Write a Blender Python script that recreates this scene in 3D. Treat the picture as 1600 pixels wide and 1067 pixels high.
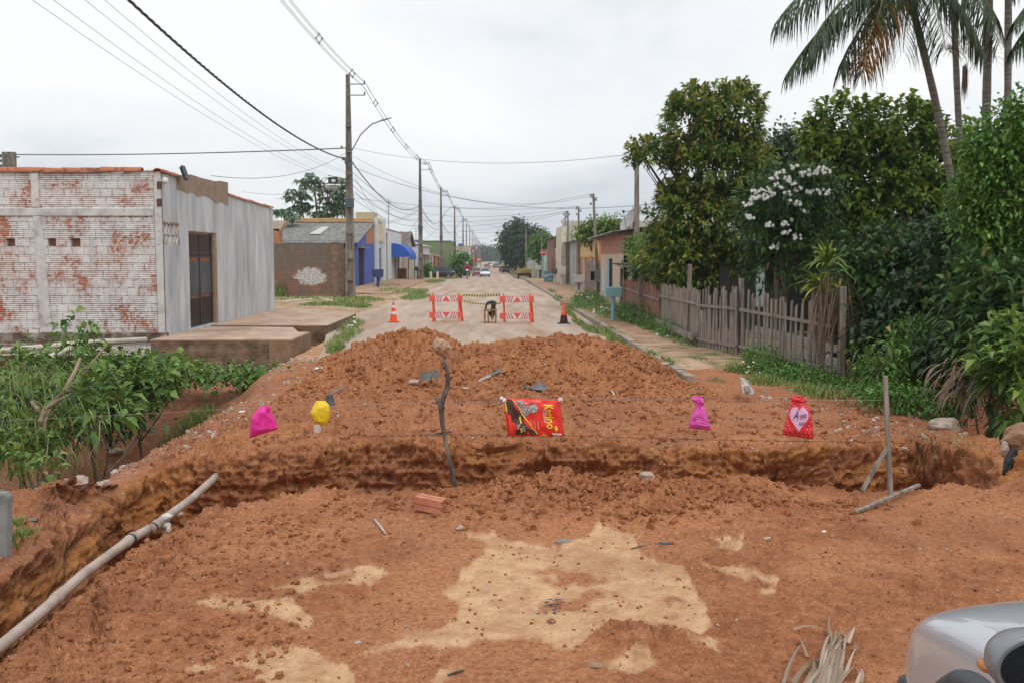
import bpy, bmesh, math, random
import numpy as np
from mathutils import Vector, Matrix
from mathutils.bvhtree import BVHTree
S = bpy.context.scene
for o in list(bpy.data.objects): bpy.data.objects.remove(o)
COL = S.collection
R = math.radians
# ------------------------------------------------------------ camera
F = 1556.0; CH = 2.15; PITCH = math.atan(131.5/F); YAW = math.atan(-35/F)
cd = bpy.data.cameras.new('camera'); cam = bpy.data.objects.new('camera', cd); COL.objects.link(cam)
cd.sensor_width = 36; cd.lens = F/1600*36; cd.clip_start = .05; cd.clip_end = 5000
cam.location = (0, 0, CH); cam.rotation_euler = (R(90)-PITCH, 0, YAW)
S.camera = cam
S.render.resolution_x = 1024; S.render.resolution_y = 682
# ------------------------------------------------------------ world
W = bpy.data.worlds.new('World'); S.world = W; W.use_nodes = True
nt = W.node_tree; nt.nodes.clear()
SUN_EL, SUN_AZ = 58, 150
def N(nt, t, **k):
    n = nt.nodes.new(t)
    for a, b in k.items():
        if a.startswith('_'): n.inputs[a[1:].replace('_', ' ')].default_value = b
        else: setattr(n, a, b)
    return n
wo = N(nt, 'ShaderNodeOutputWorld')
sky = N(nt, 'ShaderNodeTexSky', sky_type='NISHITA', sun_disc=False)
sky.sun_elevation = R(SUN_EL); sky.sun_rotation = R(SUN_AZ); sky.dust_density = 3
b1 = N(nt, 'ShaderNodeBackground'); b1.inputs[1].default_value = .1; nt.links.new(sky.outputs[0], b1.inputs[0])
tc = N(nt, 'ShaderNodeTexCoord'); sp = N(nt, 'ShaderNodeSeparateXYZ'); nt.links.new(tc.outputs['Generated'], sp.inputs[0])
mp = N(nt, 'ShaderNodeMapping'); mp.inputs['Scale'].default_value = (1, 1, 2.6); nt.links.new(tc.outputs['Generated'], mp.inputs[0])
no = N(nt, 'ShaderNodeTexNoise'); no.inputs['Scale'].default_value = 1.9; no.inputs['Detail'].default_value = 6; no.inputs['Roughness'].default_value = .5
no.inputs['Distortion'].default_value = .35
nt.links.new(mp.outputs[0], no.inputs[0])
rp = N(nt, 'ShaderNodeValToRGB'); cr = rp.color_ramp
cr.elements[0].position = .39; cr.elements[0].color = (.58, .635, .70, 1)
cr.elements[1].position = .62; cr.elements[1].color = (.985, .99, .99, 1)
e = cr.elements.new(.49); e.color = (.87, .90, .925, 1)
nt.links.new(no.outputs[0], rp.inputs[0])
mr = N(nt, 'ShaderNodeMapRange'); mr.inputs[1].default_value = .3; mr.inputs[2].default_value = 1; mr.inputs[3].default_value = 1.04; mr.inputs[4].default_value = 1.6
nt.links.new(sp.outputs[2], mr.inputs[0])
b2 = N(nt, 'ShaderNodeBackground'); nt.links.new(rp.outputs[0], b2.inputs[0]); nt.links.new(mr.outputs[0], b2.inputs[1])
mx = N(nt, 'ShaderNodeMixShader'); mx.inputs[0].default_value = .93
nt.links.new(b1.outputs[0], mx.inputs[1]); nt.links.new(b2.outputs[0], mx.inputs[2]); nt.links.new(mx.outputs[0], wo.inputs[0])
sl = bpy.data.lights.new('sun', 'SUN'); sl.energy = 1.1; sl.angle = R(18); sl.color = (1, .96, .9)
so = bpy.data.objects.new('sun', sl); COL.objects.link(so)
_a, _e = R(SUN_AZ), R(SUN_EL)
sdir = Vector((math.sin(_a)*math.cos(_e), math.cos(_a)*math.cos(_e), math.sin(_e)))
so.rotation_euler = sdir.to_track_quat('Z', 'Y').to_euler()
S.view_settings.view_transform = 'Standard'; S.view_settings.look = 'None'; S.view_settings.exposure = .07; S.view_settings.gamma = 1
# ------------------------------------------------------------ measuring
RM = np.array(cam.rotation_euler.to_matrix())
def ray(px, py):
    v = RM @ np.array([(px-800)/F, -(py-533.5)/F, -1.0]); return v
def at(px, py, d):
    v = ray(px, py); t = d/v[1]; return Vector((v[0]*t, d, CH+v[2]*t))
def G(px, py, z=0.0):
    v = ray(px, py); t = (z-CH)/v[2]; return Vector((v[0]*t, v[1]*t, z))
def proj(x, y, z):
    P = np.stack([x, y, z-CH], -1) @ RM
    return 800 + F*P[..., 0]/(-P[..., 2]), 533.5 - F*P[..., 1]/(-P[..., 2])
def rz(d):
    t = min(max((d-85)/80, 0), 1); return -1.15*t*t*(3-2*t)
# ------------------------------------------------------------ numpy noise
def _h(i, j, k, s):
    n = (i.astype(np.int64)*374761393 + j.astype(np.int64)*668265263 + k.astype(np.int64)*2147483647 + s*974634777) & 0xffffffff
    n = ((n ^ (n >> 13))*1274126177) & 0xffffffff
    n = ((n ^ (n >> 15))*2246822519) & 0xffffffff
    return ((n ^ (n >> 16)) & 0xffffff)/float(0x7fffff) - 1.0
def vn(x, y, z, s=0):
    i, j, k = np.floor(x), np.floor(y), np.floor(z)
    f, g, h = x-i, y-j, z-k
    f = f*f*f*(f*(f*6-15)+10); g = g*g*g*(g*(g*6-15)+10); h = h*h*h*(h*(h*6-15)+10)
    r = 0
    for a in (0, 1):
        for b in (0, 1):
            for c in (0, 1):
                r = r + _h(i+a, j+b, k+c, s)*(f if a else 1-f)*(g if b else 1-g)*(h if c else 1-h)
    return r
def fbm(x, y, z, sc, oc=3, s=0, gain=.5, ridge=False):
    r = 0; a = 1.0; q = 1/sc
    for o in range(oc):
        n = vn(x*q+o*17.3, y*q+o*5.1, z*q+o*9.7, s+o)
        if ridge: n = 1-2*np.abs(n)
        r = r + a*n; a *= gain; q *= 2.03
    return r
def SS(t):
    t = np.clip(t, 0, 1); return t*t*(3-2*t)
# ------------------------------------------------------------ materials
MATS = {}
def newmat(name):
    m = bpy.data.materials.new(name); m.use_nodes = True; nt = m.node_tree; nt.nodes.clear()
    out = N(nt, 'ShaderNodeOutputMaterial'); p = N(nt, 'ShaderNodeBsdfPrincipled'); nt.links.new(p.outputs[0], out.inputs[0])
    return m, nt, p, out
def c4(c): return (c[0], c[1], c[2], 1)
def mk(name, cols, scale=4, detail=6, rough=.85, bump=0, bscale=None, stretch=(1, 1, 1), spec=.25, metal=0, lo=.35, hi=.65, spots=None, coat=0, dist=0):
    if name in MATS: return MATS[name]
    m, nt, p, out = newmat(name); L = nt.links.new
    tc = N(nt, 'ShaderNodeTexCoord'); mp = N(nt, 'ShaderNodeMapping'); mp.inputs['Scale'].default_value = stretch
    L(tc.outputs['Object'], mp.inputs[0])
    no = N(nt, 'ShaderNodeTexNoise'); no.inputs['Scale'].default_value = scale; no.inputs['Detail'].default_value = detail; no.inputs['Roughness'].default_value = .62; no.inputs['Distortion'].default_value = dist
    L(mp.outputs[0], no.inputs[0])
    rp = N(nt, 'ShaderNodeValToRGB'); cr = rp.color_ramp
    n = len(cols)
    if n == 1: cols = [cols[0], cols[0]]; n = 2
    for i, c in enumerate(cols):
        pos = lo+(hi-lo)*i/(n-1)
        if i < 2: e = cr.elements[i]; e.position = pos
        else: e = cr.elements.new(pos)
        e.color = c4(c)
    # fix order
    L(no.outputs[0], rp.inputs[0]); col = rp.outputs[0]
    if spots:   # (colour, scale, lo, hi)
        n2 = N(nt, 'ShaderNodeTexNoise'); n2.inputs['Scale'].default_value = spots[1]; n2.inputs['Detail'].default_value = 8; n2.inputs['Roughness'].default_value = .65
        L(mp.outputs[0], n2.inputs[0])
        r2 = N(nt, 'ShaderNodeMapRange'); r2.inputs[1].default_value = spots[2]; r2.inputs[2].default_value = spots[3]; L(n2.outputs[0], r2.inputs[0])
        mxx = N(nt, 'ShaderNodeMix', data_type='RGBA'); L(r2.outputs[0], mxx.inputs[0]); L(col, mxx.inputs[6]); mxx.inputs[7].default_value = c4(spots[0]); col = mxx.outputs[2]
    L(col, p.inputs['Base Color'])
    p.inputs['Roughness'].default_value = rough; p.inputs['Specular IOR Level'].default_value = spec; p.inputs['Metallic'].default_value = metal
    p.inputs['Coat Weight'].default_value = coat
    if bump:
        n3 = N(nt, 'ShaderNodeTexNoise'); n3.inputs['Scale'].default_value = bscale or scale*4; n3.inputs['Detail'].default_value = 6
        L(mp.outputs[0], n3.inputs[0])
        bp = N(nt, 'ShaderNodeBump'); bp.inputs['Strength'].default_value = 1; bp.inputs['Distance'].default_value = bump
        L(n3.outputs[0], bp.inputs['Height']); L(bp.outputs[0], p.inputs['Normal'])
    MATS[name] = m; return m
def plain(name, c, rough=.5, metal=0, spec=.5, coat=0):
    return mk(name, [tuple(x*.88 for x in c), c], scale=9, rough=rough, metal=metal, spec=spec, coat=coat)
# ------------------------------------------------------------ objects
def tag(o, label=None, cat=None, group=None, kind=None):
    if label: o['label'] = label
    if cat: o['category'] = cat
    if group: o['group'] = group
    if kind: o['kind'] = kind
    return o
def thing(name, label, cat, loc=(0, 0, 0), rot=0, group=None):
    o = bpy.data.objects.new(name, None); COL.objects.link(o); o.location = loc; o.rotation_euler = (0, 0, rot)
    o.empty_display_size = .2
    return tag(o, label, cat, group)
class MB:
    def __init__(s): s.v = []; s.f = []; s.m = []; s.cm = 0; s.u = []
    def add(s, vs, fs):
        b = len(s.v); s.v += [tuple(v) for v in vs]; s.f += [tuple(b+i for i in f) for f in fs]; s.m += [s.cm]*len(fs); return s
    def box(s, a, b, j=0, rng=random):
        x0, y0, z0 = a; x1, y1, z1 = b
        v = [(x, y, z) for z in (z0, z1) for y in (y0, y1) for x in (x0, x1)]
        if j: v = [tuple(c+rng.uniform(-j, j) for c in p) for p in v]
        return s.add(v, [(0, 2, 3, 1), (4, 5, 7, 6), (0, 1, 5, 4), (2, 6, 7, 3), (0, 4, 6, 2), (1, 3, 7, 5)])
    def obox(s, c, ax, ay, az):
        c, ax, ay, az = map(Vector, (c, ax, ay, az))
        v = [c+ax*i+ay*j+az*k for k in (-1, 1) for j in (-1, 1) for i in (-1, 1)]
        return s.add(v, [(0, 2, 3, 1), (4, 5, 7, 6), (0, 1, 5, 4), (2, 6, 7, 3), (0, 4, 6, 2), (1, 3, 7, 5)])
    def bar(s, a, b, w, t=None, up=(0, 0, 1), w2=None, t2=None):
        a, b = Vector(a), Vector(b); t = t or w; w2 = w2 or w; t2 = t2 or t*w2/w
        d = (b-a).normalized(); up = Vector(up)
        if abs(d.dot(up)) > .95: up = Vector((0, 1, 0))
        x = d.cross(up).normalized(); y = x.cross(d)
        v = [a-x*w/2-y*t/2, a+x*w/2-y*t/2, a+x*w/2+y*t/2, a-x*w/2+y*t/2, b-x*w2/2-y*t2/2, b+x*w2/2-y*t2/2, b+x*w2/2+y*t2/2, b-x*w2/2+y*t2/2]
        return s.add(v, [(3, 2, 1, 0), (4, 5, 6, 7), (0, 1, 5, 4), (1, 2, 6, 5), (2, 3, 7, 6), (3, 0, 4, 7)])
    def tube(s, pts, r, n=8, cap=True):
        pts = [Vector(p) for p in pts]; rs = r if isinstance(r, (list, tuple)) else [r]*len(pts)
        vs = []; ref = Vector((.13, .27, 1)).normalized()
        for i, p in enumerate(pts):
            d = (pts[min(i+1, len(pts)-1)]-pts[max(i-1, 0)]).normalized()
            if abs(d.dot(ref)) > .97: rr = Vector((1, 0, 0))
            else: rr = ref
            x = d.cross(rr).normalized(); y = x.cross(d)
            for k in range(n):
                a = 2*math.pi*k/n; vs.append(p+x*math.cos(a)*rs[i]+y*math.sin(a)*rs[i])
        fs = []
        for i in range(len(pts)-1):
            for k in range(n):
                fs.append((i*n+k, i*n+(k+1) % n, (i+1)*n+(k+1) % n, (i+1)*n+k))
        if cap: fs.append(tuple(range(n))[::-1]); fs.append(tuple((len(pts)-1)*n+k for k in range(n)))
        return s.add(vs, fs)
    def cyl(s, c, r, h, n=16, r2=None, axis='z'):
        a = Vector(c); b = a+{'z': Vector((0, 0, h)), 'x': Vector((h, 0, 0)), 'y': Vector((0, h, 0))}[axis]
        return s.tube([a, b], [r, r if r2 is None else r2], n)
    def ball(s, c, r, n=8, m=6, j=0, rng=random):
        rr = r if isinstance(r, (list, tuple)) else (r, r, r)
        vs = [(c[0], c[1], c[2]-rr[2])]
        for i in range(1, m):
            th = -math.pi/2+math.pi*i/m
            for k in range(n):
                ph = 2*math.pi*k/n; q = 1+rng.uniform(-j, j)
                vs.append((c[0]+rr[0]*q*math.cos(th)*math.cos(ph), c[1]+rr[1]*q*math.cos(th)*math.sin(ph), c[2]+rr[2]*q*math.sin(th)))
        vs.append((c[0], c[1], c[2]+rr[2])); fs = []
        for k in range(n): fs.append((0, 1+(k+1) % n, 1+k))
        for i in range(m-2):
            for k in range(n): fs.append((1+i*n+k, 1+i*n+(k+1) % n, 1+(i+1)*n+(k+1) % n, 1+(i+1)*n+k))
        t = len(vs)-1
        for k in range(n): fs.append((t, 1+(m-2)*n+k, 1+(m-2)*n+(k+1) % n))
        return s.add(vs, fs)
    def prism(s, poly, depth):   # poly: list of 3d points (planar), depth vector
        n = len(poly); d = Vector(depth); p = [Vector(q) for q in poly]
        vs = p+[q+d for q in p]
        fs = [tuple(range(n))[::-1], tuple(n+i for i in range(n))]+[(i, (i+1) % n, n+(i+1) % n, n+i) for i in range(n)]
        return s.add(vs, fs)
    def build(s, name, mats, parent=None, base=None, smooth=False, bevel=0, subsurf=0):
        """verts are in the parent's frame if parent, else world with origin moved to base"""
        me = bpy.data.meshes.new(name); b = Vector(base) if base is not None else Vector((0, 0, 0))
        me.from_pydata([tuple(Vector(v)-b) for v in s.v], [], s.f)
        if not isinstance(mats, (list, tuple)): mats = [mats]
        for m in mats: me.materials.append(m)
        if len(mats) > 1: me.polygons.foreach_set('material_index', s.m)
        if smooth: me.polygons.foreach_set('use_smooth', [True]*len(me.polygons))
        me.update()
        o = bpy.data.objects.new(name, me); COL.objects.link(o)
        if parent: o.parent = parent
        else: o.location = b
        if bevel:
            md = o.modifiers.new('b', 'BEVEL'); md.width = bevel; md.segments = 2; md.limit_method = 'ANGLE'
        if subsurf:
            md = o.modifiers.new('s', 'SUBSURF'); md.levels = subsurf; md.render_levels = subsurf
        return o
def wpart(name, mb, mats, root, **k):
    """part from world-coordinate mesh under unrotated root"""
    o = root; off = Vector(o.location)
    q = root.parent
    while q: off += Vector(q.location); q = q.parent
    ob = mb.build(name, mats, None, base=off, **k); ob.location = (0, 0, 0); ob.parent = root
    return ob
def np_mesh(name, V, Fq, mat, parent=None, attrs=None, smooth=True, base=None):
    me = bpy.data.meshes.new(name)
    V = np.asarray(V, dtype=np.float32)
    if base is not None: V = V-np.array(base, dtype=np.float32)
    k = Fq.shape[1]
    me.vertices.add(len(V)); me.vertices.foreach_set('co', V.ravel())
    me.loops.add(Fq.size); me.loops.foreach_set('vertex_index', Fq.ravel().astype(np.int32))
    me.polygons.add(len(Fq)); me.polygons.foreach_set('loop_start', np.arange(0, Fq.size, k, dtype=np.int32)); 
    me.polygons.foreach_set('use_smooth', np.full(len(Fq), smooth))
    if attrs:
        for an, arr in attrs.items():
            arr = np.asarray(arr, dtype=np.float32)
            if arr.ndim == 1: a = me.attributes.new(an, 'FLOAT', 'POINT'); a.data.foreach_set('value', arr)
            else: a = me.attributes.new(an, 'FLOAT_COLOR', 'POINT'); a.data.foreach_set('color', arr.ravel())
    me.materials.append(mat); me.update(calc_edges=True)
    o = bpy.data.objects.new(name, me); COL.objects.link(o)
    if parent: o.parent = parent
    elif base is not None: o.location = base
    return o
def copy_tree(o, parent=None):
    c = o.copy(); COL.objects.link(c); c.parent = parent
    for ch in list(o.children): copy_tree(ch, c)
    return c
def text_mesh(body, size=1, shear=0, offset=0):
    cu = bpy.data.curves.new('t', 'FONT'); cu.body = body; cu.size = size; cu.shear = shear; cu.offset = offset; cu.resolution_u = 2
    cu.align_x = 'CENTER'; cu.align_y = 'CENTER'
    o = bpy.data.objects.new('t', cu); COL.objects.link(o)
    dg = bpy.context.evaluated_depsgraph_get(); dg.update()
    me = o.evaluated_get(dg).to_mesh()
    v = [tuple(q.co) for q in me.vertices]; f = [tuple(p.vertices) for p in me.polygons]
    o.evaluated_get(dg).to_mesh_clear(); bpy.data.objects.remove(o); bpy.data.curves.remove(cu)
    return v, f
# ------------------------------------------------------------ terrain
def gx(pts):   # pixel list at z=0 -> sorted (u,y)
    q = sorted([(G(a, b)[0], G(a, b)[1]) for a, b in pts]); return np.array([p[0] for p in q]), np.array([p[1] for p in q])
FX = np.array([-30, -4.2, -3.4, -2.9, -2.4, -1.9, -1.2, -.4, .6, 1.3, 2.0, 2.7, 3.2, 3.9, 4.5, 5.5, 30]); 
FY = np.array([8.9, 8.9, 8.35, 8.1, 8.2, 8.6, 8.75, 8.8, 9.0, 9.15, 8.95, 8.75, 8.6, 8.7, 8.6, 8.8, 8.8])
BX = np.array([-30, -4.1, -3.9, -3.6, -3.2, -2.6, -1.5, 0, 1.5, 2.6, 3.4, 4.2, 4.9, 5.6, 30]); 
BY = np.array([9.3, 9.3, 10.4, 11.0, 11.25, 11.0, 11.4, 11.35, 11.4, 11.2, 11.0, 11.35, 11.6, 11.0, 11.0])
MX = np.array([-4.2, -3.3, -2.7, -2.1, -1.5, -.9, -.55, 0, .8, 1.4, 2.0, 2.5, 3.0, 3.7]); 
MZ = np.array([0, .05, .34, .50, .64, .60, .40, .46, .53, .58, .56, .38, .12, 0])
def base_h(x, y):
    z = .035*fbm(x, y, 0*x, 2.2, 2, 5)
    # far bank and near ground
    yf = np.interp(x, FX, FY) + .16*vn(x*1.7, 0*x, 0*x, 3)+.04*vn(x*4, 0*x, 0*x, 4)
    yb = np.interp(x, BX, BY) + .2*vn(x*1.3, 0*x, 0*x, 8)+.045*vn(x*3.4, 0*x, 0*x, 9)
    D = 1.15*SS((5.6-x)/.7)
    D = D*(1-.35*SS((x-1.2)/.8)*(1-SS((x-2.6)/.6)))
    tf = SS((y-yf)/.9); tw = .42-.13*SS((x+2.6)/.8); tb = 1-SS((y-(yb-tw))/tw)**.75
    z = z-D*tf*tb
    # slumped material at the foot of the wall
    z = z+.35*np.exp(-((x-2.15)/.5)**2-((y-9.7)/.5)**2)+.2*np.exp(-((x+1.2)/.9)**2-((y-9.9)/.5)**2)
    # loose ridge on the near lip
    r = np.exp(-((x-1.0)/1.35)**4)*np.exp(-((y-8.35)/.42)**2)
    z = z+.16*r+.12*np.exp(-((x-2.4)/.35)**2-((y-8.9)/.35)**2)
    z = z+.10*np.exp(-((x+.3)/.6)**2-((y-8.1)/.35)**2)+.07*np.exp(-((x-.9)/.35)**2-((y-5.35)/.28)**2)
    # ditch beside the pipe
    near = 1-SS((y-8.2)/.8)
    z = z-near*(.45*SS((x+3.55)/.3)*(1-SS((x+3.1)/.35))+.2*SS((-2.3-x)/.5)*(1-SS((-3.1-x)/.2)))
    z = z+near*.12*SS((-3.5-x)/.5)
    # left gully
    gl = 1.9*SS((-4.05-x)/2.0)*SS((y-8.7)/.7)
    gl = gl*(1-.8*SS((y-17.5)/4.5)*(1-SS((-7.3-x)/1.6)))*(1-SS((y-24.9)/.2))
    z = z-gl
    z = z-.25*SS((-3.0-x)/1.0)*SS((y-9.5)/1)*(1-SS((y-17)/3))
    z = z-.40*SS((-4.1-x)/.55)*SS((y-19.0)/3.0)*(1-SS((y-24.9)/.2))
    # right gully
    z = z-2.1*SS((x-5.7)/.8)*SS((y-10.0)/.8)*(1-SS((y-15.5)/2.2))
    # spoil heap on the right
    z = z+.60*np.exp(-(np.maximum(5.1-x, 0)/.40)**2)*np.exp(-((y-9.0)/.85)**2)+.12*np.exp(-((x-4.6)/.6)**2-((y-8.2)/.6)**2)
    # mound
    m = np.interp(x, MX, MZ); m = m*SS((y-15.2-.25*vn(x*1.1, 0*x, 0*x, 2))/3.4)*(1-SS((y-19.4)/1.7))
    z = z+m
    z = z-.035*SS((y-13)/3)*(1-SS((y-17)/3))
    # merge under road
    k = SS((y-21.0)/1.5); z = z*(1-k*SS((x+4.75)/.5)) + -.05*k*SS((x+4.75)/.5)
    z = np.where(y > 24.95, -.05-.32*SS((-4.3-x)/.35)*(1-SS((y-29)/.8)), z)
    return z, m
def loose(x, y, m, z):
    a = .25*SS(m/.15)
    yb = np.interp(x, BX, BY); yf = np.interp(x, FX, FY)
    a = np.maximum(a, .22*np.exp(-((x-.9)/1.6)**4)*np.exp(-((y-8.4)/.5)**2))
    a = np.maximum(a, .16*SS((y-yf+.1)/.3)*(1-SS((y-yb-.2)/.6)))
    a = np.maximum(a, .13*SS((y-10.8)/.8)*(1-SS((y-16)/2))*(1-.5*SS((x-2)/1)))
    a = np.maximum(a, .12*SS((-1.7-x)/.6)*(1-SS((y-8.5)/1)))
    a = np.maximum(a, .10*SS((x-4.2)/.5)*SS((y-7.5)/.5)*(1-SS((y-11)/1)))
    a = np.maximum(a, .14*np.exp(-((x-.9)/.35)**2-((y-5.35)/.28)**2))
    a = np.maximum(a, .05*SS((-.3-x)/.6)*(1-SS((y-8.5)/1)))
    n = fbm(x, y, 0*x, .9, 3, 21)
    a = np.maximum(a, .055*SS((n-.15)/.4))
    return a*(1-.85*SS((y-21.2)/1))
def full_disp(x, y):
    z, m = base_h(x, y); a = loose(x, y, m, z)
    rid = fbm(x, y, z*(1-.75*SS((y-13)/1)), .34, 3, 31, .55)
    cl = fbm(x, y, z, .13, 3, 41, .6, ridge=True)
    cl2 = fbm(x, y, z, .045, 2, 47, .6, ridge=True)
    d = a*(.32*rid+.20*np.maximum(cl-.1, -.4)+.09*cl2)+.0035*fbm(x, y, z, .035, 2, 51)+.007*fbm(x, y, z, .25, 3, 55)
    fr = SS((x-.9)/.6)*(1-SS((y-8.1)/.4)); q = x*.80-(8.3-y)*.60
    for c_ in (-.55, .35, .95, 1.9): d = d-fr*.011*np.exp(-((q-c_)/.075)**4)*(1+.5*np.sin((x*.6+y*.8)*75))*SS((fbm(x, y, 0*x, .8, 2, 99+int(c_*10))+.45)/.4)
    return z, m, a, d
EPS = 1e-3
COLS = np.concatenate([[-9, -4, -2.4, -1.5, -1.1, -.9, -.78, -.70], np.linspace(-.62, .60, 1000), [.68, .76, .88, 1.1, 1.5, 2.4, 4, 9]])
NR = 640
yy = np.concatenate([np.linspace(.6, 4.4, 60), np.geomspace(4.41, 30, 2400)])
def build_terrain():
    T, Yg = np.meshgrid(COLS, yy, indexing='ij')
    Xg = T*Yg
    Zb, _ = base_h(Xg, Yg)
    dy = np.diff(Yg, axis=1); dz = np.diff(Zb, axis=1); ym = .5*(Yg[:, 1:]+Yg[:, :-1])
    w = np.sqrt((CH*dy/ym**2)**2+(1.3*dz/ym*np.where(ym > 13.2, .35, 1)*np.where(ym > 23.5, .1, 1))**2)+.004*dy/ym
    w = np.where(ym < 4.5, w*.18, w)
    c = np.concatenate([np.zeros((len(COLS), 1)), np.cumsum(w, axis=1)], axis=1)
    tgt = np.linspace(0, 1, NR)
    cref = c/c[:, -1:]
    Yr = np.stack([np.interp(tgt, cref[i], Yg[i]) for i in range(len(COLS))])
    # smooth between columns to avoid jitter
    for _ in range(90): Yr[9:-9] = .25*Yr[8:-10]+.5*Yr[9:-9]+.25*Yr[10:-8]
    X = COLS[:, None]*Yr; Y = Yr
    z, m, a, d = full_disp(X, Y)
    zx = (base_h(X+.03, Y)[0]-z)/.03; zy = (base_h(X, Y+.03)[0]-z)/.03
    ln = np.sqrt(zx**2+zy**2+1); nx, ny, nz = -zx/ln, -zy/ln, 1/ln
    steep = SS((1-nz-.15)/.4)
    # strata and hollows on the cut faces
    st = fbm(X*.5, z*3.2, Y*.5, .5, 3, 61)+.6*fbm(X, z*1.6, 0*X, .16, 3, 62, .6, ridge=True)
    dd = d+steep*.022*st+steep*.035*np.exp(-((z+.10)/.06)**2)-steep*.07*np.exp(-((z+.56)/.14)**2)*SS((fbm(X, Y, z, .7, 2, 68)+.5)/.6)+steep*.035*fbm(X, Y, z, .13, 4, 67, .65, ridge=True)-steep*.15*SS((fbm(X, z*1.5, 0*X, .8, 2, 65)-.15)/.5)
    dd = dd-steep*(.42*np.exp(-((X-3.35)/.5)**2-((z+.45)/.3)**2)+.16*np.exp(-((X-.9)/.8)**2-((z+.35)/.12)**2)+.12*np.exp(-((X+2.2)/.6)**2-((z+.4)/.12)**2))
    PX, PY = X+nx*dd, Y+ny*dd; Z = z+nz*dd
    nr, nc = NR, len(COLS)
    V = np.stack([PX, PY, Z], -1).reshape(-1, 3)
    idx = np.arange(nc*nr).reshape(nc, nr)
    Fq = np.stack([idx[:-1, :-1], idx[1:, :-1], idx[1:, 1:], idx[:-1, 1:]], -1).reshape(-1, 4)
    # ---- colour zones
    qx, qy = proj(X, Y, 0*X)
    wx = qx+9*fbm(X, Y, 0*X, .22, 4, 71, .6)*(1+0*X); wy = qy+7*fbm(X, Y, 0*X, .22, 4, 75, .6)+(1.5*fbm(X, Y, 0*X, .03, 2, 77))
    def inside(poly):
        r = np.zeros(X.shape, bool); n = len(poly)
        for i in range(n):
            x0, y0 = poly[i]; x1, y1 = poly[(i+1) % n]
            if y0 == y1: continue
            cnd = ((y0 > wy) != (y1 > wy)) & (wx < (x1-x0)*(wy-y0)/(y1-y0)+x0)
            r ^= cnd
        return r
    polys = [[(715, 842), (800, 850), (880, 862), (930, 838), (1000, 850), (1000, 872), (1075, 893), (1090, 930), (1108, 965), (1112, 990), (1075, 1005), (1010, 1003), (960, 985), (905, 1012), (800, 1006), (700, 1018), (565, 1030), (640, 1003), (698, 990), (708, 950), (700, 930), (738, 885), (765, 866)],
        [(295, 938), (345, 930), (440, 928), (540, 903), (600, 892), (617, 900), (585, 925), (540, 918), (450, 938), (482, 968), (472, 985), (400, 962), (330, 950)],
        [(350, 1022), (430, 1012), (500, 1018), (545, 1050), (555, 1090), (430, 1090), (400, 1050)], [(285, 1036), (335, 1034), (332, 1050), (295, 1056)],
        [(1092, 886), (1180, 905), (1226, 910), (1215, 924), (1150, 912)], [(1108, 844), (1160, 848), (1166, 862), (1132, 856)],
        [(940, 1044), (1000, 1025), (1042, 1043), (975, 1062)], [(655, 1080), (690, 1046), (722, 1040), (700, 1085)], [(1062, 1006), (1120, 1006), (1116, 1022), (1068, 1018)],
        [(720, 838), (775, 842), (770, 856), (735, 850)], [(930, 832), (1010, 838), (1000, 846), (935, 842)]]
    sand = np.zeros(X.shape)
    for p in polys: sand = np.maximum(sand, inside(p).astype(float))
    thin = fbm(X, Y, 0*X, .5, 4, 81, .6)
    sand = sand*SS((1.0-thin)/.35)*(1-SS((a-.06)/.05)*.8)
    sand = sand*(Y < 8)
    for _ in range(1):
        sand[1:-1] = .25*sand[:-2]+.5*sand[1:-1]+.25*sand[2:]; sand[:, 1:-1] = .25*sand[:, :-2]+.5*sand[:, 1:-1]+.25*sand[:, 2:]
    och = steep*SS((fbm(X, z*2, 0*X, .9, 3, 85)+.75-.5*SS(z/-.2+1))/.8)
    och = np.maximum(och, .8*np.exp(-((X+2.9)/.9)**2-((Y-11.9)/.8)**2)*(fbm(X, Y, 0*X, .4, 3, 88)*.5+.7))
    och = np.maximum(och, .45*SS(m/.1)*(fbm(X, Y, 0*X, .7, 3, 89)*.5+.5))
    damp_shade = SS(a/.12)*(.5+.5*fbm(X, Y, z, .3, 3, 91))+1.0*SS((-4.3-X)/1)*(Y > 8.8)+1.0*SS((X-5.75)/.4)*(Y > 10)*(Y < 17)  # loose soil and damp left gully darker; right hollow's shade painted in
    damp_shade = np.maximum(damp_shade, SS((fbm(X, Y, 0*X, .9, 4, 21)-.2)/.5)*.7)
    damp_shade = np.maximum(damp_shade, .25*steep*SS((-.40-z)/.25))  # cut faces get darker towards the foot
    rub = SS((-3.6-X)/.7)*SS((Y-9)/.6)*.8+SS((X-4.3)/1)*SS((Y-11.2)/.5)*(1-SS((Y-19)/3))*.5+ SS((fbm(X, Y, 0*X, .6, 3, 95)-.35)/.3)*.25
    rub = rub+.5*SS((-3.35-X)/.3)*(Y < 9)
    dust = SS((Y-20.9)/1.2)*SS((X+5.6)/.8)
    sand = np.maximum(sand, dust*.6)
    C = np.stack([sand, np.clip(och, 0, 1), np.clip(damp_shade, 0, 1), np.clip(rub, 0, 1)], -1).reshape(-1, 4)
    return V, Fq, C
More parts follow.
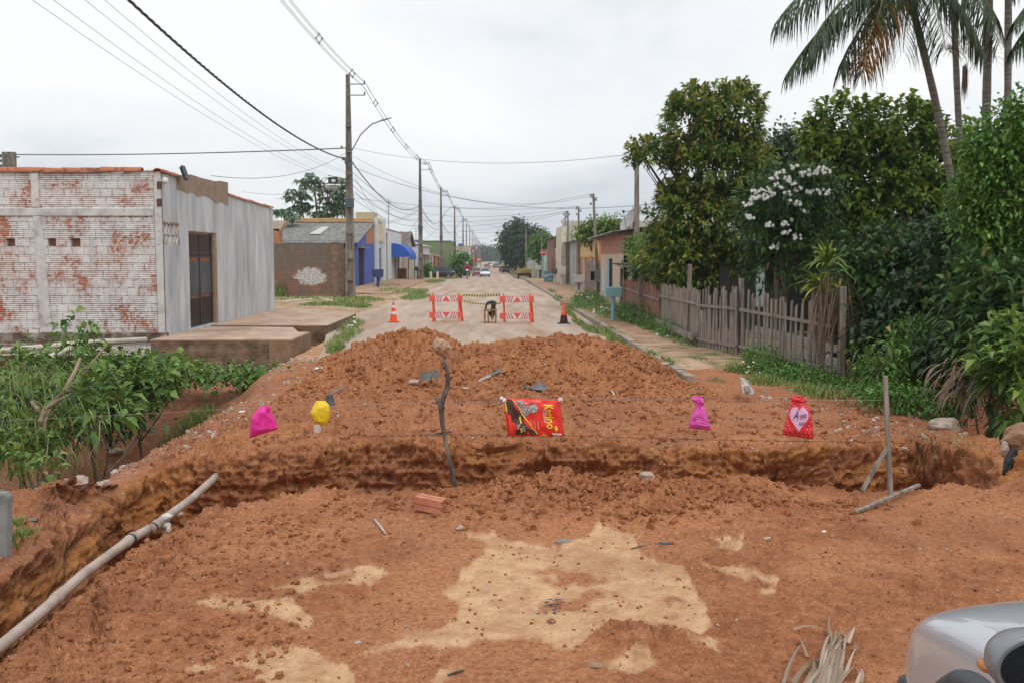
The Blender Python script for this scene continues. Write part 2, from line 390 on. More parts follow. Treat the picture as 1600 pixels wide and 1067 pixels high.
def dirt_material():
    m, nt, p, out = newmat('red_dirt'); L = nt.links.new
    tc = N(nt, 'ShaderNodeTexCoord'); at_ = N(nt, 'ShaderNodeAttribute', attribute_name='zone'); sc = N(nt, 'ShaderNodeSeparateColor'); L(at_.outputs['Color'], sc.inputs[0])
    def noise(s, d=6, r=.62):
        n = N(nt, 'ShaderNodeTexNoise'); n.inputs['Scale'].default_value = s; n.inputs['Detail'].default_value = d; n.inputs['Roughness'].default_value = r; L(tc.outputs['Object'], n.inputs[0]); return n.outputs[0]
    def ramp(src, st):
        r = N(nt, 'ShaderNodeValToRGB'); cr = r.color_ramp
        for i, (q, c) in enumerate(st):
            e = cr.elements[i] if i < 2 else cr.elements.new(q)
            e.position = q; e.color = c4(c)
        L(src, r.inputs[0]); return r.outputs[0]
    def mix(f, a, b, bt='MIX'):
        x = N(nt, 'ShaderNodeMix', data_type='RGBA', blend_type=bt)
        for k, s in ((0, f), (6, a), (7, b)):
            if isinstance(s, float): x.inputs[k].default_value = s
            elif isinstance(s, tuple): x.inputs[k].default_value = c4(s)
            else: L(s, x.inputs[k])
        return x.outputs[2]
    def mr(s, a, b, c=0, d=1):
        x = N(nt, 'ShaderNodeMapRange'); x.inputs[1].default_value = a; x.inputs[2].default_value = b; x.inputs[3].default_value = c; x.inputs[4].default_value = d; L(s, x.inputs[0]); return x.outputs[0]
    def mul(a, b, op='MULTIPLY'):
        x = N(nt, 'ShaderNodeMath', operation=op); 
        for i, s in enumerate((a, b)):
            if isinstance(s, float): x.inputs[i].default_value = s
            else: L(s, x.inputs[i])
        return x.outputs[0]
    base = ramp(noise(1.1, 8), [(.36, (.30, .112, .048)), (.60, (.50, .215, .098)), (.5, (.40, .158, .069))])
    fine = noise(26, 8, .7)
    base = mix(.58, base, ramp(fine, [(.37, (.11, .034, .012)), (.60, (.60, .29, .14)), (.49, (.36, .14, .062))]))
    lf_ = noise(110, 4, .8); base = mix(.35, base, ramp(lf_, [(.38, (.09, .03, .012)), (.62, (.62, .32, .17)), (.5, (.38, .15, .07))]))
    ochre = ramp(noise(3.5, 8), [(.35, (.34, .125, .038)), (.65, (.58, .285, .085)), (.5, (.46, .195, .055))])
    ochre = mix(.35, ochre, ramp(fine, [(.35, (.2, .07, .025)), (.62, (.58, .28, .10)), (.5, (.44, .2, .07))]))
    col = mix(sc.outputs[1], base, ochre)
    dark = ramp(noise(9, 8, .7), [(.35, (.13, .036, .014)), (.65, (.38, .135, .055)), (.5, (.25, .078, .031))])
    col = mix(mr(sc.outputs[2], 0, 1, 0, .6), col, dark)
    rubc = ramp(noise(12, 8, .75), [(.36, (.14, .065, .045)), (.66, (.46, .33, .25)), (.52, (.28, .13, .085))])
    col = mix(mul(at_.outputs['Alpha'], mr(noise(2.5, 5), .38, .6)), col, rubc)
    sandc = ramp(noise(7, 8, .7), [(.33, (.44, .235, .12)), (.62, (.66, .42, .245)), (.5, (.57, .345, .19))])
    col = mix(mr(mul(sc.outputs[0], mul(mul(mul(noise(9, 8, .75), -.5, 'ADD'), 1.5), mul(mul(noise(55, 4, .8), -.5, 'ADD'), 1.6), 'ADD'), 'ADD'), .02, .98), col, sandc)
    # tiny stones
    vo = N(nt, 'ShaderNodeTexVoronoi'); vo.inputs['Scale'].default_value = 42; L(tc.outputs['Object'], vo.inputs[0])
    st = mul(mr(vo.outputs['Distance'], .18, .10), mr(N_col(nt, L, vo), .80, .86))
    col = mix(mul(st, .75), col, ramp(noise(60, 2), [(.35, (.45, .22, .12)), (.65, (.68, .50, .36)), (.5, (.52, .33, .22))]))
    st2 = mul(mr(vo.outputs['Distance'], .22, .12), mr(N_col(nt, L, vo), .12, .06))
    col = mix(mul(st2, .8), col, (.10, .045, .03))
    L(col, p.inputs['Base Color']); p.inputs['Roughness'].default_value = .93; p.inputs['Specular IOR Level'].default_value = .15
    big_ = noise(.42, 4); col = mix(mr(big_, .50, .62, 0, .30), col, (.23, .085, .036)); L(col, p.inputs['Base Color'])
    h = mul(mul(fine, 1.0), mul(noise(90, 6, .75), .5), 'ADD'); h = mul(h, mul(st, .5), 'ADD')
    bp = N(nt, 'ShaderNodeBump'); bp.inputs['Distance'].default_value = .016; bp.inputs['Strength'].default_value = 1; L(h, bp.inputs['Height']); L(bp.outputs[0], p.inputs['Normal'])
    return m
def N_col(nt, L, vo):
    s = N(nt, 'ShaderNodeSeparateColor'); L(vo.outputs['Color'], s.inputs[0]); return s.outputs[0]
V, Fq, C = build_terrain()
DIRT = dirt_material()
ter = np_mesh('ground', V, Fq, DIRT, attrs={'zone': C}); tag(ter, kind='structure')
_nr = NR
BVH = BVHTree.FromPolygons([tuple(v) for v in V.reshape(len(COLS), NR, 3)[8:-8:2, ::2].reshape(-1, 3)],
    (lambda nc, nr: [(i*nr+j, (i+1)*nr+j, (i+1)*nr+j+1, i*nr+j+1) for i in range(nc-1) for j in range(nr-1)])(len(COLS[8:-8:2]), len(range(0, NR, 2))))
def gz(x, y, dflt=0.0):
    h = BVH.ray_cast(Vector((x, y, 20)), Vector((0, 0, -1))); return h[0][2] if h[0] is not None else dflt
def GP(px, py):
    """where a pixel's sight line meets the dirt"""
    v = Vector(ray(px, py)).normalized(); h = BVH.ray_cast(Vector((0, 0, CH)), v)
    return h[0] if h[0] is not None else G(px, py)
# rest of the ground
gm = mk('far_ground', [(.16, .10, .055), (.12, .13, .05), (.26, .17, .10)], scale=.25, rough=.95)
b = MB()
def rowz(d): return -.06+rz(d)
ys = [29.9, 60, 85, 100, 115, 130, 145, 165, 220, 400, 900, 3000]
for a, c in zip(ys[:-1], ys[1:]):
    b.add([(-1500, a, rowz(a)), (1500, a, rowz(a)), (1500, c, rowz(c)), (-1500, c, rowz(c))], [(0, 1, 2, 3)])
b.add([(-300, -60, -.05), (300, -60, -.05), (300, .62, -.05), (-300, .62, -.05)], [(0, 1, 2, 3)])
tag(b.build('far_ground', gm), kind='structure')
# road
roadm = mk('dusty_asphalt', [(.29, .215, .165), (.41, .315, .25), (.50, .395, .315)], scale=1.5, detail=9, rough=.9, bump=.006, bscale=40, lo=.3, hi=.7, stretch=(1, .10, 1), spots=((.33, .19, .115), 1.1, .50, .70), spec=.1)
rl = [(20.4, -3.6, 3.3), (24, -4.0, 3.3), (28, -4.6, 3.35), (34.6, -4.75, 3.4), (36, -6.0, 3.4), (40, -5.4, 3.42), (46, -4.9, 3.5), (55, -4.9, 3.6), (70, -4.9, 3.7), (100, -4.9, 3.8)]+[(d, -4.9, 3.8) for d in (115, 130, 145, 165, 220, 400, 900)]
b = MB(); n = 12
for i, (d, l, r) in enumerate(rl):
    for k in range(n+1):
        t = k/n; x = l+(r-l)*t; b.v.append((x, d, rz(d)-.02+.045*math.sin(math.pi*t)))
for i in range(len(rl)-1):
    for k in range(n):
        q = i*(n+1)+k; b.f.append((q, q+1, q+n+2, q+n+1)); b.m.append(0)
tag(b.build('road', roadm, smooth=True), kind='structure')
# ------------------------------------------------------------ building helpers
def panel(mb, O, U, Vv, Wd, H, holes=(), th=.15, top=None):
    """wall slab: O origin, U horizontal unit, Vv up unit, holes (u0,v0,u1,v1); front face at O, thickness th inward (-normal)"""
    O, U, Vv = Vector(O), Vector(U), Vector(Vv); nrm = U.cross(Vv).normalized(); bk = -nrm*th
    us = sorted({0, Wd, *[h[0] for h in holes], *[h[2] for h in holes]}); vs = sorted({0, H, *[h[1] for h in holes], *[h[3] for h in holes]})
    us = [u for u in us if 0 <= u <= Wd]; vs = [v for v in vs if 0 <= v <= H]
    def solid(i, j):
        if i < 0 or j < 0 or i >= len(us)-1 or j >= len(vs)-1: return False
        a, c = (us[i]+us[i+1])/2, (vs[j]+vs[j+1])/2
        return not any(h[0] < a < h[2] and h[1] < c < h[3] for h in holes)
    P = lambda u, v, k: O+U*u+Vv*v+bk*k
    for i in range(len(us)-1):
        for j in range(len(vs)-1):
            if not solid(i, j): continue
            a, c, e, g = us[i], us[i+1], vs[j], vs[j+1]
            mb.add([P(a, e, 0), P(c, e, 0), P(c, g, 0), P(a, g, 0)], [(0, 1, 2, 3)])
            mb.add([P(a, e, 1), P(c, e, 1), P(c, g, 1), P(a, g, 1)], [(3, 2, 1, 0)])
            if not solid(i-1, j): mb.add([P(a, e, 0), P(a, g, 0), P(a, g, 1), P(a, e, 1)], [(0, 1, 2, 3)])
            if not solid(i+1, j): mb.add([P(c, e, 0), P(c, g, 0), P(c, g, 1), P(c, e, 1)], [(3, 2, 1, 0)])
            if not solid(i, j-1): mb.add([P(a, e, 0), P(c, e, 0), P(c, e, 1), P(a, e, 1)], [(3, 2, 1, 0)])
            if not solid(i, j+1): mb.add([P(a, g, 0), P(c, g, 0), P(c, g, 1), P(a, g, 1)], [(0, 1, 2, 3)])
    return mb
def brickmat(name, white=True, axis='x', bricks=((.42, .13, .065), (.52, .20, .11)), mortar=(.45, .36, .30), paint=(.82, .81, .79), th=.47, row=.2, wid=.30, grooves=True, blob=None, cement=None):
    m, nt, p, out = newmat(name); L = nt.links.new
    tc = N(nt, 'ShaderNodeTexCoord'); sp = N(nt, 'ShaderNodeSeparateXYZ'); L(tc.outputs['Object'], sp.inputs[0])
    cb = N(nt, 'ShaderNodeCombineXYZ'); L(sp.outputs[0 if axis == 'x' else 1], cb.inputs[0]); L(sp.outputs[2], cb.inputs[1])
    def noise(s, d=6, r=.62, dist=0):
        n = N(nt, 'ShaderNodeTexNoise'); n.inputs['Scale'].default_value = s; n.inputs['Detail'].default_value = d; n.inputs['Roughness'].default_value = r; n.inputs['Distortion'].default_value = dist; L(tc.outputs['Object'], n.inputs[0]); return n.outputs[0]
    def M(op, a, b=None, c=None):
        x = N(nt, 'ShaderNodeMath', operation=op)
        for i, s in enumerate((a, b, c)):
            if s is None: continue
            if isinstance(s, (float, int)): x.inputs[i].default_value = s
            else: L(s, x.inputs[i])
        return x.outputs[0]
    def mix(f, a, b):
        x = N(nt, 'ShaderNodeMix', data_type='RGBA')
        for k, s in ((0, f), (6, a), (7, b)):
            if isinstance(s, float): x.inputs[k].default_value = s
            elif isinstance(s, tuple): x.inputs[k].default_value = c4(s)
            else: L(s, x.inputs[k])
        return x.outputs[2]
    def mr(s, a, b_, c=0, d=1):
        x = N(nt, 'ShaderNodeMapRange'); x.inputs[1].default_value = a; x.inputs[2].default_value = b_; x.inputs[3].default_value = c; x.inputs[4].default_value = d; L(s, x.inputs[0]); return x.outputs[0]
    br = N(nt, 'ShaderNodeTexBrick'); L(cb.outputs[0], br.inputs[0]); br.inputs['Scale'].default_value = 1
    br.inputs['Color1'].default_value = c4(bricks[0]); br.inputs['Color2'].default_value = c4(bricks[1]); br.inputs['Mortar'].default_value = c4(mortar)
    br.inputs['Brick Width'].default_value = wid; br.inputs['Row Height'].default_value = row; br.inputs['Mortar Size'].default_value = .011; br.inputs['Mortar Smooth'].default_value = .4; br.inputs['Bias'].default_value = -.1
    col = br.outputs['Color']; hgt = M('SUBTRACT', 1.0, br.outputs['Fac'])
    if grooves:
        zz = M('SINE', M('MULTIPLY', sp.outputs[2], 2*math.pi/(row/4))); gr = mr(zz, .45, .9)
        col = mix(M('MULTIPLY', gr, .55), col, tuple(c*.45 for c in bricks[0]))
        hgt = M('SUBTRACT', hgt, M('MULTIPLY', gr, .6))
    if white:
        n1 = noise(1.15, 8, .70); n2 = noise(11, 8, .75)
        # per brick variation
        mk_ = M('ADD', M('MULTIPLY', n1, .62), M('MULTIPLY', n2, .42))
        if grooves: mk_ = M('SUBTRACT', mk_, M('MULTIPLY', gr, .075))
        mk_ = M('SUBTRACT', mk_, M('MULTIPLY', br.outputs['Fac'], .035))
        wm = mr(mk_, th-.012, th+.012)
        pc = mix(mr(noise(2.2, 6), .35, .65), tuple(c*.82 for c in paint), paint)
        pc = mix(mr(noise(22, 5), .5, .7, 0, .45), pc, tuple(c*.55 for c in paint))
        crk = M('MULTIPLY', br.outputs['Fac'], mr(noise(6, 4), .47, .56)); pc = mix(M('MULTIPLY', crk, .6), pc, (.12, .07, .05))
        col = mix(wm, col, pc)
    if cement:
        cm_ = mr(M('ADD', M('MULTIPLY', noise(1.3, 8, .7), .6), M('MULTIPLY', sp.outputs[2], cement[3])), cement[1], cement[2])
        col = mix(cm_, col, mix(mr(noise(5, 8), .35, .65), tuple(c*.7 for c in cement[0]), cement[0]))
    if blob:
        (bx, bz, rx, rzz) = blob
        ex = M('POWER', M('DIVIDE', M('SUBTRACT', sp.outputs[0], bx), rx), 2); ez = M('POWER', M('DIVIDE', M('SUBTRACT', sp.outputs[2], bz), rzz), 2)
        q = M('ADD', M('ADD', ex, ez), M('MULTIPLY', M('SUBTRACT', noise(4, 7, .7), .5), 3.2))
        col = mix(mr(q, 1.1, .85), col, mix(mr(noise(9), .4, .62), (.38, .36, .33), (.72, .70, .67)))
    L(col, p.inputs['Base Color']); p.inputs['Roughness'].default_value = .9; p.inputs['Specular IOR Level'].default_value = .2
    hh = M('ADD', hgt, M('MULTIPLY', noise(24, 6), .5))
    bp = N(nt, 'ShaderNodeBump'); bp.inputs['Distance'].default_value = .012; L(hh, bp.inputs['Height']); L(bp.outputs[0], p.inputs['Normal'])
    MATS[name] = m; return m
def edgecrumbs(mb, a, b, n, r, rng): 
    a, b = Vector(a), Vector(b)
    for i in range(n):
        p = a.lerp(b, rng.random()); mb.ball(p, r*rng.uniform(.4, 1.2), 5, 4, .3, rng)
rng = random.Random(5)
M_white = mk('whitewashed_render', [(.42, .40, .37), (.60, .585, .56), (.69, .68, .66)], scale=2.2, detail=9, bump=.006, spots=((.36, .24, .18), 7, .60, .70))
M_grey = mk('grey_streaked_plaster', [(.45, .46, .48), (.53, .54, .555), (.63, .635, .64)], scale=2.1, detail=13, stretch=(1.5, 1.5, .36), dist=.7, bump=.004, bscale=9, lo=.33, hi=.66, spots=((.33, .34, .365), .9, .44, .68))
M_cement = mk('brown_cement', [(.24, .17, .125), (.36, .26, .195)], scale=3, detail=8, bump=.008)
M_jamb = mk('bare_jamb', [(.25, .15, .10), (.36, .24, .17)], scale=5, bump=.01)
M_tile = mk('clay_tile', [(.26, .075, .04), (.48, .17, .09), (.40, .13, .07)], scale=6, rough=.85, bump=.005, spots=((.10, .06, .05), 5, .55, .66))
M_iron = plain('black_iron', (.035, .037, .042), .5, .3)
M_sheet = mk('dark_sheet_metal', [(.06, .063, .07), (.10, .105, .115)], scale=2, rough=.55, metal=.3)
M_in = mk('interior_brick', [(.28, .13, .08), (.4, .2, .13)], scale=4)
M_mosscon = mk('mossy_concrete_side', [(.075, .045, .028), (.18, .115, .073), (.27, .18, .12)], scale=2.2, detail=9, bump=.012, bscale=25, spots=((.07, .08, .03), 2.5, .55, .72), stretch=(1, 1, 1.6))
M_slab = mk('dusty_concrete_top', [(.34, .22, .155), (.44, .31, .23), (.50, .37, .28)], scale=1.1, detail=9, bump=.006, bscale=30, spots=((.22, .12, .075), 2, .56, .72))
# ------------------------------------------------------------ white brick house
BW = brickmat('peeling_white_brick', th=.472, wid=.29)
BD = brickmat('damp_dark_brick', white=True, bricks=((.11, .045, .028), (.17, .075, .045)), mortar=(.10, .08, .06), paint=(.14, .14, .10), th=.56, row=.12, wid=.26)
H0 = (-8.0, 24.62, .2)
hs = thing('brick_house', 'peeling whitewashed brick house with grey plastered side wall and iron gate, beside the gully', 'house', H0)
x0 = -17.0; yf0 = 24.62
def px2(px, py, d=24.62): p = at(px, py, d); return p[0], p[2]
holes = []
for (a, c, e, g) in ((10, 373, 24, 385), (74, 373, 88, 385), (110, 373, 126, 386)):
    u0, z1 = px2(a, c); u1, z0 = px2(e, g); holes.append((u0-x0, z0+.25, u1-x0, z1+.25))
zt = px2(150, 270)[1]
mb = MB(); panel(mb, (x0, yf0, -.25), (1, 0, 0), (0, 0, 1), -8.0-x0, zt+.25, holes, .14)
wpart('brick_wall', mb, BW, hs)
mb = MB(); mb.box((x0, yf0+.02, -2.2), (-8.02, yf0+.3, -.26)); wpart('foundation', mb, BD, hs)
mb = MB(); mb.box((x0, yf0+.145, 0), (-8.3, yf0+.2, zt-.1)); wpart('inner_wall', mb, M_in, hs)
def pxbox(mb, a, c, e, g, yfr, yb):
    u0, z1 = px2(a, c); u1, z0 = px2(e, g); mb.box((u0, yfr, z0), (u1, yb, z1))
mb = MB(); pxbox(mb, -400, 325, 240, 338, yf0-.03, yf0+.05); 
wpart('tie_beam', mb, M_white, hs, bevel=.012)
for (a, c, e, g) in ((48, 271, 62, 324.5), (240, 268.5, 258.2, 530), (-128, 271, -112, 324.5)):
    mb = MB(); pxbox(mb, a, c, e, g, yf0-.035, yf0+.06); wpart('column', mb, M_white, hs, bevel=.015)
for o_ in (0, -185):
    mb = MB(); a0 = px2(52+o_, 338.5); a1 = px2(65+o_, 338.5); b0 = px2(63+o_, 520); b1 = px2(82+o_, 520)
    mb.prism([(b0[0], yf0-.03, b0[1]), (b1[0], yf0-.03, b1[1]), (a1[0], yf0-.03, a1[1]), (a0[0], yf0-.03, a0[1])], (0, .08, 0)); wpart('column', mb, M_white, hs, bevel=.015)
# concrete footing beam
mb = MB(); pxbox(mb, -400, 521, 262, 533, yf0-.06, yf0+.1); wpart('footing', mb, mk('mossy_footing', [(.05, .04, .03), (.16, .12, .09), (.40, .37, .32)], scale=3, detail=9, bump=.02), hs)
mb = MB(); pxbox(mb, 238, 533, 262, 562, yf0-.05, yf0+.1); wpart('footing', mb, M_white, hs)
# coping tiles
def tile_row(mb, A, B, r=.09, L_=.42, rng=rng):
    A, B = Vector(A), Vector(B); n = max(1, int((B-A).length/L_)); 
    for i in range(n):
        p, q = A.lerp(B, i/n), A.lerp(B, (i+1.12)/n)
        j = Vector((0, 0, rng.uniform(-.012, .012)))
        d = (q-p).normalized(); s = d.cross(Vector((0, 0, 1))).normalized(); vs = []
        for (pt, rr) in ((p+j, r), (q+j+Vector((0, 0, .015)), r*.82)):
            for k in range(9):
                a_ = math.pi*k/8; vs.append(pt+s*math.cos(a_)*rr*1.15+Vector((0, 0, 1))*math.sin(a_)*rr)
            for k in range(9):
                a_ = math.pi*(8-k)/8; vs.append(pt+s*math.cos(a_)*rr*.98+Vector((0, 0, 1))*(math.sin(a_)*rr*.8-.0))
        fs = [(k, (k+1) % 18, 18+(k+1) % 18, 18+k) for k in range(18)]+[tuple(range(18))[::-1], tuple(range(18, 36))]
        mb.add(vs, fs)
mb = MB(); a = at(-420, 269, yf0+.07); c = at(219, 269.5, yf0+.07); tile_row(mb, a-Vector((0, 0, .01)), c-Vector((0, 0, .01)), .13, .46); 
wpart('coping_tiles', mb, M_tile, hs, smooth=False)
mb = MB(); edgecrumbs(mb, at(219, 269, yf0+.07), at(243, 269, yf0+.07), 25, .035, rng); edgecrumbs(mb, at(120, 339, yf0), at(240, 339, yf0), 60, .02, rng); tag(wpart('crumbled_mortar', mb, M_cement, hs), kind='stuff')
# honeycomb brick ends
for (cy_) in (290, 317):
    mb = MB(); pxbox(mb, 246, cy_-6, 254, cy_+6, yf0-.05, yf0-.036)
    o_ = wpart('hollow_brick', mb, mk('hollow_brick_red', [(.35, .12, .07)], rough=.9), hs)
    mb = MB()
    for i in (0, 1):
        for j in (0, 1, 2): pxbox(mb, 246.8+i*3.8, cy_-5+j*3.8, 249.6+i*3.8, cy_-2.2+j*3.8, yf0-.054, yf0-.051)
    q = mb.build('brick_hole', M_iron, None, base=Vector(hs.location)); q.parent = o_; q.location = (0, 0, 0)
# side wall along the street, u=-8
SX = -8.0
def dy_at(px): return F*8.0/(765-px)
def zat(px, py): return at(px, py, dy_at(px))[2]
g0, g1 = dy_at(300.5), dy_at(343); gz0, gz1 = .24, zat(320, 363)
c0, c1 = dy_at(262), dy_at(285.5)
cz1, cz0 = zat(272, 349), zat(272, 384)
yE = dy_at(431); yS = dy_at(362)
mb = MB()
Ht = zat(431, 327)
panel(mb, (SX, yf0, -.3), (0, 1, 0), (0, 0, 1), yE-yf0, Ht+.3, [(g0-yf0, gz0+.3, g1-yf0, gz1+.3), (c0-yf0, cz0+.3, c1-yf0, cz1+.3)], .16)
# raking tops
z1_, z2_, z3_ = zat(262, 272), zat(362, 287), zat(363, 305)
mb.prism([(SX, yf0, Ht), (SX, yS, Ht), (SX, yS, z2_), (SX, dy_at(320), zat(320, 279)), (SX, dy_at(300), zat(300, 275)), (SX, yf0, z1_)], (-.16, 0, 0))
mb.prism([(SX, yS, Ht), (SX, yE, Ht), (SX, yE, Ht+.01), (SX, yS, z3_)], (-.16, 0, 0))
wpart('plaster_wall', mb, M_grey, hs)
mb = MB(); pts = [(285, 273.5), (300, 275.5), (306, 273), (322, 278.5), (340, 283), (345, 284), (350, 283), (362.5, 285.5), (362.5, 322), (352, 316), (344, 318), (335, 310), (326, 306), (316, 308), (308, 300), (300, 303), (292, 298), (284, 296)]
mb.prism([(SX+.012, dy_at(p), zat(p, q)) for p, q in pts], (-.03, 0, 0)); wpart('cement_patch', mb, M_cement, hs)
mb = MB(); tile_row(mb, (SX-.03, yf0-.1, zat(246, 266)), (SX-.03, dy_at(285), zat(285, 277)), .10, .3); wpart('coping_tiles', mb, M_tile, hs); mb = MB(); tile_row(mb, (SX-.05, yS, z3_-.03), (SX-.05, yE, Ht-.0), .09, .42)
wpart('coping_tiles', mb, M_tile, hs)
mb = MB(); mb.box((x0, yf0+.3, 3.55), (SX-3.2, yE, 3.62)); mb.box((x0, yE-.15, -.1), (SX-.005, yE-.002, Ht-.1)); mb.box((SX-3.2, yf0+.3, -.1), (SX-3.0, yE-.16, 3.54)); wpart('inner_shell', mb, M_in, hs)
# jamb liner
mb = MB(); mb.box((SX-.17, g1-.28, gz0), (SX+.004, g1+.003, gz1-.02)); wpart('door_jamb', mb, M_jamb, hs)
mb = MB(); edgecrumbs(mb, (SX-.02, g0, gz1), (SX-.02, g1, gz1), 40, .035, rng); edgecrumbs(mb, (SX, c0, cz1), (SX, c1, cz1), 30, .03, rng); edgecrumbs(mb, (SX, c1, cz0), (SX, c1, cz1), 20, .025, rng); tag(wpart('broken_plaster', mb, M_jamb, hs), kind='stuff')
# block vent
mb = MB(); vy0, vy1 = c0+.01, c1-.01
nx_ = 4; hh = (cz1-cz0)/2
for j in range(2):
    for i in range(nx_):
        a_ = vy0+(vy1-vy0)*i/nx_; b_ = vy0+(vy1-vy0)*(i+1)/nx_; z_ = cz0+j*hh
        for (p, q) in (((a_, z_), (b_, z_)), ((a_, z_), (a_, z_+hh)), ((a_, z_+hh), ((a_+b_)/2, z_)), (((a_+b_)/2, z_), (b_, z_+hh))):
            mb.bar((SX-.04, p[0], p[1]), (SX-.04, q[0], q[1]), .035, .07, up=(1, 0, 0))
mb.bar((SX-.04, vy0, cz1-.01), (SX-.04, vy1, cz1-.01), .04, .07, up=(1, 0, 0)); mb.bar((SX-.04, vy1, cz0), (SX-.04, vy1, cz1), .04, .07, up=(1, 0, 0))
wpart('block_vent', mb, M_white, hs)
# gate
gt = wpart('gate', MB().box((SX-.10, g0, gz0), (SX-.06, g0+.05, gz1-.05)).box((SX-.10, g1-.34, gz0), (SX-.06, g1-.29, gz1-.05)).box((SX-.10, (g0+g1-.29)/2-.03, gz0), (SX-.06, (g0+g1-.29)/2+.03, gz1-.05)), M_iron, hs)
def gsub(nm, mb_, mt): 
    q = mb_.build(nm, mt, None, base=Vector(hs.location)); q.parent = gt; q.location = (0, 0, 0); return q
gh = gz1-gz0-.05; mb = MB()
for f_ in (0.005, .30, .34, .74, .79, .985): mb.box((SX-.095, g0+.05, gz0+gh*f_), (SX-.065, g1-.34, gz0+gh*f_+.03))
gsub('gate_rail', mb, M_iron)
mb = MB(); nn = 26
for i in range(nn):
    y_ = g0+.05+(g1-.39-g0)*(i+.5)/nn
    mb.bar((SX-.08, y_, gz0), (SX-.08, y_+.05, gz0+gh*.3), .016)
gsub('lower_bars', mb, M_iron)
mb = MB()
for i in range(nn):
    y_ = g0+.05+(g1-.39-g0)*(i+.5)/nn; mb.bar((SX-.08, y_-.04, gz0+gh*.74), (SX-.08, y_, gz0+gh), .016)
gsub('upper_bars', mb, M_iron)
mb = MB(); mb.box((SX-.086, g0+.05, gz0+gh*.345), (SX-.076, (g0+g1-.29)/2-.04, gz0+gh*.70)); mb.box((SX-.086, (g0+g1-.29)/2+.04, gz0+gh*.345), (SX-.076, g1-.35, gz0+gh*.70)); gsub('gate_sheet', mb, M_sheet)
mb = MB(); mb.box((SX-1.5, g0+.3, gz0), (SX-1.35, g0+1.0, gz1-.5)); wpart('inner_pillar', mb, M_in, hs)
# floodlight, globe lamp
t = thing('floodlight', 'small floodlight tilted on the broken parapet of the grey plaster wall', 'floodlight', at(287, 272, dy_at(287)))
mb = MB(); p = Vector(t.location); mb.obox(p+Vector((.02, 0, .02)), (.02, .0, .05), (0, .16, 0), (-.05, 0, .14)); wpart('housing', mb, M_iron, t)
mb = MB(); mb.obox(p+Vector((.045, 0, .01)), (.003, 0, .0), (0, .13, 0), (-.04, 0, .11)); wpart('glass', mb, plain('lamp_glass', (.5, .52, .52), .1), t)
mb = MB(); mb.tube([p+Vector((-.1, -.1, .12)), p+Vector((-.06, 0, .2)), p+Vector((0, .1, .14))], .008, 5); mb.bar(p+Vector((0, 0, -.12)), p+Vector((0, 0, .05)), .02); wpart('bracket', mb, M_iron, t)
t = thing('globe_lamp', 'small round white lamp under the tiles at the corner of the grey wall', 'lamp', (SX+.07, dy_at(262), zat(262, 283)))
mb = MB(); mb.ball(t.location, .09, 12, 8); wpart('globe', mb, plain('white_globe', (.75, .76, .77), .3), t, smooth=True)
mb = MB(); mb.cyl(Vector(t.location)-Vector((.07, 0, 0)), .05, .05, 10, axis='x'); wpart('mount', mb, M_white, t)
# ------------------------------------------------------------ entrance slabs
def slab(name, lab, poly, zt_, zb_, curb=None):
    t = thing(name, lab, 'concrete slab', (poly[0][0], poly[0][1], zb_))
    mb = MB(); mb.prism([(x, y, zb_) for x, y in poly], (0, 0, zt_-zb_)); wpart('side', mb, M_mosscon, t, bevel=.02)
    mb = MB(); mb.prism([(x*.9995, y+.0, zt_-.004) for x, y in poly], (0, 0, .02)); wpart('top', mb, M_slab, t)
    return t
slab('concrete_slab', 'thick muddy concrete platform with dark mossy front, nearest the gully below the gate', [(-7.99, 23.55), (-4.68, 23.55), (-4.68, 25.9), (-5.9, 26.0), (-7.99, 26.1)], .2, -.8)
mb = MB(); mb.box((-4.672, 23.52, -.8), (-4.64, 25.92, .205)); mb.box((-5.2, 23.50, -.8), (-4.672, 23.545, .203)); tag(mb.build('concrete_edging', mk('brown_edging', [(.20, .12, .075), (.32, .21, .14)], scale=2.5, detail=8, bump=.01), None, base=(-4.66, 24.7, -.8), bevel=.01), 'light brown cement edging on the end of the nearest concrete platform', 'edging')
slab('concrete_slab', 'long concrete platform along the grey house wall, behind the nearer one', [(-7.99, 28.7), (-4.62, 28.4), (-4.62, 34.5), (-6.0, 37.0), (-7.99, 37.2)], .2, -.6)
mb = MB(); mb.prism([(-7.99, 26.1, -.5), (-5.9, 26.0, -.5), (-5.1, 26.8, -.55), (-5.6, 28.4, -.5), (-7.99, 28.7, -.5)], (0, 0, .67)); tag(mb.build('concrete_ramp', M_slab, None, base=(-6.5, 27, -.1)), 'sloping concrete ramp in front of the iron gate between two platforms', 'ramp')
mb = MB(); mb.bar((-7.6, 26.5, .215), (-6.6, 27.6, .21), .05); tag(mb.build('plank', plain('pale_plank', (.5, .42, .34), .8), None, base=(-7.1, 27, .2)), 'thin pale strip of wood lying by the foot of the iron gate', 'plank')
# soil skirts (verge ground)
soilm = mk('verge_soil', [(.30, .17, .10), (.42, .27, .17), (.50, .35, .24)], scale=1.2, detail=9, rough=.95, bump=.02, bscale=14, spots=((.12, .15, .045), 1.3, .50, .64))
def sheet(name, mat, pts_fn, nu, nv):
    mb = MB()
    for i in range(nu+1):
        for j in range(nv+1): mb.v.append(pts_fn(i/nu, j/nv))
    for i in range(nu):
        for j in range(nv): q = i*(nv+1)+j; mb.f.append((q, q+nv+1, q+nv+2, q+1)); mb.m.append(0)
    o = mb.build(name, mat, smooth=True); return tag(o, kind='structure')
def lv(s, t):
    y = 37.3+t*(112-37.3); x = -16+s*11.3
    z = .02+.10*(1-s)+.05*math.sin(s*3.14)*1+.03*math.sin(y*1.7+x*2)+rz(y)*1
    if s > .999: z = -.06+rz(y)
    if t < .001: z = -.08
    return (x+(.25*math.sin(y*.9) if s > .9 else 0), y, z)
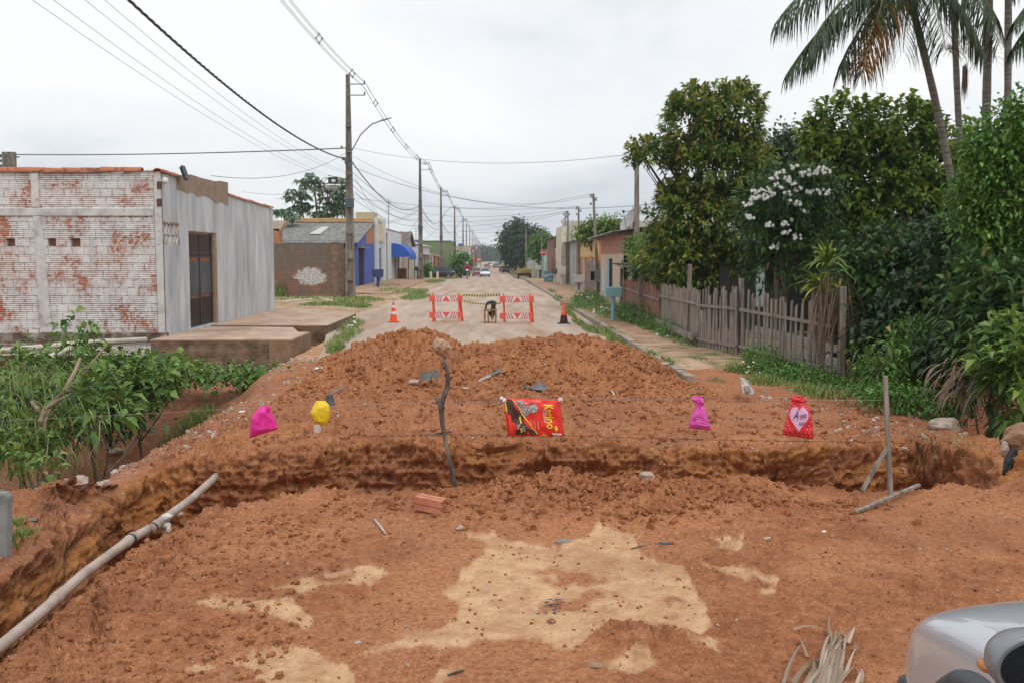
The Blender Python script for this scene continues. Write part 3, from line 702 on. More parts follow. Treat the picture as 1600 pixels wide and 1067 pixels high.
sheet('left_verge', soilm, lv, 30, 140)
def rv(s, t):
    y = 12.2+t*(112-12.2); x = 3.56+s*(7.5 if y < 20 else 5)
    z = .085+.02*math.sin(y*2.1)*math.sin(x*3)+rz(y)
    if y < 19.5: z -= .35*(19.5-y)
    if s > .999 or t < .001: z = -.5
    return (x, y, z)
sheet('right_verge', soilm, rv, 16, 160)
# right kerb and pavement slabs
kerbm = mk('worn_kerb', [(.20, .15, .11), (.34, .27, .21), (.42, .36, .30)], scale=4, detail=9, bump=.015, bscale=20, spots=((.12, .15, .06), 3, .55, .7))
rng = random.Random(8)
kb = MB(); y = 17.2
while y < 110:
    L_ = 1.0 if y < 50 else 4; z = rz(y)
    kb.box((3.42, y, -.2+z), (3.60, y+L_-.02, .105+z+rng.uniform(-.012, .012)), .012, rng); y += L_
tag(kb.build('kerb', kerbm, bevel=.012), kind='structure')
slabm = mk('old_pavement', [(.27, .15, .09), (.34, .21, .14), (.39, .29, .215)], scale=1.5, detail=9, bump=.01, bscale=22, spots=((.33, .17, .10), 1.2, .50, .66))
kb = MB(); y = 24.0
while y < 80:
    L_ = rng.uniform(1.1, 1.7) if y < 40 else rng.uniform(2, 3.2); z = rz(y); t_ = rng.uniform(-.02, .02)
    w_ = rng.uniform(4.3, 4.5) if y < 40 else 5.0
    kb.add([(3.62, y, .10+z), (w_, y, .10+z+t_), (w_, y+L_-.04, .125+z+t_), (3.62, y+L_-.04, .12+z), (3.62, y, -.1+z), (w_, y, -.1+z), (w_, y+L_-.04, -.1+z), (3.62, y+L_-.04, -.1+z)], [(0, 1, 2, 3), (4, 7, 6, 5), (0, 4, 5, 1), (1, 5, 6, 2), (2, 6, 7, 3), (3, 7, 4, 0)]); y += L_
tag(kb.build('pavement', slabm, bevel=.01), kind='structure')
# left pavement from 58 on
kb = MB()
for (a_, c_) in ((56, 64), (64.2, 76), (76.2, 90), (90.2, 112)):
    kb.add([(-8.9, a_, .2+rz(a_)), (-5.6, a_, .1+rz(a_)), (-5.6, c_, .1+rz(c_)), (-8.9, c_, .2+rz(c_)), (-8.9, a_, -.2), (-5.6, a_, -.2), (-5.6, c_, -.2+rz(c_)), (-8.9, c_, -.2+rz(c_))], [(0, 1, 2, 3), (0, 4, 5, 1), (1, 5, 6, 2), (2, 6, 7, 3), (3, 7, 4, 0)])
tag(kb.build('pavement', slabm), kind='structure')
# ------------------------------------------------------------ brown wall
rng = random.Random(11)
bwm = brickmat('weathered_brown_brick', white=False, bricks=((.24, .13, .09), (.36, .17, .11)), mortar=(.16, .125, .10), grooves=False, row=.14, wid=.3,
               cement=((.215, .17, .135), .335, .40, .055), blob=(-2.05+4.2-.35, 1.15, .78, .45))
bw_x0, bw_x1 = at(431, 450, 52)[0]-3.5, at(519, 450, 52)[0]
t = thing('brick_wall', 'low rough brown brick wall with a white paint blotch, behind the first street pole', 'wall', (bw_x0+3.5, 52, 0))
mb = MB(); mb.box((bw_x0, 52, -.2), (bw_x1, 52.15, at(480, 381, 52)[2])); wpart('wall', mb, bwm, t)
mb = MB(); mb.box((bw_x1, 51.96, -.2), (at(529, 450, 52)[0], 52.2, at(529, 379, 52)[2])); mb.box((at(529, 450, 52)[0], 51.99, -.2), (at(538, 450, 52)[0], 52.2, at(538, 380, 52)[2])); wpart('pier', mb, mk('brown_pier', [(.17, .11, .075), (.28, .19, .13)], scale=4, bump=.02, detail=8), t)
t = thing('gate_post', 'flaking white post with dark scribbles between the brown wall and the first street pole', 'post', (at(541, 457, 52.3)[0], 52.3, 0))
mb = MB(); mb.box((at(538, 457, 52.3)[0], 52.2, -.1), (at(544.5, 457, 52.3)[0], 52.5, at(541, 389, 52.3)[2])); wpart('post', mb, mk('flaked_white', [(.35, .29, .23), (.6, .57, .52)], scale=5), t)
mb = MB()
for (a_, b_) in (((539.5, 414), (542.5, 418)), ((542.5, 414), (540, 420)), ((540, 424), (543, 422)), ((540, 424), (542.5, 430)), ((540, 434), (543, 438)), ((543, 434), (540, 441))):
    mb.bar(at(*a_, 52.192), at(*b_, 52.192), .035, .006, up=(0, 1, 0))
wpart('scribble', mb, M_iron, t)
# ------------------------------------------------------------ corrugated roofs
def corrugated(A, B, Cc, D_, n=40, amp=.025, th=.012):
    """A-B eave, D-C ridge"""
    A, B, Cc, D_ = map(Vector, (A, B, Cc, D_)); mb = MB(); nrm = (B-A).cross(D_-A).normalized()
    if nrm.z < 0: nrm = -nrm
    vs = []; m_ = n*4
    for i in range(m_+1):
        t = i/m_; w = math.sin(2*math.pi*n*t)*amp
        e, r = A.lerp(B, t)+nrm*w, D_.lerp(Cc, t)+nrm*w
        vs += [e, r, e-nrm*th, r-nrm*th]
    fs = []
    for i in range(m_): a = i*4; fs += [(a, a+1, a+5, a+4), (a+2, a+6, a+7, a+3), (a, a+4, a+6, a+2), (a+1, a+3, a+7, a+5)]
    return mb.add(vs, fs)
M_asb = mk('grey_corrugated_sheet', [(.12, .115, .11), (.24, .235, .225), (.33, .32, .31)], scale=2.5, detail=8, rough=.9, spots=((.08, .075, .07), 4, .52, .66))
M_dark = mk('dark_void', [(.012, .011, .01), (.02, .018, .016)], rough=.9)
M_glass = plain('window_glass', (.05, .06, .07), .12)
M_wood = mk('grey_weathered_wood', [(.13, .105, .085), (.25, .21, .175), (.34, .30, .26)], scale=3, detail=9, stretch=(5, 5, .5), bump=.004, bscale=20)
M_redwood = mk('reddish_planks', [(.14, .065, .045), (.26, .13, .095), (.32, .20, .16)], scale=3, detail=9, stretch=(5, 5, .5), bump=.004)
def paint(name, c, dirt=(.30, .22, .16), amt=.60):
    return mk(name, [tuple(x*.86 for x in c), c], scale=1.5, detail=7, rough=.8, bump=.004, spots=(tuple(.5*a+.5*b for a, b in zip(c, dirt)), 1.6, amt-.06, amt+.12))
# blue house
BLUE = paint('blue_paint', (.075, .12, .42)); 
d0, d1 = 68.3, 78; ux = -9.0
t = thing('blue_house', 'cobalt blue house with grey corrugated roof and bare orange gable behind the first pole', 'house', (ux, d0, .1))
ze, zp = at(560, 379, d0)[2], at(586, 349, d1)[2]
mb = MB(); panel(mb, (ux, d0, .0), (0, 1, 0), (0, 0, 1), d1-d0, ze, [(.6, 0, 3.6, 2.75)], .15)
mb.prism([(ux, d0, ze), (ux, d0+5.0, ze), (ux, d0+5.0, ze+(zp-ze)*.5)], (-.15, 0, 0)); wpart('front_wall', mb, BLUE, t)
mb = MB(); mb.prism([(ux, d0+5.0, ze), (ux, d1, ze), (ux, d1, zp), (ux, d0+5.0, ze+(zp-ze)*.5)], (-.15, 0, 0)); wpart('bare_gable', mb, mk('orange_brick', [(.36, .14, .07), (.46, .22, .13)], scale=5, bump=.01), t)
mb = MB(); mb.box((ux-.12, d0+.62, .02), (ux-.06, d0+3.58, 2.7)); wpart('door', mb, M_dark, t)
mb = MB(); mb.box((ux+.0, d0+.3, 2.78), (ux+.25, d0+4.6, 2.88)); wpart('door_canopy', mb, M_wood, t)
rx = at(437, 378, d0)[0]
mb = MB(); mb.box((rx, d0+.1, .0), (ux-.15, d0+.25, ze-.45)); wpart('back_wall', mb, mk('sooty_brick', [(.12, .07, .05), (.3, .2, .15)], scale=6), t)
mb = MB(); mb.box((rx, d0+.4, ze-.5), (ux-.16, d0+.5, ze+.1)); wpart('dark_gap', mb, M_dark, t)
mb = corrugated((rx, d0-.4, ze-.05), (ux+.1, d0-.4, ze-.05), (ux+.1, d1, zp+.02), (at(447, 345, d1)[0], d1, zp+.02), 34, .03); wpart('roof', mb, M_asb, t)
mb = MB(); tile_row(mb, (at(447, 345, d1)[0], d1, zp), (ux, d1, zp), .12, .5); wpart('ridge', mb, mk('dark_ridge', [(.14, .08, .06)]), t)
mb = MB(); mb.add([at(482, 364, d0+3.3), at(500, 365, d0+3.2), at(515, 353, d0+7), at(503, 352, d0+7)], [(0, 1, 2, 3)]); 
for i, v in enumerate(mb.v): mb.v[i] = (v[0], v[1], ze-.05+(zp-ze+.07)*(v[1]-d0+.4)/(d1-d0+.4)+.07)
mb.v += [(x, y, z-.02) for x, y, z in mb.v[:4]]; mb.f.append((7, 6, 5, 4)); mb.m.append(0)
wpart('roof_patch', mb, plain('pale_patch', (.5, .5, .48), .8), t)
# cream annex left (brick + tan)
t = thing('brick_annex', 'low annex with a tan roof edge and orange brick just beyond the grey house', 'house', (-15.3, 66, .1))
mb = MB(); mb.box((at(420, 400, 66)[0], 66, 0), (at(437, 400, 66)[0], 67, at(430, 358, 66)[2])); wpart('wall', mb, mk('orange_brick', []), t)
mb = MB(); a_ = at(420, 345, 66); c_ = at(447, 345, 66); e_ = at(436, 362, 66); g_ = at(420, 358, 66); mb.prism([a_, c_, e_, g_], (0, 1.2, 0)); wpart('roof', mb, paint('tan_paint', (.55, .46, .36)), t)
# water tank block behind
t = thing('water_tank_block', 'cream stained square wall rising behind the grey corrugated roof', 'building', (at(570, 350, 86)[0], 86, 3))
mb = MB(); mb.box((at(556, 350, 86)[0], 86, .0), (at(583.5, 350, 86)[0], 89, at(570, 332, 86)[2])); wpart('wall', mb, paint('cream_stained', (.52, .46, .31), amt=.55), t)
mb = MB(); mb.box((at(545, 350, 85)[0], 85.0, 3.6), (at(584, 350, 85)[0], 85.9, at(570, 349, 85)[2])); wpart('white_roof', mb, plain('white_sheet', (.75, .76, .77), .6), t)
# ------------------------------------------------------------ generic street houses
def house(name, lab, side, u, d0, d1, h, deep, col, openings=(), roof='flat', roofm=None, near_cols=None, rise=1.0, gz_=None, over=.35):
    zb = rz((d0+d1)/2)+.05 if gz_ is None else gz_
    t = thing(name, lab, 'house', (u, (d0+d1)/2, zb)); nx = side
    O = (u, d0, zb) if side < 0 else (u, d1, zb); U = (0, 1, 0) if side < 0 else (0, -1, 0)
    hol = []
    for (a, b_, z0, z1, k) in openings:   # a..b measured from near end
        hol.append((a, z0, b_, z1) if side < 0 else (d1-d0-b_, z0, d1-d0-a, z1))
    mb = MB(); panel(mb, O, U, (0, 0, 1), d1-d0, h, hol, .15); wpart('front_wall', mb, col, t)
    ue = u+side*deep
    mb = MB(); mb.box((min(u+side*.15, ue), d0+.002, zb-.3), (max(u+side*.15, ue), d0+.15, zb+h-.002)); mb.box((min(u+side*.15, ue), d1-.15, zb-.3), (max(u+side*.15, ue), d1, zb+h-.002)); mb.box((min(ue, ue-side*.15), d0+.15, zb-.3), (max(ue, ue-side*.15), d1-.15, zb+h-.002))
    wpart('side_wall', mb, near_cols or col, t)
    for (a, b_, z0, z1, k) in openings:
        mb = MB(); xa = u+side*.08; mb.box((min(xa, xa+side*.04), d0+a+.002, zb+z0), (max(xa, xa+side*.04), d0+b_-.002, zb+z1))
        o = wpart('door' if z0 < .3 else 'window', mb, k, t)
        if z0 > .3 and d0 < 90:
            mb = MB()
            for q in (a, (a+b_)/2-.02, b_-.04): mb.box((min(u+side*.04, u+side*.075), d0+q, zb+z0), (max(u+side*.04, u+side*.075), d0+q+.04, zb+z1))
            q = mb.build('frame', M_white, None, base=Vector(t.location)); q.parent = o; q.location = (0, 0, 0)
    rm = roofm or M_asb
    if roof == 'shed':     # slopes down to the street
        mb = corrugated((u-side*over, d0-.2, zb+h+.02), (u-side*over, d1+.2, zb+h+.02), (ue, d1+.2, zb+h+rise), (ue, d0-.2, zb+h+rise), max(6, int((d1-d0)*1.2)), .03); wpart('roof', mb, rm, t)
        mb = MB(); mb.prism([(u+side*.02, d0+.01, zb+h), (ue, d0+.01, zb+h), (ue, d0+.01, zb+h+rise-.05)], (0, .14, 0)); wpart('gable', mb, near_cols or col, t)
    elif roof == 'gable':  # ridge along street
        um = (u+ue)/2
        for (s0, s1) in ((u-side*over, um), (ue+side*over, um)):
            mb = corrugated((s0, d0-.2, zb+h), (s0, d1+.2, zb+h), (s1, d1+.2, zb+h+rise), (s1, d0-.2, zb+h+rise), max(6, int((d1-d0)*1.2)), .03); wpart('roof', mb, rm, t)
        mb = MB(); mb.prism([(u, d0+.01, zb+h), (ue, d0+.01, zb+h), (um, d0+.01, zb+h+rise-.05)], (0, .14, 0)); wpart('gable', mb, near_cols or col, t)
    elif roof == 'cross':  # ridge across, facing camera slope
        dm = (d0+d1)/2
        mb = corrugated((u-side*over, d0-.3, zb+h), (ue, d0-.3, zb+h), (ue, dm, zb+h+rise), (u-side*over, dm, zb+h+rise), max(6, int(deep*1.2)), .03); wpart('roof', mb, rm, t)
        mb = corrugated((u-side*over, d1+.3, zb+h), (ue, d1+.3, zb+h), (ue, dm, zb+h+rise), (u-side*over, dm, zb+h+rise), max(6, int(deep*1.2)), .03); wpart('roof', mb, rm, t)
        mb = MB(); mb.prism([(u+side*.005, d0, zb+h), (u+side*.005, dm, zb+h+rise-.05), (u+side*.005, d1, zb+h)], (side*.12, 0, 0)); wpart('gable', mb, col, t)
    else:
        mb = MB(); mb.box((min(u, ue)-.03, d0-.03, zb+h+.002), (max(u, ue)+.03, d1+.03, zb+h+.10)); wpart('parapet', mb, near_cols or col, t)
    return t
WH = paint('white_paint', (.70, .71, .71), amt=.64); LB = paint('pale_blue_paint', (.42, .60, .68)); BG = paint('beige_paint', (.52, .45, .36)); PK = paint('pink_paint', (.62, .42, .36)); GR = paint('grey_paint', (.42, .42, .41), amt=.56)
MINT = paint('mint_paint', (.50, .72, .64)); ORG = paint('orange_paint', (.62, .22, .09), amt=.56); YEL = paint('peach_yellow', (.72, .48, .22), amt=.58); GREEN = mk('olive_green_cladding', [(.16, .20, .09), (.21, .26, .12)], scale=2, stretch=(3, 3, 1)); RED = plain('red_panel', (.6, .06, .05), .6); BRK = mk('orange_brick', [])
BR_D = mk('brown_door', [(.13, .07, .05), (.18, .10, .07)], scale=4); CREAM = paint('cream_wall', (.58, .46, .33), amt=.60); TAN = paint('tan_paint', [])
t = house('house_front', 'narrow pale blue shop front with a yellowed top and white pillars beside the blue house', -1, -8.95, 78.1, 84.5, 5.0, 6, LB, [(3.2, 4.9, .1, 2.8, BR_D)], near_cols=YEL)
mb = MB(); mb.box((-8.94, 78.05, 0), (-8.70, 78.6, 5.15)); wpart('pillar', mb, WH, t)
mb = MB(); mb.box((-8.94, 83.6, 0), (-8.7, 84.6, 5.3)); wpart('pillar', mb, WH, t)
mb = MB(); mb.box((-8.93, 78.65, 3.4), (-8.86, 83.5, 4.9)); mb.box((-8.93, 78.65, 4.96), (-8.8, 82, 5.25)); wpart('sign_panel', mb, paint('faded_yellow', (.66, .58, .40), amt=.55), t)
t = house('white_house', 'white house with a cobalt blue awning over its door on the left side', -1, -8.9, 86.2, 101, 4.5, 7, WH, [(.2, 1.6, .1, 4.2, M_dark), (8, 9.3, .1, 2.7, BR_D), (11, 12.5, .9, 2.2, M_glass)], near_cols=BRK)
mb = MB(); n = 10; a0 = 91.0
for s_ in range(2):
    for i in range(n+1):
        a_ = math.pi/2*i/n; x = -8.88+1.6*math.sin(a_); z = 2.15+1.25*math.cos(a_)
        mb.v.append((x, a0 if s_ == 0 else 99.5, z))
mb.f += [(i, n+1+i, n+2+i, i+1) for i in range(n)]; mb.m += [0]*n
mb.add([(-8.88+1.6*math.sin(math.pi/2*i/n), a0, 2.15+1.25*math.cos(math.pi/2*i/n)) for i in range(n+1)]+[(-8.88, a0, 2.15)], [tuple(range(n+2))])
mb.box((-7.3, a0, 1.9), (-7.27, 99.5, 2.16)); aw = wpart('awning', mb, plain('blue_canvas', (.02, .10, .48), .7), t)
mb = MB(); mb.bar((-7.4, 91.1, .1), (-7.4, 91.1, 2.1), .07); wpart('awning_post', mb, M_iron, t); mb = MB(); mb.bar((-7.4, 98.8, .1), (-7.4, 98.8, 2.1), .07); wpart('awning_post', mb, M_iron, t)
house('beige_house', 'beige house with a dark tiled roof just past the blue awning', -1, -8.6, 102, 112, 3.4, 8, BG, [(1, 2, .1, 2.2, BR_D), (4, 5.5, 1, 2.1, M_glass)], 'cross', mk('dark_tile_roof', [(.10, .085, .08), (.2, .17, .15)], scale=3), rise=1.6)
t = house('white_house', 'larger plain white house with a small window past the blue awning', -1, -7.9, 113, 132, 3.9, 9, WH, [(2, 3.4, .1, 2.3, GR), (8, 9.5, 1.2, 2.4, M_glass)], 'gable', BG, rise=1.4)
wr = random.Random(4)
cols_l = [(TAN, 'tan'), (WH, 'white'), (BRK, 'bare brick'), (PK, 'pink'), (BG, 'beige'), (GR, 'grey'), (LB, 'pale blue'), (WH, 'white'), (TAN, 'tan'), (PK, 'pink'), (GR, 'grey'), (BG, 'beige')]
y = 134
rel = ['with a flat front beyond the white gabled house', 'behind the fourth street pole', 'with an open porch by the round shrub', 'beside the tall street poles', 'before the red shop banner', 'behind the red shop banner', 'past the red shop banner', 'half way down the row of poles', 'small in the distance behind the cars', 'far down the left side', 'farther down near the end of the street', 'at the far end on the left']
for i, (m_, cn) in enumerate(cols_l):
    L_ = wr.uniform(12, 20)*(1 if i < 6 else 2.4); h = wr.uniform(3.1, 4.3)+(1.5 if i in (4, 5, 9) else 0)
    house('street_house', '%s single storey house %s on the left' % (cn, rel[i]), -1, -7.8-wr.uniform(0, 1.4), y, y+L_, h, 8, m_, [(1.5, 2.6, .1, 2.3, M_dark if i % 2 else BR_D), (5, 7, 1, 2.2, M_glass), (9, 10.2, .1, 2.4, GR)], ['flat', 'shed', 'gable', 'flat'][i % 4], [M_asb, M_tile][i % 2], rise=1.1)
    y += L_+wr.uniform(.5, 3)
t = thing('green_building', 'large windowless olive green building standing behind the left houses', 'building', (-14, 175, -1))
mb = MB(); mb.box((at(650, 400, 175)[0], 175, -1.2), (at(705.5, 400, 175)[0], 200, at(690, 377, 175)[2])); wpart('wall', mb, GREEN, t)
mb = MB(); mb.box((at(648, 400, 174)[0], 174, 3.5), (at(658, 400, 174)[0], 175, at(655, 375, 174)[2])); wpart('blue_panel', mb, BLUE, t)
mb = MB(); mb.box((at(705.7, 400, 175)[0]-.05, 174.9, at(690, 377, 175)[2]), (at(650, 400, 175)[0], 200.1, at(690, 376.4, 175)[2])); wpart('coping', mb, GREEN, t)
t = thing('tan_building', 'tall tan two storey block with a blue roof sign between the third and fifth poles', 'building', (-9.5, 230, -1))
mb = MB(); mb.box((at(713, 400, 230)[0], 230, -1.2), (at(734, 400, 230)[0], 250, at(720, 384, 230)[2])); wpart('wall', mb, TAN, t)
mb = MB(); mb.box((at(716, 400, 230)[0], 229.8, at(720, 384, 230)[2]), (at(724, 400, 230)[0], 231, at(720, 381, 230)[2])); wpart('roof_box', mb, BLUE, t)
mb = MB(); mb.box((at(713, 400, 229.9)[0], 229.85, at(720, 397, 230)[2]), (at(734, 400, 230)[0], 229.95, at(720, 395, 230)[2])); wpart('band', mb, WH, t)
def signboard(name, lab, x0, y0, x1, y1, d, mat, pole=None):
    a_ = at(x0, y1, d); c_ = at(x1, y0, d); t = thing(name, lab, 'sign', ((a_[0]+c_[0])/2, d, rz(d)))
    mb = MB(); mb.box((a_[0], d, a_[2]), (c_[0], d+.25, c_[2])); wpart('panel', mb, mat, t)
    mb = MB(); 
    for q in (a_[0]+.1, c_[0]-.1): mb.bar((q, d+.3, rz(d)), (q, d+.3, c_[2]), .1)
    wpart('post', mb, M_iron, t); return t, a_, c_
t, a_, c_ = signboard('shop_sign', 'bright red shop banner with white lettering low on the left side', 738, 403, 752, 409, 215, RED)
mb = MB(); mb.box((a_[0]+1.1, 214.9, a_[2]+.2), (c_[0]-.15, 214.98, a_[2]+.55)); wpart('lettering', mb, WH, t)
signboard('shop_sign', 'dark blue upright shop sign between the fourth and fifth poles', 725.5, 394, 731, 404, 190, plain('deep_blue', (.03, .05, .4), .5))
t, a_, c_ = signboard('shop_sign', 'brownish red square sign above the houses on the left', 736, 384, 744, 391, 210, mk('dull_red', [(.30, .10, .09), (.42, .22, .2)], scale=2))
# ------------------------------------------------------------ right side houses
# cream gatehouse
d0, d1 = 39.3, 47.5; u = 5.3
t = thing('cream_house', 'cream rendered wall with raw brick top and narrow blue shutter, behind the pale blue bin', 'house', (u, d0, .1))
zb_ = 2.28
mb = MB(); panel(mb, (u, d1, 0), (0, -1, 0), (0, 0, 1), d1-d0, zb_, [(2.5, .75, 4.55, 2.1)], .15); panel(mb, (u, d0, 0), (1, 0, 0), (0, 0, 1), .9, 2.2, [], .15); panel(mb, (u+.45, d0-.6, 0), (1, 0, 0), (0, 0, 1), .35, 1.75, [], .5)
wpart('rendered_wall', mb, CREAM, t)
mb = MB(); panel(mb, (u-.005, d1, zb_+.002), (0, -1, 0), (0, 0, 1), d1-d0, .85, [], .15); mb.box((u+.146, d0, zb_+.002), (u+.4, d0+.15, zb_+.85)); wpart('brick_band', mb, brickmat('raw_brick_band', white=False, axis='y', bricks=((.40, .17, .11), (.48, .24, .17)), mortar=(.42, .34, .28), grooves=False, row=.085, wid=.2), t)
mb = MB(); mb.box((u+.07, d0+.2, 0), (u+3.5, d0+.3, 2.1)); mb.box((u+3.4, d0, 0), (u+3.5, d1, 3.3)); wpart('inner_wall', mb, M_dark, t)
mb = MB(); yw = d1-4.55
mb.box((u-.012, yw+1.15, .78), (u+.10, yw+2.02, 2.08)); s_ = wpart('shutter', mb, plain('blue_shutter', (.22, .42, .52), .6), t)
mb = MB(); mb.box((u+.004, yw+.02, .78), (u+.13, yw+1.14, 2.08)); wpart('window_gap', mb, M_dark, t)
mb = MB(); mb.box((u-.03, d1-1.9, .6), (u-.002, d1-1.0, 1.6)); wpart('meter_cover', mb, plain('pale_blue_plate', (.5, .6, .62), .5), t)
mb = MB()
for i in range(14): mb.bar((u+.45+i*.16, d0+.07, 2.2), (u+.45+i*.16, d0+.07, 3.1), .02)
mb.bar((u+.4, d0+.07, 3.12), (u+2.8, d0+.07, 3.12), .04); wpart('grille', mb, M_iron, t)
mb = corrugated((u-.6, d1+.6, 3.02), (u-.6, d0-.5, 3.12), (u+3.5, d0-.5, 3.75), (u+3.5, d1+.6, 3.65), 9, .03, .02); wpart('roof', mb, M_asb, t)
for q in np.linspace(d0, d1, 6): mb = MB(); mb.bar((u-.5, q, 3.0), (u+1.5, q, 3.28), .08); wpart('rafter', mb, M_wood, t)
# plank fence beyond the cream house
def plank_fence(name, lab, pts, hfun, wid, gap, mat, rng, thick=.02, rails=True, lean=.03, postm=None, zoff=0):
    t = thing(name, lab, 'fence', (pts[0][0], pts[0][1], 0))
    pk = MB(); rl = MB(); tot = 0
    for (a, c) in zip(pts[:-1], pts[1:]):
        a_, c_ = Vector((a[0], a[1], 0)), Vector((c[0], c[1], 0)); L_ = (c_-a_).length; d = (c_-a_)/L_; s = 0
        while s < L_-.02:
            p = a_+d*s; zb = max(gz(p.x, p.y, .08), -.3)+zoff; w = wid*rng.uniform(.75, 1.2); h = hfun(tot+s, rng)
            if rng.random() > .03:
                off = Vector((rng.uniform(-lean, lean), 0, 0))*1.0+d*rng.uniform(-lean, lean)
                b0 = p+Vector((0, 0, zb-.15)); t0 = p+off+Vector((0, 0, zb+h)); n = d.cross(Vector((0, 0, 1)))*thick/2; e = d*w/2
                pt = rng.choice([0, 0, .04, .08])
                pk.add([b0-e-n, b0+e-n, b0+e+n, b0-e+n, t0-e-n-Vector((0, 0, pt)), t0+e-n, t0+e+n, t0-e+n-Vector((0, 0, pt))], [(3, 2, 1, 0), (4, 5, 6, 7), (0, 1, 5, 4), (1, 2, 6, 5), (2, 3, 7, 6), (3, 0, 4, 7)])
            s += w+gap*rng.uniform(.5, 1.5)
        if rails:
            for f in (.22, .80):
                h = hfun(tot+L_/2, random.Random(1))
                n = d.cross(Vector((0, 0, 1)))*(.04)
                z0 = max(gz(a_.x, a_.y, .08), -.3)+zoff; z1 = max(gz(c_.x, c_.y, .08), -.3)+zoff
                rl.bar(a_+n+Vector((0, 0, z0+h*f)), c_+n+Vector((0, 0, z1+h*f)), .035, .06)
        tot += L_
    wpart('pickets', pk, mat, t)
    if rails: wpart('rail', rl, postm or mat, t)
    return t
rng = random.Random(21)
plank_fence('plank_fence', 'short grey plank fence between the orange house and the cream house', [(5.35, 47.9), (5.6, 57.5)], lambda s, r: 1.55+r.uniform(-.15, .35), .16, .01, M_wood, rng, zoff=.1)
house('orange_house', 'orange and peach house with peeling plaster and sagging sheet roof on the right', 1, 6.4, 58.5, 70, 3.05, 7, ORG, [(3, 4.2, .9, 2.0, M_dark)], 'shed', M_asb, near_cols=YEL, rise=.8, gz_=.1)
t = bpy.data.objects['orange_house']
mb = MB(); mb.box((6.36, 58.45, 2.15), (6.399, 70.02, 3.14)); wpart('fascia', mb, YEL, t)
mb = MB(); mb.box((6.30, 66.0, .1), (6.395, 67.2, 2.1)); wpart('bare_patch', mb, GR, t)
house('grey_house', 'grey stained house front with a tall dark doorway next to the orange house', 1, 6.1, 70.2, 80, 3.15, 7, GR, [(5.5, 8.5, .1, 2.9, mk('grey_shutter', [(.14, .14, .15), (.2, .2, .21)], scale=3, stretch=(1, 6, 1))), (1.5, 2.4, .8, 2.2, M_glass)], 'shed', M_asb, rise=.8, near_cols=TAN, gz_=.1)
t = house('white_house', 'narrow white house with raw brick pillar and mossy tile edge before the mint one', 1, 6.4, 81, 90, 3.9, 7, BRK, [(1, 1.9, .9, 2.3, M_glass)], 'flat', near_cols=paint('stained_cream', (.66, .62, .48), amt=.53), gz_=.05)
mb = MB(); mb.box((6.3, 80.9, 0), (6.395, 83, 4.0)); wpart('pillar', mb, WH, t)
t = thing('tiled_roof_house', 'old house with a steep brown tile roof rising behind the right hand houses', 'house', (12, 78, 0))
mb = MB(); mb.box((at(877, 380, 78)[0], 78, 0), (at(884.5, 380, 78)[0], 84, at(880, 354, 78)[2])); wpart('tower_wall', mb, paint('stained_cream', []), t)
mb = MB(); mb.box((at(884.5, 380, 78)[0], 78.2, 0), (20, 84, at(890, 376, 78)[2])); wpart('wall', mb, TAN, t)
mb = corrugated((at(884.6, 380, 78)[0], 78, at(890, 376, 78)[2]), (20, 78, at(890, 376, 78)[2]), (20, 84, at(900, 359, 78)[2]+.9), (at(884.6, 380, 78)[0], 84, at(900, 359, 78)[2]+.9), 30, .05); wpart('roof', mb, mk('old_brown_tiles', [(.20, .16, .13), (.38, .33, .29)], scale=5, stretch=(4, 1, 1)), t)
t = house('mint_house', 'mint green house with a small railing and mossy top behind the teal signboard', 1, 6.9, 90.5, 103, 3.1, 8, MINT, [(6, 7, 1, 2, M_glass)], 'cross', mk('old_brown_tiles', []), near_cols=MINT, rise=1.8)
mb = MB()
for i in range(9): mb.bar((6.8, 91+i*.6, 1.0), (6.8, 91+i*.6, 1.9), .05)
mb.bar((6.8, 91, 1.9), (6.8, 96, 1.9), .06); wpart('railing', mb, M_iron, t)
t = house('brown_house', 'tall narrow brown walled house behind the stop sign', 1, 6.7, 104, 116, 4.4, 7, mk('brown_wall_paint', [(.22, .11, .08), (.30, .17, .12)], scale=2), [(2, 3, .1, 2.4, M_dark)], 'gable', M_asb, near_cols=PK, rise=.8)
cols_r = [(MINT, 'small green'), (GR, 'grey'), (BG, 'beige'), (PK, 'pink'), (WH, 'white'), (BRK, 'bare brick'), (TAN, 'tan'), (GR, 'grey'), (BG, 'beige')]
rel = ['beyond the stop sign', 'with a porch behind the rusty trailer', 'under the big round tree', 'past the big round tree', 'small in the distance', 'farther down beyond the dark car', 'far down the street', 'near the end of the street', 'at the far end of the street']
y = 118; wr = random.Random(9)
for i, (m_, cn) in enumerate(cols_r):
    L_ = wr.uniform(11, 18)*(1 if i < 4 else 2.6); h = wr.uniform(2.9, 3.8)
    house('street_house', '%s single storey house %s on the right' % (cn, rel[i]), 1, 6.8+wr.uniform(0, 1.4), y, y+L_, h, 8, m_, [(1.5, 2.6, .1, 2.3, BR_D if i % 2 else M_dark), (5, 7, 1, 2.2, M_glass)], ['gable', 'shed', 'cross'][i % 3], [M_asb, M_tile][i % 2], rise=1.2)
    y += L_+wr.uniform(.5, 3)
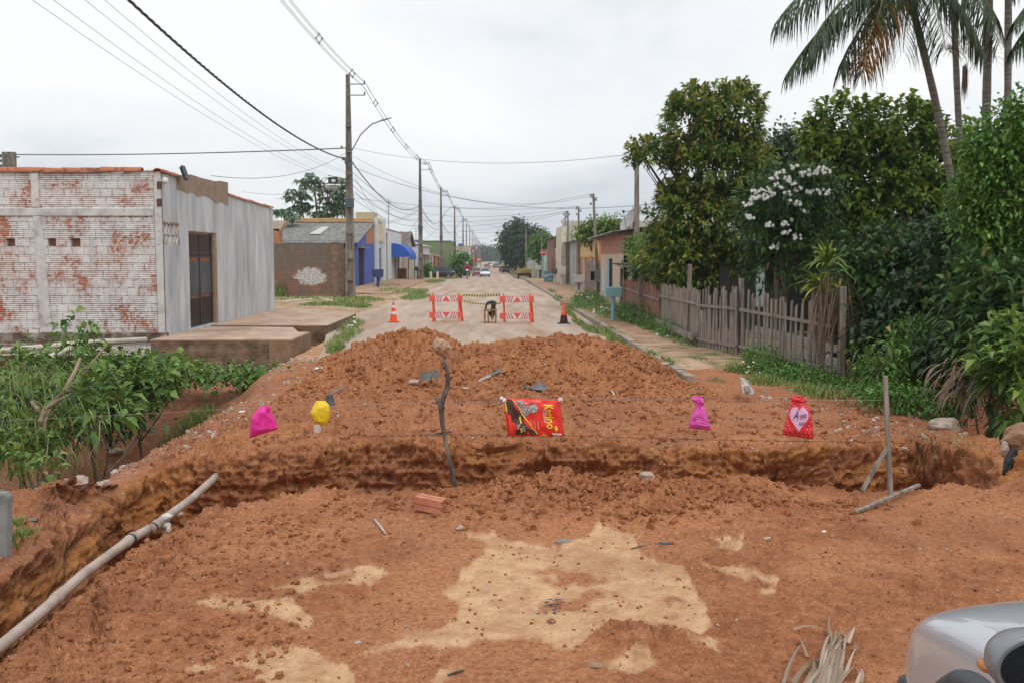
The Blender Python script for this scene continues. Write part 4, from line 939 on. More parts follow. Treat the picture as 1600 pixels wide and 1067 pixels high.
# satellite dish
t = thing('satellite_dish', 'grey mesh satellite dish on a mast beside the square concrete pole on the right', 'dish', at(990, 358, 42))
p = Vector(t.location); mb = MB(); n = 20
ax = Vector((-.75, -.25, .6)).normalized(); s1 = ax.cross(Vector((0, 0, 1))).normalized(); s2 = ax.cross(s1)
c = p+Vector((0, 0, .35)); vs = [c-ax*.02]; fs = []
for r_i in range(1, 5):
    for k in range(n): a_ = 2*math.pi*k/n; r = .16*r_i; vs.append(c+s1*math.cos(a_)*r+s2*math.sin(a_)*r+ax*(r*r*.45))
for k in range(n): fs.append((0, 1+k, 1+(k+1) % n))
for q in range(3):
    for k in range(n): fs.append((1+q*n+k, 1+(q+1)*n+k, 1+(q+1)*n+(k+1) % n, 1+q*n+(k+1) % n))
mb.add(vs, fs); wpart('reflector', mb, plain('dish_grey', (.30, .30, .29), .6), t, smooth=True)
mb = MB(); mb.bar(p+Vector((0, 0, -2)), p+Vector((0, 0, .35)), .06); mb.bar(c+s2*.55, c+ax*.6, .02); mb.bar(c-s2*.55, c+ax*.6, .02); mb.ball(c+ax*.6, .06); wpart('mast', mb, M_iron, t)
# ------------------------------------------------------------ picket fences near
dense = lambda s, r: 1.42+r.uniform(-.10, .10)
plank_fence('plank_fence', 'tall reddish board fence under the trees, from the cream house to the leaning grey pickets', [(4.95, 37.5), (4.9, 28.5)], lambda s, r: 1.25+r.uniform(-.05, .07), .13, .006, M_redwood, rng, zoff=.0, lean=.01, rails=True, postm=M_wood)
plank_fence('plank_fence', 'grey weathered board fence with a tall post, in the middle of the right side', [(4.9, 28.3), (4.9, 23.2)], lambda s, r: 1.42+r.uniform(-.05, .06), .12, .008, M_wood, rng, lean=.012)
plank_fence('picket_fence', 'tightly packed ragged grey pickets with a broken slanting board', [(4.88, 23.1), (5.25, 20.9)], lambda s, r: 1.45+r.choice([-.1, 0, .05, .1, .35 if r.random() < .3 else 0]), .075, .02, M_wood, rng, lean=.05)
t = plank_fence('picket_fence', 'open grey picket fence with wide gaps, nearest on the right behind the weeds', [(5.3, 20.8), (6.07, 17.3)], lambda s, r: 1.42+r.uniform(-.12, .08), .07, .095, M_wood, rng, lean=.06)
# white panels behind the open pickets
a_ = Vector((5.62, 20.9, .25)); c_ = Vector((6.3, 17.6, .2))
mb = MB(); mb.bar(a_, c_, .02, .28, up=(0, 0, 1)); mb.bar(a_+Vector((0, 0, .38)), c_+Vector((0, 0, .30)), .02, .14)
tag(mb.build('pale_board', plain('pale_board', (.58, .57, .52), .7), None, base=a_), 'pale boards nailed low behind the open picket fence', 'board')
for (px, pyt, pyb, d, w, lab) in ((1314, 448, 602, 17.2, .11, 'upright grey post at the near end of the open picket fence'), (1075, 413, 545, 24.3, .09, 'tall thin post standing above the grey board fence'),
                              (1162, 435, 560, 21.2, .10, 'slanting thick post at the joint of the two picket fences'), (1155, 436, 560, 21.4, .07, 'thin crooked post beside the slanting fence post')):
    p = at(px, pyb, d); q = at(px+(3 if px != 1162 else -4), pyt, d); z = gz(p[0], p[1], .05)
    mb = MB(); mb.bar((p[0], d, z-.2), (q[0], d, q[2]), w, w*.8); tag(mb.build('fence_post', M_wood, None, base=(p[0], d, z), bevel=.008), lab, 'post')
mb = MB(); mb.bar(at(1130, 522, 21.7), at(1152, 548, 21.2), .05, .03); tag(mb.build('broken_board', M_wood, None, base=at(1140, 548, 21.4)), 'broken curved board leaning against the ragged pickets', 'board')
mb = MB(); mb.bar((4.75, 28.2, .32), (4.72, 23.0, .30), .03, .16); tag(mb.build('low_rail', M_wood, None, base=(4.75, 25, .3)), 'long loose board low along the foot of the grey board fence', 'board')
# dark lean-to with rotten roof
t = thing('lean_to_shed', 'small dark lean-to with a rotten curved board roof over the reddish fence', 'shed', (5.2, 35, 0))
mb = MB()
for i in range(12):
    y_ = 31.5+i*.42; mb.bar((4.55-.1*rng.random(), y_, 1.72+.02*i+rng.uniform(-.03, .03)), (5.9, y_+.1, 2.0+.03*math.sin(i)), .4, .03)
wpart('roof_boards', mb, mk('rotten_boards', [(.05, .04, .032), (.13, .105, .085)], scale=4, bump=.02), t)
mb = MB(); 
for y_ in (31.7, 36.2): mb.bar((4.8, y_, 0), (4.8, y_, 1.75), .1); mb.bar((5.8, y_, 0), (5.8, y_, 1.95), .1)
wpart('post', mb, M_wood, t)
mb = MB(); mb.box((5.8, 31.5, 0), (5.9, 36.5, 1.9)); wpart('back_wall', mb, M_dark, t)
mb = MB(); mb.box((4.85, 37.0, 0), (4.98, 37.5, 1.6)); tag(mb.build('plank_door', mk('peeling_white_door', [(.35, .3, .27), (.5, .47, .43)], scale=5, stretch=(4, 4, 1)), None, base=(4.9, 37.2, 0)), 'peeling whitish narrow door panel next to the cream house', 'door')
# wooden house behind fence
t = thing('wooden_house', 'grey wooden house with brown posts and a brick corner, half hidden behind the picket fence', 'house', (8.2, 27, 0))
mb = MB(); mb.box((6.6, 28.5, 0), (9.2, 28.6, 2.6)); mb.box((9.2, 25.2, 0), (9.3, 28.6, 2.4)); wpart('board_wall', mb, mk('grey_boards', [(.10, .10, .10), (.17, .165, .16)], scale=3, stretch=(6, 6, .6)), t)
mb = MB(); mb.box((9.32, 25.1, 0), (13, 25.3, 2.3)); wpart('brick_wall', mb, brickmat('house_brick', white=False, bricks=((.25, .11, .06), (.33, .17, .10)), mortar=(.2, .15, .11), grooves=False, row=.09, wid=.22), t)
for x, w in ((7.2, .09), (8.9, .16), (9.22, .10)):
    mb = MB(); mb.box((x, 25.0, 0), (x+w, 25.1, 2.42)); wpart('post', mb, mk('brown_post', [(.14, .08, .055), (.2, .12, .085)], scale=3), t)
mb = MB(); mb.box((6.75, 25.05, .9), (6.95, 25.1, 1.9)); wpart('shutter', mb, plain('pale_blue_plate', ()), t)
mb = corrugated((6.9, 24.6, 2.42), (13, 24.6, 2.42), (13, 29, 2.75), (6.9, 29, 2.75), 14, .03); wpart('roof', mb, M_asb, t)
# ------------------------------------------------------------ poles
M_pole = mk('pole_concrete', [(.12, .10, .08), (.21, .18, .15), (.30, .27, .23)], scale=2.5, detail=9, stretch=(3, 3, .6), bump=.008, rough=.9)
M_cable = plain('cable_grey', (.085, .088, .095), .7); M_ins = plain('grey_insulator', (.10, .11, .12), .4); M_galv = plain('galvanised', (.32, .33, .34), .5, .6)
def make_pole(loc, h, w0=.5, w1=.2, lab='', group=None, arms=True, lamp=False, detail=True):
    t = thing('utility_pole', lab, 'pole', loc, group=group); x, y, z = loc; D0 = w0*.62; D1 = w1*.7
    mb = MB(); hw = .5
    # double-T section: two flanges and a web with open panels
    def sec(k, ww, dd): 
        f = .22
        return [(-ww/2, -dd/2, k), (-ww/2+ww*f, -dd/2, k), (-ww/2+ww*f, -dd*.12, k), (ww/2-ww*f, -dd*.12, k), (ww/2-ww*f, -dd/2, k), (ww/2, -dd/2, k), (ww/2, dd/2, k), (ww/2-ww*f, dd/2, k), (ww/2-ww*f, dd*.12, k), (-ww/2+ww*f, dd*.12, k), (-ww/2+ww*f, dd/2, k), (-ww/2, dd/2, k)]
    vs = []; K = 8
    for i in range(K+1): q = i/K; vs += sec(-.3+(h+.3)*q, w0+(w1-w0)*q, D0+(D1-D0)*q)
    fs = [tuple(range(12))[::-1], tuple(K*12+i for i in range(12))]
    for i in range(K):
        for k in range(12): fs.append((i*12+k, i*12+(k+1) % 12, (i+1)*12+(k+1) % 12, (i+1)*12+k))
    mb.add([(x+a, y+b_, z+c) for a, b_, c in vs], fs)
    if detail:
        for zz in (.9, 2.0, 3.3, 4.8, 6.2): q = zz/h; ww = w0+(w1-w0)*q; dd = D0+(D1-D0)*q; mb.box((x-ww/2+.02, y-dd/2+.012, z+zz), (x+ww/2-.02, y+dd/2-.012, z+zz+.45))
    wpart('shaft', mb, M_pole, t)
    if arms:
        mb = MB(); mb.bar((x, y-.1, z+h-.5), (x+.85, y-.1, z+h-.5), .05); mb.bar((x, y-.1, z+h-1.05), (x+.85, y-.1, z+h-1.05), .05); wpart('bracket_arm', mb, M_galv, t)
        for dz in (-.43, -.98):
            mb = MB(); mb.cyl((x+.85, y-.1, z+h+dz-.05), .05, .16, 8, .03); wpart('insulator', mb, M_ins, t)
    if detail:
        mb = MB()
        for zz in (h-2.6, h-3.9, h-4.5, h-5.0): ww = w0+(w1-w0)*zz/h; mb.box((x-ww/2-.012, y-D0*.5, z+zz), (x+ww/2+.012, y+D0*.5, z+zz+.035))
        wpart('steel_band', mb, M_galv, t)
        mb = MB(); ww = w0+(w1-w0)*.4; mb.box((x-ww/2-.02, y-D0/2-.02, z+h*.41), (x+ww/2+.02, y+D0/2+.02, z+h*.41+.42)); wpart('painted_band', mb, plain('blue_grey_band', (.07, .11, .15), .7), t)
    return t
PN = [(549, 30.2, 121, 467)]
HPOLE = 11.35
ppos = [(-7.15, 51.5)]
offs = [(658, 152), (690, 107), (711, 79), (724, 62)]
for (px, of) in offs: s_ = of/9.25; ppos.append(((px-765)/s_, F/s_))
d_ = ppos[-1][1]
for i in range(11): d_ += 46; ppos.append((-6.4, d_))
ordn = ['first', 'second', 'third', 'fourth', 'fifth', 'sixth', 'seventh', 'eighth', 'ninth', 'tenth', 'eleventh', 'twelfth', 'thirteenth', 'fourteenth', 'fifteenth', 'sixteenth']
for i, (x, d) in enumerate(ppos):
    zb = .05+rz(d)*.3
    lab = 'nearest concrete street pole, carrying a curved lamp arm and meter box on the left' if i == 0 else '%s concrete street pole from the front on the left side' % ordn[i]
    t = make_pole((x, d, zb), HPOLE-(zb), lab=lab, group='street poles along the left side', detail=i < 4)
    if i in (0, 2, 3):
        h = HPOLE; q = .66*h; mb = MB(); b_ = Vector((x+.15, d, zb+q)); 
        L_ = 1.9 if i == 0 else 2.0
        mb.tube([b_, b_+Vector((.25*L_, -.1, .42*L_)), b_+Vector((.55*L_, -.25, .68*L_)), b_+Vector((.85*L_, -.4, .78*L_))], .035, 6)
        ar = wpart('lamp_arm', mb, M_galv, t)
        mb = MB(); e_ = b_+Vector((.83*L_, -.4, .77*L_)); mb.bar(e_, e_+Vector((.5, -.12, .12)), .2, .07, w2=.1); q_ = mb.build('lamp_head', M_galv, None, base=Vector(t.location)); q_.parent = ar; q_.location = (0, 0, 0)
# details on first pole
P1 = bpy.data.objects['utility_pole']; 
mb = MB(); c = at(521, 283, 51.3); mb.box((c[0]-.22, 51.0, c[2]-.14), (c[0]+.22, 51.5, c[2]+.16)); bx_ = wpart('meter_box', mb, plain('box_black', (.03, .03, .03), .6), P1)
mb = MB(); c2 = at(521, 283, 50.99); mb.box((c2[0]-.1, 50.98, c2[2]-.06), (c2[0]+.1, 50.99, c2[2]+.07)); q_ = mb.build('box_label', M_white, None, base=Vector(P1.location)); q_.parent = bx_; q_.location = (0, 0, 0)
mb = MB(); c = at(508, 293, 51.3); mb.cyl((c[0], 51.3, c[2]), .11, .6, 12, axis='x'); wpart('splice_tube', mb, plain('tube_grey', (.45, .45, .43), .6), P1, smooth=True)
mb = MB(); a_ = at(512, 290, 51.3); mb.bar((a_[0]-.3, 51.35, a_[2]+.1), (-7.1, 51.35, a_[2]+.1), .05); mb.bar((a_[0], 51.35, a_[2]+.5), (-7.1, 51.35, a_[2]+.3), .03)
for k in range(5):
    cc = at(508+rng.uniform(-14, 10), 292+rng.uniform(-8, 10), 51.3); r = rng.uniform(.25, .45); mb.tube([cc+Vector((r*math.cos(a), 0, r*math.sin(a))) for a in np.linspace(0, 6.0, 14)], .018, 4)
wpart('cable_coil', mb, plain('coil_brown', (.12, .07, .06), .7), P1)
mb = MB()
for (px, py) in ((537, 251), (541, 256), (545, 262)): c = at(px, py, 51.2); mb.cyl(c, .09, .16, 8)
for (px, py) in ((526, 233), (535, 226)): c = at(px+8, py, 51.2); mb.cyl(c, .05, .14, 8)
wpart('insulator', mb, M_ins, P1)
# right side poles
def rpole(px, pyt, d, w, lab, lean=0, sq=True):
    b_ = at(px+lean, 470, d); tp = at(px, pyt, d); t = thing('utility_pole', lab, 'pole', (b_[0], d, 0), group=None)
    mb = MB(); mb.bar((b_[0], d, -.1), (tp[0], d, tp[2]), w, w*.7, up=(0, 1, 0), w2=w*.65)
    wpart('shaft', mb, M_pole, t, bevel=.02 if w > .2 else 0)
    mb = MB(); 
    for k, dz in enumerate((-.15, -.35, -.55)): mb.cyl((tp[0]+(.12 if k % 2 else -.12), d-.05, tp[2]+dz), .05, .11, 6)
    mb.bar((tp[0]-.2, d-.05, tp[2]-.2), (tp[0]+.2, d-.05, tp[2]-.2), .03); wpart('insulator', mb, M_ins, t)
    return t, tp
rp1 = rpole(995, 240, 38.5, .24, 'square concrete pole rising beside the orange tipped tree on the right')[1]
rp2 = rpole(927, 303, 48.5, .17, 'slim leaning grey pole in front of the orange house', 9)[1]
rp3 = rpole(904, 323, 63, .16, 'slim metal pole above the sagging sheet roof', 1)[1]
rp4 = rpole(887, 330, 76, .2, 'wooden pole beside the stained cream tower wall', 1)[1]
rp5 = rpole(883, 333, 79, .14, 'thin pole paired with the wooden one by the cream tower wall', 0)[1]
rp6 = rpole(822, 358, 150, .28, 'distant dark pole before the big round tree', 0)[1]
rpole(846, 363, 122, .15, 'thin pole above the brown walled house', 0)
# far-left poles behind the brick house
for px, w, l_ in ((19, .35, 'short thick pole end above the tiled coping at the far left'), (9, .35, 'second pole end with insulators at the far left edge')):
    p = at(px, 238, 60); t = thing('utility_pole', l_, 'pole', (p[0], 60, 0)); mb = MB(); mb.bar((p[0], 60, 0), (p[0], 60, p[2]), w, w*.8); wpart('shaft', mb, M_pole, t)
    mb = MB(); 
    for k in range(3): mb.cyl((p[0]-.3, 59.9, p[2]-.3-.3*k), .09, .16, 8)
    mb.bar((p[0]-.45, 59.9, p[2]-.3), (p[0]+.45, 59.9, p[2]-.3), .07); wpart('insulator', mb, M_ins, t)
# antenna masts
for (px, pt, pb, d, lab) in ((607, 312, 360, 92, 'thin lattice antenna mast above the white house with the awning'), (650, 354, 400, 125, 'thin antenna mast in front of the green building'), (724, 357, 380, 52, 'thin antenna rod above the cream house roof')):
    if px == 724: px, pt, pb, d = 989, 322, 372, 43
    p = at(px, pb, d); q = at(px, pt, d); mb = MB(); mb.bar((p[0], d, p[2]-1.5), (q[0], d, q[2]), .07 if d > 60 else .03)
    for k in range(4): z = q[2]-.3-k*.35; mb.bar((q[0]-.25, d, z), (q[0]+.25, d, z), .03)
    tag(mb.build('antenna_mast', M_galv, None, base=p), lab, 'antenna')
# ------------------------------------------------------------ cables
def cable(lab, a, b_, sag, r, group=None, seg=22, spacers=0, twist=False):
    a, b_ = Vector(a), Vector(b_); pts = []
    for i in range(seg+1):
        t = i/seg; p = a.lerp(b_, t); p.z -= 4*sag*t*(1-t); pts.append(p)
    base = Vector((0, 0, 0))+a
    if twist:
        t_ = thing('power_cable', lab, 'cable', a, group=group)
        n = 260
        for ph in (0, 2.1, 4.2):
            q = []
            for i in range(n+1):
                t = i/n; p = a.lerp(b_, t); p.z -= 4*sag*t*(1-t); an = ph+(b_-a).length*t*5.5; p += Vector((math.cos(an), 0, math.sin(an)))*r*.9; q.append(p)
            mb = MB(); mb.tube(q, r*.8, 5, False); wpart('strand', mb, M_cable, t_, smooth=True)
        return pts
    mb = MB(); mb.tube(pts, r, 5, False); tag(mb.build('power_cable', M_cable, None, base=base, smooth=True), lab, 'cable', group)
    return pts
p0 = (-7.15, 6.5)
allp = [p0]+ppos
tops = [Vector((x+.85, d-.1, HPOLE-.45)) for x, d in allp]
gname = 'overhead conductors between the left poles'
for i in range(len(allp)-1):
    a, c = tops[i], tops[i+1]
    if i == 0: a = a+Vector((0, 0, .1))
    sg = .75; fr = 1 if i < 4 else 1
    t = thing('overhead_line', ('bundle of spaced conductors sweeping from the %s to the next street pole' % ('camera side' if i == 0 else ordn[i-1]+' pole')), 'overhead line', a, group=gname)
    mb = MB(); offs_ = [(0, 0, .08), (-.11, 0, -.07), (.11, 0, -.07), (0, 0, -.22)]
    rr = .009 if i < 2 else .013
    for k, o_ in enumerate(offs_):
        ps = []
        for j in range(25):
            t_ = j/24; p = a.lerp(c, t_)+Vector(o_)*(1 if k < 3 else 1); p.z -= 4*sg*t_*(1-t_)*(1+.05*k); ps.append(p)
        m_ = MB(); m_.tube(ps, rr, 5, False); wpart('conductor', m_, M_cable, t, smooth=True)
    if i < 5:
        ns = 5
        for j in range(ns):
            t_ = (j+.5)/ns; p = a.lerp(c, t_); p.z -= 4*sg*t_*(1-t_); m_ = MB()
            q = [p+Vector((0, 0, .10)), p+Vector((-.12, 0, -.07)), p+Vector((0, 0, -.24)), p+Vector((.12, 0, -.07))]
            for k in range(4): m_.bar(q[k], q[(k+1) % 4], .028, .025, up=(0, 1, 0)); m_.ball(q[k], .042, 6, 4)
            wpart('spacer', m_, M_ins, t)
# twisted bundle
cable('thick twisted black cable sagging to the nearest street pole', (-7.05, 7, 8.6), at(545, 250, 51.4), 1.15, .022, twist=True)
prev = at(549, 252, 51.4)
for i in range(1, 5):
    x, d = ppos[i]; nx_ = Vector((x, d-.2, 7.05)); cable('thick black cable sagging between the %s and %s street poles' % (ordn[i-1], ordn[i]), prev, nx_, 1.3 if i == 1 else 1.0, .03); prev = nx_
th = 'thin wires fanning up to the top left'
for k, (za, zb, dx, sg) in enumerate(((7.3, 5.95, -.35, .9), (7.42, 6.05, -.15, .95), (7.62, 6.35, .1, 1.0), (7.8, 6.4, .25, 1.0))):
    cable('thin wire fanning from the top left down to the nearest pole', (-7.2+dx*1.4, 7, za), (-7.15+dx*.5, 51.3, zb), sg*.9, .0045, th)
for i in range(1, 6):
    (x0_, d0_), (x1_, d1_) = ppos[i-1], ppos[i]
    for k in range(5):
        cable('thin service wire between neighbouring left poles', (x0_+.1, d0_, 5.2+.33*k), (x1_+.1, d1_, 5.2+.33*k), .5+.1*((k*7+i) % 4), .012, 'service wires along the left poles')
cable('twisted cable running level from the far left pole to the nearest street pole', at(20, 242, 60), at(540, 232, 51.4), .12, .03)
cable('faint wire rising from the brick house to the nearest street pole', at(330, 275, 34), at(540, 240, 51.4), .5, .010)
cr_ = 'wires crossing the street'
xc = [((575, 235, 51.5), rp1, .55, .012), (at(553, 245, 51.5), rp2+Vector((0, 0, -.1)), 1.2, .010), (at(553, 262, 51.5), at(1030, 318, 40), .9, .014),
      (at(556, 310, 51.5), rp3, .35, .012), (Vector((*ppos[1], 7.4)), rp2, .7, .011), (Vector((*ppos[1], 6.3)), rp3, .5, .014), (Vector((*ppos[1], 5.6)), rp4, .4, .014),
      (Vector((*ppos[2], 6.4)), rp4, .5, .016), (Vector((*ppos[2], 5.4)), rp5, .4, .016), (Vector((*ppos[2], 7.9)), rp6, .5, .018), (Vector((*ppos[3], 7.0)), rp6, .5, .02), (Vector((*ppos[3], 5.0)), rp6, .3, .02),
      (Vector((*ppos[4], 7.2)), Vector((7, ppos[4][1], 6)), .5, .024), (Vector((*ppos[5], 7.2)), Vector((7, ppos[5][1], 5)), .4, .026)]
for i, (a, c, sg, r) in enumerate(xc):
    if i == 0: a = at(552, 232, 51.5)
    cable('thin wire crossing over the street between the two sides', a, c, sg, r*.72, cr_)
for i, (a, c, sg, r) in enumerate([(at(553, 345, 51.5), at(440, 318, 90), .3, .012), (at(553, 300, 51.5), at(431, 310, 70), .3, .012), (at(553, 330, 51.5), at(400, 326, 80), .3, .012), (at(552, 290, 51.5), at(380, 300, 60), .3, .012), (at(556, 280, 51.5), at(598, 342, 80), .2, .014),
      (at(556, 300, 51.5), at(612, 350, 86), .3, .012), (Vector((*ppos[1], 6.6)), at(605, 350, 88), .2, .018), (Vector((*ppos[1], 6.2)), at(630, 372, 105), .3, .018), (Vector((*ppos[1], 6.8)), at(590, 350, 80), .3, .016), (Vector((*ppos[2], 6.6)), at(655, 380, 120), .3, .02)]):
    cable('thin drop wire from a left street pole to a house', a, c, sg, r*.72, 'drop wires to the left houses')
# ------------------------------------------------------------ vegetation
nrg = np.random.default_rng(3)
def leafmat(name, dark, light, tip, rough=.42, trans=.25, dead=(.30, .22, .08)):
    if name in MATS: return MATS[name]
    m, nt, p, out = newmat(name); L = nt.links.new
    a = N(nt, 'ShaderNodeAttribute', attribute_name='rnd'); sc = N(nt, 'ShaderNodeSeparateColor'); L(a.outputs['Color'], sc.inputs[0])
    def mix(f, x, y):
        q = N(nt, 'ShaderNodeMix', data_type='RGBA')
        for k, s in ((0, f), (6, x), (7, y)):
            if isinstance(s, tuple): q.inputs[k].default_value = c4(s)
            else: L(s, q.inputs[k])
        return q.outputs[2]
    col = mix(sc.outputs[0], dark, light); col = mix(sc.outputs[1], col, tip); col = mix(sc.outputs[2], col, dead)
    L(col, p.inputs['Base Color']); p.inputs['Roughness'].default_value = rough; p.inputs['Specular IOR Level'].default_value = .4
    tr = N(nt, 'ShaderNodeBsdfTranslucent'); L(col, tr.inputs[0]); ms = N(nt, 'ShaderNodeMixShader'); ms.inputs[0].default_value = trans
    L(p.outputs[0], ms.inputs[1]); L(tr.outputs[0], ms.inputs[2]); L(ms.outputs[0], out.inputs[0])
    MATS[name] = m; return m
def nz(v): return v/np.maximum(np.linalg.norm(v, axis=-1, keepdims=True), 1e-6)
def leaves(P, D, Ln, wr, rnd, cup=.18, droop=.25, seg=1):
    """kite leaves folded on the midrib; returns V,F(tri),A"""
    n = len(P); D = nz(D); up = np.tile([0, 0, 1.0], (n, 1))+nrg.normal(0, .35, (n, 3)); Sd = nz(np.cross(D, up)); Nn = np.cross(Sd, D)
    L_ = Ln[:, None]; w = L_*wr/2
    base = P; mid = P+D*L_*.48+Nn*L_*.03; tip = P+D*L_-np.array([0, 0, 1.0])*L_*droop
    l = mid+Sd*w+Nn*w*cup*2; r = mid-Sd*w+Nn*w*cup*2
    V = np.stack([base, l, tip, r, mid], 1).reshape(-1, 3)
    q = np.arange(n)[:, None]*5
    Fq = np.concatenate([q+[[0, 4, 1]], q+[[1, 4, 2]], q+[[0, 3, 4]], q+[[4, 3, 2]]], 0)
    A = np.repeat(rnd, 5, axis=0)
    return V, Fq, A
def dirs(n, updown=0):
    v = nz(nrg.normal(0, 1, (n, 3))); v[:, 2] = np.abs(v[:, 2])*(1 if updown > 0 else 1)*np.sign(nrg.random(n)-(.5-updown*.5)); return nz(v)
def crown(ells, ncl, per, leaf, wr=.45, tipamt=0, deadamt=.01, shell=.72, droop=.3, spread=1.0, rosette=False):
    """ells: (cx,cy,cz,rx,ry,rz,weight)"""
    Vs, Fs, As = [], [], []; off = 0
    E = np.array(ells, float); wts = E[:, 6]/E[:, 6].sum()
    pick = nrg.choice(len(E), ncl, p=wts); e = E[pick]
    dd = dirs(ncl, .25); rr = shell+(1.04-shell)*nrg.random((ncl, 1))**.6
    lump = 1+.16*np.sin(dd[:, :1]*7+e[:, :1]*3)*np.cos(dd[:, 2:3]*6+e[:, 1:2])
    Cc = e[:, :3]+dd*e[:, 3:6]*rr*lump
    out = nz(dd*e[:, 3:6]); 
    P = np.repeat(Cc, per, 0); O = np.repeat(out, per, 0); n = len(P)
    if rosette:
        # leaves whorled round an upward/outward shoot
        ax = nz(O+np.array([0, 0, .7])); rd = nz(nrg.normal(0, 1, (n, 3))); rd = nz(rd-ax*(rd*ax).sum(1, keepdims=True))
        t = nrg.random((n, 1)); P = P+ax*t*leaf*1.6*spread; D = rd*(1.1-.5*t)+ax*(.15+.8*t)
        tip = SS((t[:, 0]-.55)/.3)*tipamt*(nrg.random(n) > .25)
    else:
        P = P+nrg.normal(0, 1, (n, 3))*leaf*.9*spread; D = O*.7+nrg.normal(0, .7, (n, 3))+np.array([0, 0, -.1])
        tip = (nrg.random(n) < tipamt*.4)*nrg.random(n)
    Ln = leaf*nrg.uniform(.65, 1.25, n)
    clr = np.repeat(nrg.random(ncl), per)
    r = np.clip(.6*clr+.5*nrg.random(n)-.05, 0, 1)
    dead = (nrg.random(n) < deadamt)*1.0
    rnd = np.stack([r, np.clip(tip, 0, 1), dead, np.ones(n)], -1)
    return leaves(P, D, Ln, wr, rnd, droop=droop)
M_bark = mk('bark', [(.07, .055, .042), (.14, .11, .085), (.20, .17, .135)], scale=5, detail=9, stretch=(2, 2, .6), bump=.015)
M_bark2 = mk('pale_bark', [(.16, .13, .10), (.28, .24, .19)], scale=5, detail=9, stretch=(1, 1, 5), bump=.012)
LM = dict(
    rusty=leafmat('rusty_leaf', (.06, .115, .026), (.19, .30, .052), (.42, .33, .065)),
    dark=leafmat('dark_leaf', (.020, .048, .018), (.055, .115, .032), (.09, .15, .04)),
    mid=leafmat('mid_leaf', (.055, .11, .02), (.19, .30, .04), (.34, .38, .06)),
    bright=leafmat('bright_leaf', (.05, .13, .022), (.15, .31, .05), (.25, .40, .08)),
    big=leafmat('big_leaf', (.055, .12, .022), (.155, .275, .048), (.30, .40, .08)),
    glossy=leafmat('glossy_leaf', (.030, .070, .022), (.075, .155, .040), (.13, .24, .05), rough=.36),
    grass=leafmat('grass_blade', (.09, .16, .028), (.20, .32, .06), (.36, .38, .12), trans=.2, dead=(.36, .28, .13)),
    palm=leafmat('palm_leaf', (.018, .040, .016), (.055, .095, .026), (.42, .16, .02), trans=.18, dead=(.20, .13, .08)))
def limb(a, b_, r0, r1, bend, rng, n=6):
    a, b_ = Vector(a), Vector(b_); pts = []; rs = []; o = Vector((rng.uniform(-1, 1), rng.uniform(-1, 1), rng.uniform(-.3, .5)))*bend
    for i in range(n+1):
        t = i/n; pts.append(a.lerp(b_, t)+o*math.sin(math.pi*t)*(b_-a).length); rs.append(r0+(r1-r0)*t)
    return pts, rs
def tree(name, lab, cat, base, ells, mat, ncl, per, leaf, trunk_r=.14, fork=.35, bark=None, group=None, extra=None, **k):
    rg = random.Random(hash(lab) % 1000 if 0 else len(lab)*7+int(abs(base[0])*10)); t = thing(name, lab, cat, base, group=group)
    V, Fq, A = crown(ells, ncl, per, leaf, **k)
    np_mesh('crown', V, Fq, LM[mat], parent=t, attrs={'rnd': A}, base=base)
    mb = MB(); bp = Vector(base); ctr = Vector(np.average(np.array([e[:3] for e in ells]), axis=0, weights=[e[6] for e in ells]))
    fk = bp.lerp(Vector((ctr.x, ctr.y, ctr.z)), fork); pts, rs = limb(bp-Vector((0, 0, .2)), fk, trunk_r, trunk_r*.75, .04, rg); mb.tube(pts, rs, 8)
    wpart('trunk', mb, bark or M_bark, t, smooth=True)
    mb = MB()
    for e in ells:
        pts, rs = limb(fk, e[:3], trunk_r*.6, trunk_r*.15, .12, rg); mb.tube(pts, rs, 6)
        for _ in range(4):
            q = Vector(e[:3])+Vector((rg.uniform(-.7, .7)*e[3], rg.uniform(-.7, .7)*e[4], rg.uniform(-.3, .75)*e[5])); p2, r2 = limb(pts[rg.randint(2, 6)], q, trunk_r*.22, trunk_r*.06, .1, rg, 5); mb.tube(p2, r2, 4)
    wpart('branches', mb, bark or M_bark, t, smooth=True)
    return t
def E(px, py, d, rx, rz_, ry=None, w=None):
    p = at(px, py, d); s = F/d; rx, rz_ = rx/s, rz_/s; ry = ry or (rx+rz_)/2*1.0
    return (p[0], p[1], p[2], rx, ry, rz_, w or rx*rz_+rx*ry)
def bush(name, lab, ells, mat, ncl, per, leaf, **k):
    b_ = ells[0]; z = gz(b_[0], b_[1], -.1); return tree(name, lab, 'shrub', (b_[0], b_[1], z), ells, mat, ncl, per, leaf, trunk_r=k.pop('tr', .03), **k)
# orange tipped tree
d = 29.0
ells = [E(1082, 205, d, 42, 52), E(1135, 195, d, 48, 52), E(1032, 243, d, 38, 20), E(1008, 248, d, 16, 12), E(1112, 268, d, 64, 60), E(1083, 160, d, 16, 16), E(1152, 158, d, 18, 15), E(1160, 270, d, 40, 60), E(1072, 335, d, 46, 46), E(1120, 350, d, 70, 60), E(1075, 405, d, 62, 45), E(1150, 410, d, 60, 40, w=1.5), E(1035, 385, d, 24, 30), E(1185, 385, d, 35, 35)]
tree('broadleaf_tree', 'tall leafy tree with rusty orange young leaf tips, standing over the board fence', 'tree', (at(1110, 470, d)[0], d, 0), ells, 'rusty', 2100, 15, .21, trunk_r=.17, tipamt=.62, rosette=True, wr=.40, droop=.25, shell=.62)
# foliage falling over the fence
tree('leafy_shrub', 'dark green branches hanging over the reddish board fence beside the lean-to', 'shrub', (5.6, 30.5, 0), [E(1010, 405, 31, 26, 18), E(1050, 440, 30, 24, 30), E(1085, 445, 29, 28, 20), E(1000, 385, 34, 20, 14)], 'bright', 240, 14, .13, trunk_r=.05, wr=.5)
